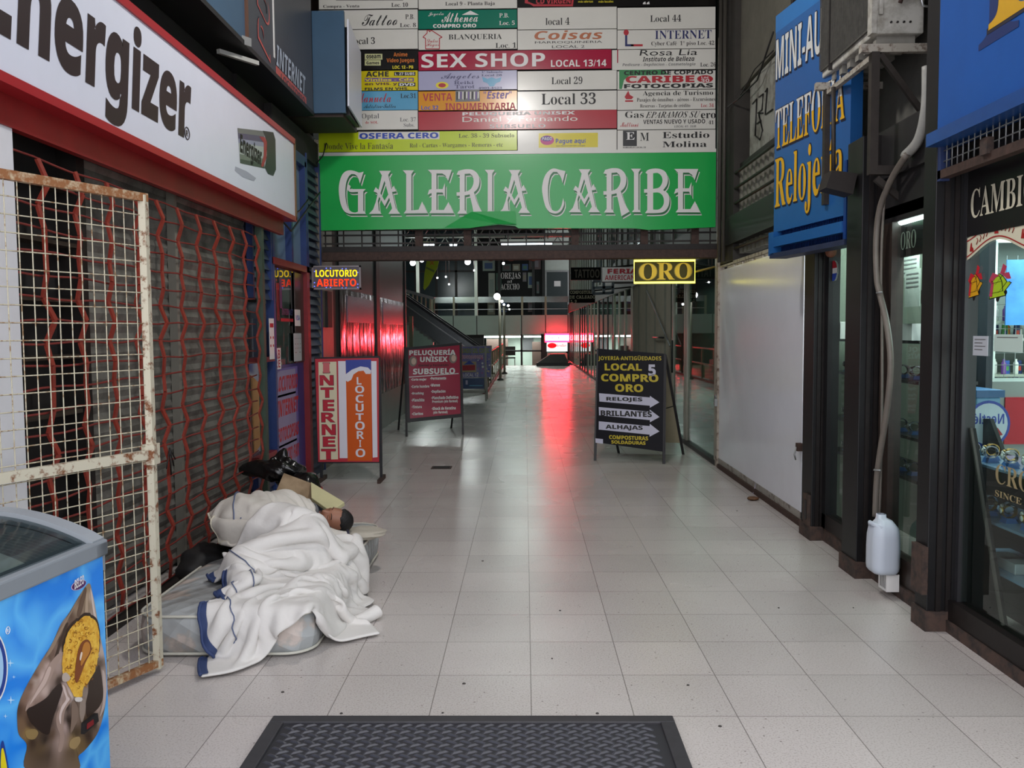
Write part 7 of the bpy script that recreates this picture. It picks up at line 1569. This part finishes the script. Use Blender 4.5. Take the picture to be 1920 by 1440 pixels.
for cx, cy, r in ((42, 915, 20), (45, 1100, 22), (18, 1180, 12), (60, 985, 10)):
    m.flat(fz, Z([(cx + r * (1 if k % 2 == 0 else .2) * math.cos(k * PI / 4), cy + r * (1 if k % 2 == 0 else .2) * math.sin(k * PI / 4)) for k in range(8)]), .005, mat('sparkle', '#bfe2fa', .3))
a = fz.px(32 * .375, 900 + 752 * .375); m.tube([fz(a[0] + .007 * math.cos(q), a[1] + .009 * math.sin(q), .004) for q in np.linspace(0, 2 * PI, 14, endpoint=False)], .001, WHT, 4, True); m.text(fz, 'R', (a[0] - .003, a[1] - .004, a[0] + .003, a[1] + .004), WHT, 'b', .004)
m.build('printed_picture', t)
m = MB().prism(fz, Z(((405, 1215), (470, 1165), (475, 1205), (402, 1270))), 0, .012, BLACK).prism(fz, Z(((415, 1218), (445, 1196), (447, 1220), (414, 1245))), .012, .014, mat('display_red', '#7a1f22', .3)); m.build('thermostat', t)

# ================================================================== LITTER
c = onZ(1412, 938); t_ = MB().ball((c.x, c.y, .018), .05, mat('crushed_brown', '#6b4a2e', .5, var=.5, vscale=30), 10, 6, (1.1, .9, .35)); tag(t_.build('crumpled_wrapper'), 'small crumpled brown wrapper on the floor by the white panel', 'litter')
c = onZ(1417, 925); t_ = MB().hexa([(c.x - .03, c.y - .02, 0), (c.x + .03, c.y, 0), (c.x + .03, c.y + .01, 0), (c.x - .03, c.y - .01, 0), (c.x - .005, c.y - .01, .1), (c.x + .035, c.y + .01, .085), (c.x + .035, c.y + .015, .085), (c.x - .005, c.y, .1)], mat('blue_white_paper', '#8a97bd', .5, dirt='#c9b8b4', var=.6, vscale=30)); tag(t_.build('torn_packet'), 'torn blue and white packet leaning on the white panel', 'litter')
rl = random.Random(11); pl = [(770, 880), (1382, 958), (905, 1052), (1050, 1145), (1290, 1285), (1120, 1338), (830, 1337), (640, 1338), (530, 1298), (660, 1344), (1740, 1150), (1460, 1140), (1035, 1235), (870, 1282), (1350, 1362), (1600, 1140)]
CR = mat('gum_spot', '#3a3532', .7)
for k, p_ in enumerate(pl):
    c = onZ(*p_); r = rl.uniform(.004, .009); o = MB().lathe([(r, 0), (r * .8, .003), (r * .2, .004)], (c.x, c.y, 0), CR, 8).build('dirt_crumb'); tag(o, 'tiny dark crumb of dirt on the pale floor tiles', 'litter', 'dirt crumbs on the floor')
# ================================================================== MATTRESS
MX0, MX1, MY0, MY1, MH = -1.82, -1.0, 3.87, 5.78, .2
def mattress_material():
    m = bpy.data.materials.new('floral_ticking'); m.use_nodes = True; nt = m.node_tree; N = nt.nodes; L = nt.links; b = N['Principled BSDF']; b.inputs['Roughness'].default_value = .7
    tc = N.new('ShaderNodeTexCoord'); vo = N.new('ShaderNodeTexVoronoi'); vo.inputs['Scale'].default_value = 4.2; vo.inputs['Randomness'].default_value = .7
    nz = N.new('ShaderNodeTexNoise'); nz.inputs['Scale'].default_value = 22; nz.inputs['Detail'].default_value = 3
    ad_ = N.new('ShaderNodeMath'); ad_.operation = 'MULTIPLY_ADD'; ad_.inputs[1].default_value = .5; L.new(tc.outputs['Object'], vo.inputs['Vector']); L.new(tc.outputs['Object'], nz.inputs['Vector'])
    L.new(nz.outputs['Fac'], ad_.inputs[0]); L.new(vo.outputs['Distance'], ad_.inputs[2])
    r = N.new('ShaderNodeValToRGB'); e = r.color_ramp.elements; e[0].position = .53; e[0].color = lin('#c2b6ae'); e[1].position = .66; e[1].color = lin('#a9adae'); n_ = e.new(.59); n_.color = lin('#b0aaa4')
    L.new(ad_.outputs[0], r.inputs[0]); 
    st = N.new('ShaderNodeTexNoise'); st.inputs['Scale'].default_value = 3; L.new(tc.outputs['Object'], st.inputs['Vector'])
    r2 = N.new('ShaderNodeValToRGB'); r2.color_ramp.elements[0].position = .35; r2.color_ramp.elements[0].color = (.66, .64, .62, 1); r2.color_ramp.elements[1].position = .6; r2.color_ramp.elements[1].color = (1, 1, 1, 1); L.new(st.outputs['Fac'], r2.inputs[0])
    mx = N.new('ShaderNodeMix'); mx.data_type = 'RGBA'; mx.blend_type = 'MULTIPLY'; mx.inputs['Factor'].default_value = 1; L.new(r.outputs[0], mx.inputs[6]); L.new(r2.outputs[0], mx.inputs[7]); L.new(mx.outputs[2], b.inputs['Base Color'])
    wv = N.new('ShaderNodeTexVoronoi'); wv.inputs['Scale'].default_value = 14; wv.inputs['Randomness'].default_value = 0; mp = N.new('ShaderNodeMapping'); mp.inputs['Rotation'].default_value = (.785, .785, .785); L.new(tc.outputs['Object'], mp.inputs[0]); L.new(mp.outputs[0], wv.inputs['Vector'])
    bp = N.new('ShaderNodeBump'); bp.inputs['Strength'].default_value = .9; bp.inputs['Distance'].default_value = .02; L.new(wv.outputs['Distance'], bp.inputs['Height']); L.new(bp.outputs[0], b.inputs['Normal'])
    return m
TICK = mattress_material()
t = thing('mattress', 'grey blue floral mattress lying on the floor along the lattice grille', 'mattress', ((MX0 + MX1) / 2, 4.8, 0))
def rrect(x0, x1, y0, y1, r, n=6):
    out = []
    for cx, cy, a0 in ((x1 - r, y0 + r, -PI / 2), (x1 - r, y1 - r, 0), (x0 + r, y1 - r, PI / 2), (x0 + r, y0 + r, PI)):
        for k in range(n + 1): a = a0 + PI / 2 * k / n; out.append((cx + r * math.cos(a), cy + r * math.sin(a)))
    return out
m = MB(); rings = [(-.03, .0), (.0, .02), (.008, .06), (.012, .1), (.008, .15), (.0, .19), (-.03, MH), (-.12, MH + .012), (-.3, MH + .015)]
base = rrect(MX0, MX1, MY0, MY1, .13, 7); k = len(base); vs = []; fs = []
for off, z in rings:
    for x, y in rrect(MX0 - off, MX1 + off, MY0 - off, MY1 + off, max(.13 + off, .02), 7): vs.append((x, y, z))
for i in range(len(rings) - 1):
    for j in range(k): fs.append((i * k + j, i * k + (j + 1) % k, (i + 1) * k + (j + 1) % k, (i + 1) * k + j))
fs += [tuple(range(k))[::-1], tuple(range((len(rings) - 1) * k, len(rings) * k))]
m.add(vs, fs, TICK, True); m.build('ticking', t)
PIP = mat('mattress_piping', '#c2c0b4', .6)
for z in (.018, .192): MB().tube([(x, y, z) for x, y in rrect(MX0 - .004, MX1 + .004, MY0 - .004, MY1 + .004, .134, 7)], .007, PIP, 6, True).build('piping', t)

# ================================================================== SLEEPING PERSON (lying on the side, knees drawn up)
def capsules():
    J = dict(head=(-1.10, 5.27, .315), neck=(-1.25, 5.27, .31), chest=(-1.42, 5.24, .345), belly=(-1.55, 5.14, .34), pelvis=(-1.68, 5.0, .335))
    return J
J = capsules()
SKIN = mat('skin', '#96664f', .5, var=.12, vscale=9); CLOTH = mat('dark_clothes', '#23262c', .8, var=.2)
person = thing('person', 'sleeping person under a white quilt on the mattress, only the dark haired head showing', 'person', (-1.45, 4.95, MH))
bm_ = bmesh.new()
chain = [('pelvis', (-1.68, 5.0, .35), .14), ('belly', (-1.58, 5.1, .34), .125), ('chest', (-1.48, 5.19, .34), .13), ('shoulder', (-1.4, 5.21, .33), .1), ('neck', (-1.31, 5.23, .32), .055), ('throat', (-1.26, 5.235, .315), .055),
         ('hip_r', (-1.62, 4.9, .40), .1), ('knee_r', (-1.2, 4.66, .38), .066), ('ankle_r', (-1.5, 4.36, .3), .042), ('toe_r', (-1.44, 4.25, .29), .03),
         ('hip_l', (-1.6, 4.9, .31), .1), ('knee_l', (-1.18, 4.6, .285), .066), ('ankle_l', (-1.46, 4.27, .255), .042), ('toe_l', (-1.4, 4.15, .25), .03),
         ('arm_r', (-1.42, 5.12, .38), .05), ('elbow_r', (-1.42, 4.9, .36), .044), ('wrist_r', (-1.2, 4.96, .3), .032), ('palm_r', (-1.15, 4.98, .29), .028),
         ('arm_l', (-1.4, 5.13, .28), .05), ('elbow_l', (-1.34, 4.92, .265), .044), ('wrist_l', (-1.13, 5.0, .25), .032), ('palm_l', (-1.09, 5.02, .25), .028)]
idx = {c[0]: i for i, c in enumerate(chain)}
ed = [('pelvis', 'belly'), ('belly', 'chest'), ('chest', 'shoulder'), ('shoulder', 'neck'), ('neck', 'throat'), ('pelvis', 'hip_r'), ('hip_r', 'knee_r'), ('knee_r', 'ankle_r'), ('ankle_r', 'toe_r'), ('pelvis', 'hip_l'), ('hip_l', 'knee_l'), ('knee_l', 'ankle_l'), ('ankle_l', 'toe_l'), ('shoulder', 'arm_r'), ('arm_r', 'elbow_r'), ('elbow_r', 'wrist_r'), ('wrist_r', 'palm_r'), ('shoulder', 'arm_l'), ('arm_l', 'elbow_l'), ('elbow_l', 'wrist_l'), ('wrist_l', 'palm_l')]
org = WO[person]
for side, w0, p0 in (('r', (-1.2, 4.96, .3), (-1.15, 4.98, .29)), ('l', (-1.13, 5.0, .25), (-1.09, 5.02, .25))):
    for k in range(5):
        ln = (.05, .075, .08, .074, .06)[k]; sp = (-.04, -.02, -.003, .014, .03)[k]
        b0 = (p0[0] + sp * .5 + (.0 if k else -.01), p0[1] + (.01 if k else -.02), p0[2] + .004); b1 = (b0[0] + sp * .3 + ln * .3, b0[1] + ln * .55, b0[2] + .006); b2 = (b1[0] + ln * .3, b1[1] + ln * .2, b1[2] - .02)
        for nm, co, r in ((side + 'f%da' % k, b0, .009), (side + 'f%db' % k, b1, .0085), (side + 'f%dc' % k, b2, .0075)): idx[nm] = len(chain); chain.append((nm, co, r))
        ed += [('palm_' + side, side + 'f%da' % k), (side + 'f%da' % k, side + 'f%db' % k), (side + 'f%db' % k, side + 'f%dc' % k)]
me = bpy.data.meshes.new('body'); me.from_pydata([tuple(Vector(c[1]) - org) for c in chain], [(idx[a], idx[b_]) for a, b_ in ed], []); me.update()
ob = bpy.data.objects.new('body', me); COL.objects.link(ob)
sk = ob.modifiers.new('skin', 'SKIN'); sk.use_smooth_shade = True
for i, c in enumerate(chain): me.skin_vertices[0].data[i].radius = (c[2], c[2]); me.skin_vertices[0].data[i].use_root = (i == 0)
ss = ob.modifiers.new('smooth', 'SUBSURF'); ss.levels = 1; ss.render_levels = 1
dg = bpy.context.evaluated_depsgraph_get(); body_me = bpy.data.meshes.new_from_object(ob.evaluated_get(dg)); bpy.data.objects.remove(ob)
# head joined to the body as one continuous figure mesh
def head_points():
    """unit head: +z crown, +y face, x sideways"""
    nu, nv = 48, 36; P = []
    for i in range(nv + 1):
        ph = PI * i / nv; row = []
        for j in range(nu):
            th = 2 * PI * j / nu; x = math.sin(ph) * math.cos(th); y = math.sin(ph) * math.sin(th); z = math.cos(ph)
            X, Y, Zz = x * .075, y * .093, z * .115
            if z < -.1: q = (-.1 - z) / .9; X *= 1 - .38 * q; Y = Y * (1 - .25 * q) + .012 * q
            if y > 0:
                g = lambda cx, cz, sx, sz: math.exp(-((X - cx) / sx) ** 2 - ((Zz - cz) / sz) ** 2)
                Y += .024 * g(0, -.03, .012, .016) + .014 * g(0, -.012, .009, .022) + .006 * g(0, -.066, .024, .009) - .006 * g(0, -.058, .03, .006) + .007 * g(0, -.1, .022, .014)
                Y += .008 * (g(.034, .022, .022, .008) + g(-.034, .022, .022, .008)) - .012 * (g(.033, .0, .016, .013) + g(-.033, .0, .016, .013)) + .006 * (g(.033, -.001, .012, .008) + g(-.033, -.001, .012, .008)) + .005 * (g(.042, -.03, .018, .018) + g(-.042, -.03, .018, .018))
            row.append(Vector((X, Y, Zz)))
        P.append(row)
    return P
crown = Vector((1.0, -.12, .12)).normalized(); facing = Vector((.12, -.62, .72)); facing = (facing - crown * facing.dot(crown)).normalized(); sx_ = facing.cross(crown)
HC = Vector((-1.195, 5.24, .33))
def hd(v): return HC + sx_ * v.x + facing * v.y + crown * v.z
mb = MB(); mb.v = [v.co + org for v in body_me.vertices]; mb.f = [tuple(p.vertices) for p in body_me.polygons]
SK = mb.mid(SKIN); CL = mb.mid(CLOTH)
for p in body_me.polygons:
    c = p.center + org; mb.mi.append(SK if (c.x > -1.33 and c.y > 5.17 and c.x > -1.34) or (c - Vector((-1.1, 4.99, .27))).length < .11 else CL); mb.sm.append(True)
P = head_points(); mb.grid([[hd(v) for v in row] + [hd(row[0])] for row in P], SKIN)
for s_ in (-1, 1):   # ears
    ring = []
    for i in range(7):
        a = i / 6; ring.append([hd(Vector((s_ * (.073 + .012 * math.sin(PI * a) * (1 + .2 * math.cos(b_))), -.012 + .021 * math.sin(PI * (.12 + .76 * a)) * math.cos(b_) - .004, -.012 + .034 * math.sin(PI * (.12 + .76 * a)) * math.sin(b_)))) for b_ in np.linspace(0, 2 * PI, 13)])
    mb.grid(ring, SKIN)
mb.build('body', person)
HAIR = mat('black_hair', '#100e0e', .55, var=.3, vscale=60, bump=.6, bscale=120)
m = MB(); rows = []
for i, row in enumerate(P):
    if i > 22: break
    rr_ = []
    for j, v in enumerate(row + [row[0]]):
        keep = v.y < .052 + .0 * v.z if v.z < .075 else True
        s_ = 1.10 + .015 * math.sin(j * 2.1 + i) if (v.z > .058 + .25 * max(0, v.y) or v.y < .0) else .93
        rr_.append(hd(Vector((v.x * s_, v.y * s_, v.z * (s_ if s_ > 1 else .98)))))
    rows.append(rr_)
m.grid(rows, HAIR); m.build('hair', person)
m = MB()
for s_ in (-1, 1):
    m.tube([hd(Vector((s_ * (.018 + .03 * q), .086 - .012 * q * q, .0 - .004 * math.sin(PI * q)))) for q in np.linspace(0, 1, 7)], .0011, HAIR, 5)
    m.tube([hd(Vector((s_ * (.014 + .036 * q), .093 - .016 * q * q, .021 + .005 * math.sin(PI * q)))) for q in np.linspace(0, 1, 7)], .002, HAIR, 5)
m.build('lashes_and_brows', person)
m = MB().tube([hd(Vector((.022 * q, .0905 - .006 * q * q, -.0605 + .002 * q * q))) for q in np.linspace(-1, 1, 9)], .0028, mat('lip', '#7d4038', .5), 6); m.build('lips', person)

# ================================================================== QUILTS (draped by a small cloth relaxation)
def support(X, Y):
    def sm(d, w_): return np.clip(.5 - d / (2 * w_), 0, 1)
    cx, cy = (MX0 + MX1) / 2, (MY0 + MY1) / 2
    dx = np.abs(X - cx) - (MX1 - MX0) / 2; dy = np.abs(Y - cy) - (MY1 - MY0) / 2
    q = sm(np.maximum(dx, dy) - .02, .035); S = (MH + .015) * (q * q * (3 - 2 * q))
    segs = [('pelvis', 'belly'), ('belly', 'chest'), ('chest', 'shoulder'), ('hip_r', 'knee_r'), ('knee_r', 'ankle_r'), ('ankle_r', 'toe_r'), ('pelvis', 'hip_r'), ('knee_l', 'ankle_l'), ('hip_l', 'knee_l'), ('ankle_l', 'toe_l'), ('shoulder', 'arm_r'), ('arm_r', 'elbow_r'), ('elbow_r', 'wrist_r')]
    for a, b_ in segs:
        pa, ra = np.array(chain[idx[a]][1]), chain[idx[a]][2]; pb, rb_ = np.array(chain[idx[b_]][1]), chain[idx[b_]][2]
        d = pb - pa; q = np.clip(((X - pa[0]) * d[0] + (Y - pa[1]) * d[1]) / (d[0] ** 2 + d[1] ** 2 + 1e-9), 0, 1)
        x = pa[0] + q * d[0]; y = pa[1] + q * d[1]; z = pa[2] + q * d[2]; r = (ra + q * (rb_ - ra)) * 1.12 + .012
        dd = (X - x) ** 2 + (Y - y) ** 2; h = np.where(dd < r * r, z + np.sqrt(np.maximum(r * r - dd, 0)), 0); S = np.maximum(S, h)
    return S
def relax(corners, nu, nv, sx, sy, steps, seed, z0, under=None, noise=.05, pin=None):
    """sheet of nu x nv points with rest size sx x sy laid crumpled over the quad of corners"""
    rg = np.random.RandomState(seed); u = np.linspace(0, 1, nu)[:, None]; v = np.linspace(0, 1, nv)[None, :]
    c00, c10, c11, c01 = [np.array(c, float) for c in corners]
    X = (1 - u) * (1 - v) * c00[0] + u * (1 - v) * c10[0] + u * v * c11[0] + (1 - u) * v * c01[0]
    Y = (1 - u) * (1 - v) * c00[1] + u * (1 - v) * c10[1] + u * v * c11[1] + (1 - u) * v * c01[1]
    def field(k):
        f = np.zeros((nu, nv))
        for a in range(k, k * 3):
            f += rg.randn() * np.sin(2 * PI * (rg.uniform(-1, 1) * a * u + rg.uniform(-1, 1) * a * v) + rg.uniform(0, 6)) / a
        return f
    X = X + .02 * field(2); Y = Y + .02 * field(2)
    hs = support if under is None else under
    Z_ = np.maximum(hs(X, Y), 0) + z0 + noise * np.abs(field(3)) + noise * .5 * np.abs(field(6))
    if pin is not None: PX0 = np.stack(pin(np.linspace(0, 1, nv)), -1)
    P = np.stack([X, Y, Z_], -1); V = np.zeros_like(P); lu, lv = sx / (nu - 1), sy / (nv - 1); ld = math.hypot(lu, lv)
    def con(P, A, B, L, st, press):
        d = B - A; n = np.sqrt((d ** 2).sum(-1, keepdims=True)) + 1e-9; q = (n - L) / n
        q = np.where(q < 0, q * press, q); return d * q * .5 * st
    for it in range(steps):
        V *= .96; V[..., 2] -= .0016; old = P.copy(); P = P + V
        for _ in range(9):
            for off in (0, 1):
                A, B = P[off:-1:2], P[off + 1::2]; n = min(len(A), len(B)); c = con(P, A[:n], B[:n], lu, 1.0, .9); P[off:off + 2 * n:2] += c; P[off + 1:off + 1 + 2 * n:2] -= c
                A, B = P[:, off:-1:2], P[:, off + 1::2]; n = min(A.shape[1], B.shape[1]); c = con(P, A[:, :n], B[:, :n], lv, 1.0, .9); P[:, off:off + 2 * n:2] += c; P[:, off + 1:off + 1 + 2 * n:2] -= c
            for (sa, sb) in (((slice(0, -1), slice(0, -1)), (slice(1, None), slice(1, None))), ((slice(0, -1), slice(1, None)), (slice(1, None), slice(0, -1)))):
                c = con(P, P[sa], P[sb], ld, .3, .4); P[sa] += c; P[sb] -= c
            for k in (2, 4):
                st = .12 if k == 2 else .06
                c = con(P, P[:-k], P[k:], lu * k, st, .35); P[:-k] += c; P[k:] -= c
                c = con(P, P[:, :-k], P[:, k:], lv * k, st, .35); P[:, :-k] += c; P[:, k:] -= c
            h = hs(P[..., 0], P[..., 1]) + .012; pen = P[..., 2] < h
            P[..., 2] = np.where(pen, h, P[..., 2])
            if pin is not None: P[-1, :, :2] = PX0
            P[..., 0] = np.where(pen, P[..., 0] * .35 + old[..., 0] * .65, P[..., 0]); P[..., 1] = np.where(pen, P[..., 1] * .35 + old[..., 1] * .65, P[..., 1])
        V = (P - old) * .9; sp = np.sqrt((V ** 2).sum(-1, keepdims=True)); V = V * np.minimum(1, .02 / (sp + 1e-9))
    return P
def smooth_sheet(P, n):
    for _ in range(n):
        Q = P.copy(); Q[1:-1, 1:-1] = .5 * P[1:-1, 1:-1] + .125 * (P[2:, 1:-1] + P[:-2, 1:-1] + P[1:-1, 2:] + P[1:-1, :-2]); P = Q
    return P
def hfield(P, base):
    """height map of a settled sheet so that the next one lies on it"""
    gx = np.linspace(-2.2, -.5, 171); gy = np.linspace(3.4, 5.9, 251); H = base(*np.meshgrid(gx, gy, indexing='ij'))
    a = np.clip(((P[..., 0] + 2.2) / .01).round().astype(int), 1, 169); b_ = np.clip(((P[..., 1] - 3.4) / .01).round().astype(int), 1, 249)
    for da in (-1, 0, 1):
        for db in (-1, 0, 1): np.maximum.at(H, (a + da, b_ + db), P[..., 2] + .012)
    def f(X, Y): return H[np.clip(((X + 2.2) / .01).round().astype(int), 0, 170), np.clip(((Y - 3.4) / .01).round().astype(int), 0, 250)]
    return f
QUILT = mat('white_quilt', '#d3cec5', .85, var=.1, vscale=3, bump=.25, bscale=35); QUILT2 = mat('white_blanket', '#d8d5d1', .85, var=.08, vscale=4, bump=.2, bscale=45)
HEM = mat('blue_hem', '#2b3c66', .7); PIPE = mat('navy_piping', '#1f2136', .7); SEAM = mat('blue_seam', '#5a6584', .7)
def sheet(P, name, m_, label, thick, cat='quilt'):
    t = thing(name, label, cat, (float(P[..., 0].mean()), float(P[..., 1].mean()), 0))
    mb = MB().grid([[Vector(map(float, p)) for p in row] for row in P], m_, True); o = mb.build('fabric', t, fix=False)
    s_ = o.modifiers.new('thickness', 'SOLIDIFY'); s_.thickness = thick; s_.offset = 1
    sb = o.modifiers.new('smooth', 'SUBSURF'); sb.levels = 1; sb.render_levels = 1
    return t, o
def normals(P):
    du = np.gradient(P, axis=0); dv = np.gradient(P, axis=1); n = np.cross(du, dv); return n / (np.linalg.norm(n, axis=-1, keepdims=True) + 1e-9)
def strip(t, pts, r, m_, nm): MB().tube([Vector(map(float, p)) + Vector((0, 0, .0)) for p in pts], r, m_, 6).build(nm, t)

# upper quilt over the body
neck = lambda s_: (np.interp(s_, (0, .3, .45, .62, .78, 1), (-1.0, -1.05, -1.14, -1.28, -1.38, -1.48)), np.interp(s_, (0, .3, .45, .62, .78, 1), (4.78, 4.98, 5.05, 5.13, 5.25, 5.44)))
PA = relax(((-1.74, 4.55), (-1.0, 4.78), (-1.48, 5.44), (-1.92, 5.45)), 56, 56, .98, 1.06, 70, 5, .04, noise=.025, pin=neck)
PA = smooth_sheet(PA, 2)
tA, oA = sheet(PA, 'quilt', QUILT, 'white quilt with dark piping drawn up to the neck of the sleeper', .016)
PA2 = PA + normals(PA) * .012
strip(tA, PA2[:, -1], .008, PIPE, 'piping'); strip(tA, PA2[-1, :], .008, PIPE, 'piping'); strip(tA, PA2[0, :], .006, mat('quilt_edge', '#c9c3b0', .8), 'piping'); strip(tA, (PA + normals(PA) * .018)[12, 6:50], .004, SEAM, 'seam')
hA = hfield(PA, support)
PBl = relax(((-1.4, 3.62), (-.8, 4.2), (-.86, 5.0), (-1.64, 4.58)), 70, 80, 1.22, 1.72, 70, 12, .05, hA, noise=.06)
PBl = smooth_sheet(PBl, 1)
tB, oB = sheet(PBl, 'blanket', QUILT2, 'rumpled white blanket with a blue hem heaped over the legs and spilling to the floor', .014, 'blanket')
HN = PBl + normals(PBl) * .0165
m = MB().grid([[Vector(map(float, p)) for p in row] for row in HN[0:3, 0:72]], HEM, True); o = m.build('hem', tB, fix=False); s_ = o.modifiers.new('thickness', 'SOLIDIFY'); s_.thickness = .003; s_.offset = 1; s_ = o.modifiers.new('smooth', 'SUBSURF'); s_.levels = 1; s_.render_levels = 1
strip(tB, HN[0, :72], .008, HEM, 'hem_edge')
strip(tB, (PBl + normals(PBl) * .017)[10, 10:60], .003, SEAM, 'seam')

# ================================================================== BAGS, CARDBOARD, PILLOW
BAG = mat('black_bin_bag', '#0c0c0d', .22, bump=1.0, bscale=14, spec=.7, stretch=(1, 1, .35))
def lump(c, r, sq, seed, m_, amp=.25, nu=44, nv=30, peaks=()):
    rg = np.random.RandomState(seed); ks = [(rg.randn(3) * f_, rg.uniform(0, 6), a_) for f_, a_ in ((2, .5), (2.5, .4), (4, .3), (5, .25), (8, .14), (10, .1), (13, .08))]
    rows = []
    for i in range(nv + 1):
        ph = PI * i / nv; row = []
        for j in range(nu + 1):
            th = 2 * PI * j / nu; d = np.array((math.sin(ph) * math.cos(th), math.sin(ph) * math.sin(th), math.cos(ph))); q = 1 + amp * sum(a_ * math.sin(float(k_ @ d) + p_) for k_, p_, a_ in ks)
            for pd, pa, pw in peaks: q += pa * math.exp(-((1 - float(np.dot(d, pd) / np.linalg.norm(pd))) / pw))
            p_ = Vector((c[0] + d[0] * r * q * sq[0], c[1] + d[1] * r * q * sq[1], c[2] + d[2] * r * q * sq[2])); p_.z = max(p_.z, .004); row.append(p_)
        rows.append(row)
    return MB().grid(rows, m_)
t = thing('bin_bag', 'shiny black plastic bin bag slumped against the grille behind the sleeper', 'bag', (-1.78, 6.3, 0))
lump((-1.7, 6.3, .2), .24, (.95, 1.1, 1.0), 4, BAG, .3).build('sack', t)
lump((-1.85, 6.42, .46), .13, (1.15, .9, .95), 9, BAG, .4, peaks=(((-1, -.2, .1), .7, .06), ((.1, 0, 1), .5, .08))).build('knotted_top', t)
t = lump((-1.86, 4.93, .13), .16, (.8, 1.5, .9), 21, mat('dark_cloth_bag', '#131213', .7, var=.3), .25).build('dark_bundle'); tag(t, 'black bundle tucked under the quilt next to the lattice grille', 'bundle')
CARD = mat('cardboard', '#9a8468', .8, dirt='#7d684e', var=.6, vscale=9)
def plank(pts, th, m_, name, label, cat):
    a, b_, c, d = [Vector(p_) for p_ in pts]; n = (b_ - a).cross(d - a).normalized() * th
    o = MB().hexa([a, b_, c, d, a + n, b_ + n, c + n, d + n], m_).build(name, bevel=min(.004, th / 3)); return tag(o, label, cat)
plank((onY(503, 955, 5.66), onY(588, 960, 5.74), onY(586, 908, 5.86), onY(532, 888, 5.86)), .012, CARD, 'cardboard_sheet', 'tan cardboard sheet propped behind the sleeper beside the bin bag', 'cardboard')
plank((onY(585, 940, 5.66), onY(622, 966, 5.5), onY(647, 948, 5.62), onY(584, 910, 5.84)), .03, mat('yellowed_foam', '#cdc79a', .8, var=.12), 'foam_slab', 'yellowish foam slab leaning behind the head of the sleeper', 'foam')
m = lump((-1.03, 5.33, .235), .15, (1.0, .8, .22), 31, mat('pillow_cream', '#b5aea0', .85, var=.1), .15); tag(m.build('pillow'), 'small flattened cream pillow under the sleeping head', 'pillow')

# ================================================================== pieces of parts go one level deeper
UNDER = {'lettering': ('printed_face', 'face', 'banner', 'header_panel', 'panel', 'paper', 'sheet', 'slate_panel', 'lit_face', 'glass_pane', 'window_pane'), 'hem': ('fabric',), 'hem_edge': ('fabric',), 'piping': ('fabric', 'ticking'), 'seam': ('fabric',), 'rusty_plate': ('column',), 'cover_strip': ('column',),
         'lashes_and_brows': ('body',), 'lips': ('body',), 'lock_plate': ('stile',), 'led_letters': ('board',), 'blue_leds': ('board',), 'neon_border': ('housing',), 'padlock': ('post',), 'grimy_foot': ('sheet',), 'side_seam': ('cabinet',), 'notice': ('door_leaf',), 'folded_flap': ('banner',),
         'chocolate_picture': ('body',), 'chocolate_folds': ('body',), 'printed_picture': ('body',), 'price_card': ('shade_sheet',), 'shade_lines': ('shade_sheet',), 'battery_picture': ('face',), 'poster': ('lower_panel',), 'mark': ('box_body',), 'print': ('cloth', 'paper', 'body'), 'slots': ('cover',), 'hinge_stay': ('back_panel',), 'number_plate': ('jamb',), 'lock': ('frame',), 'edge_strip': ('board',), 'ribbon': ('bells',)}
for root in [o for o in SC.objects if o.type == 'EMPTY' and 'category' in o.keys()]:
    kids = {}
    for ch in root.children: kids.setdefault(ch.name.split('.')[0], ch)
    for ch in list(root.children):
        for nm in UNDER.get(ch.name.split('.')[0], ()):
            if nm in kids and kids[nm] is not ch: ch.parent = kids[nm]; break
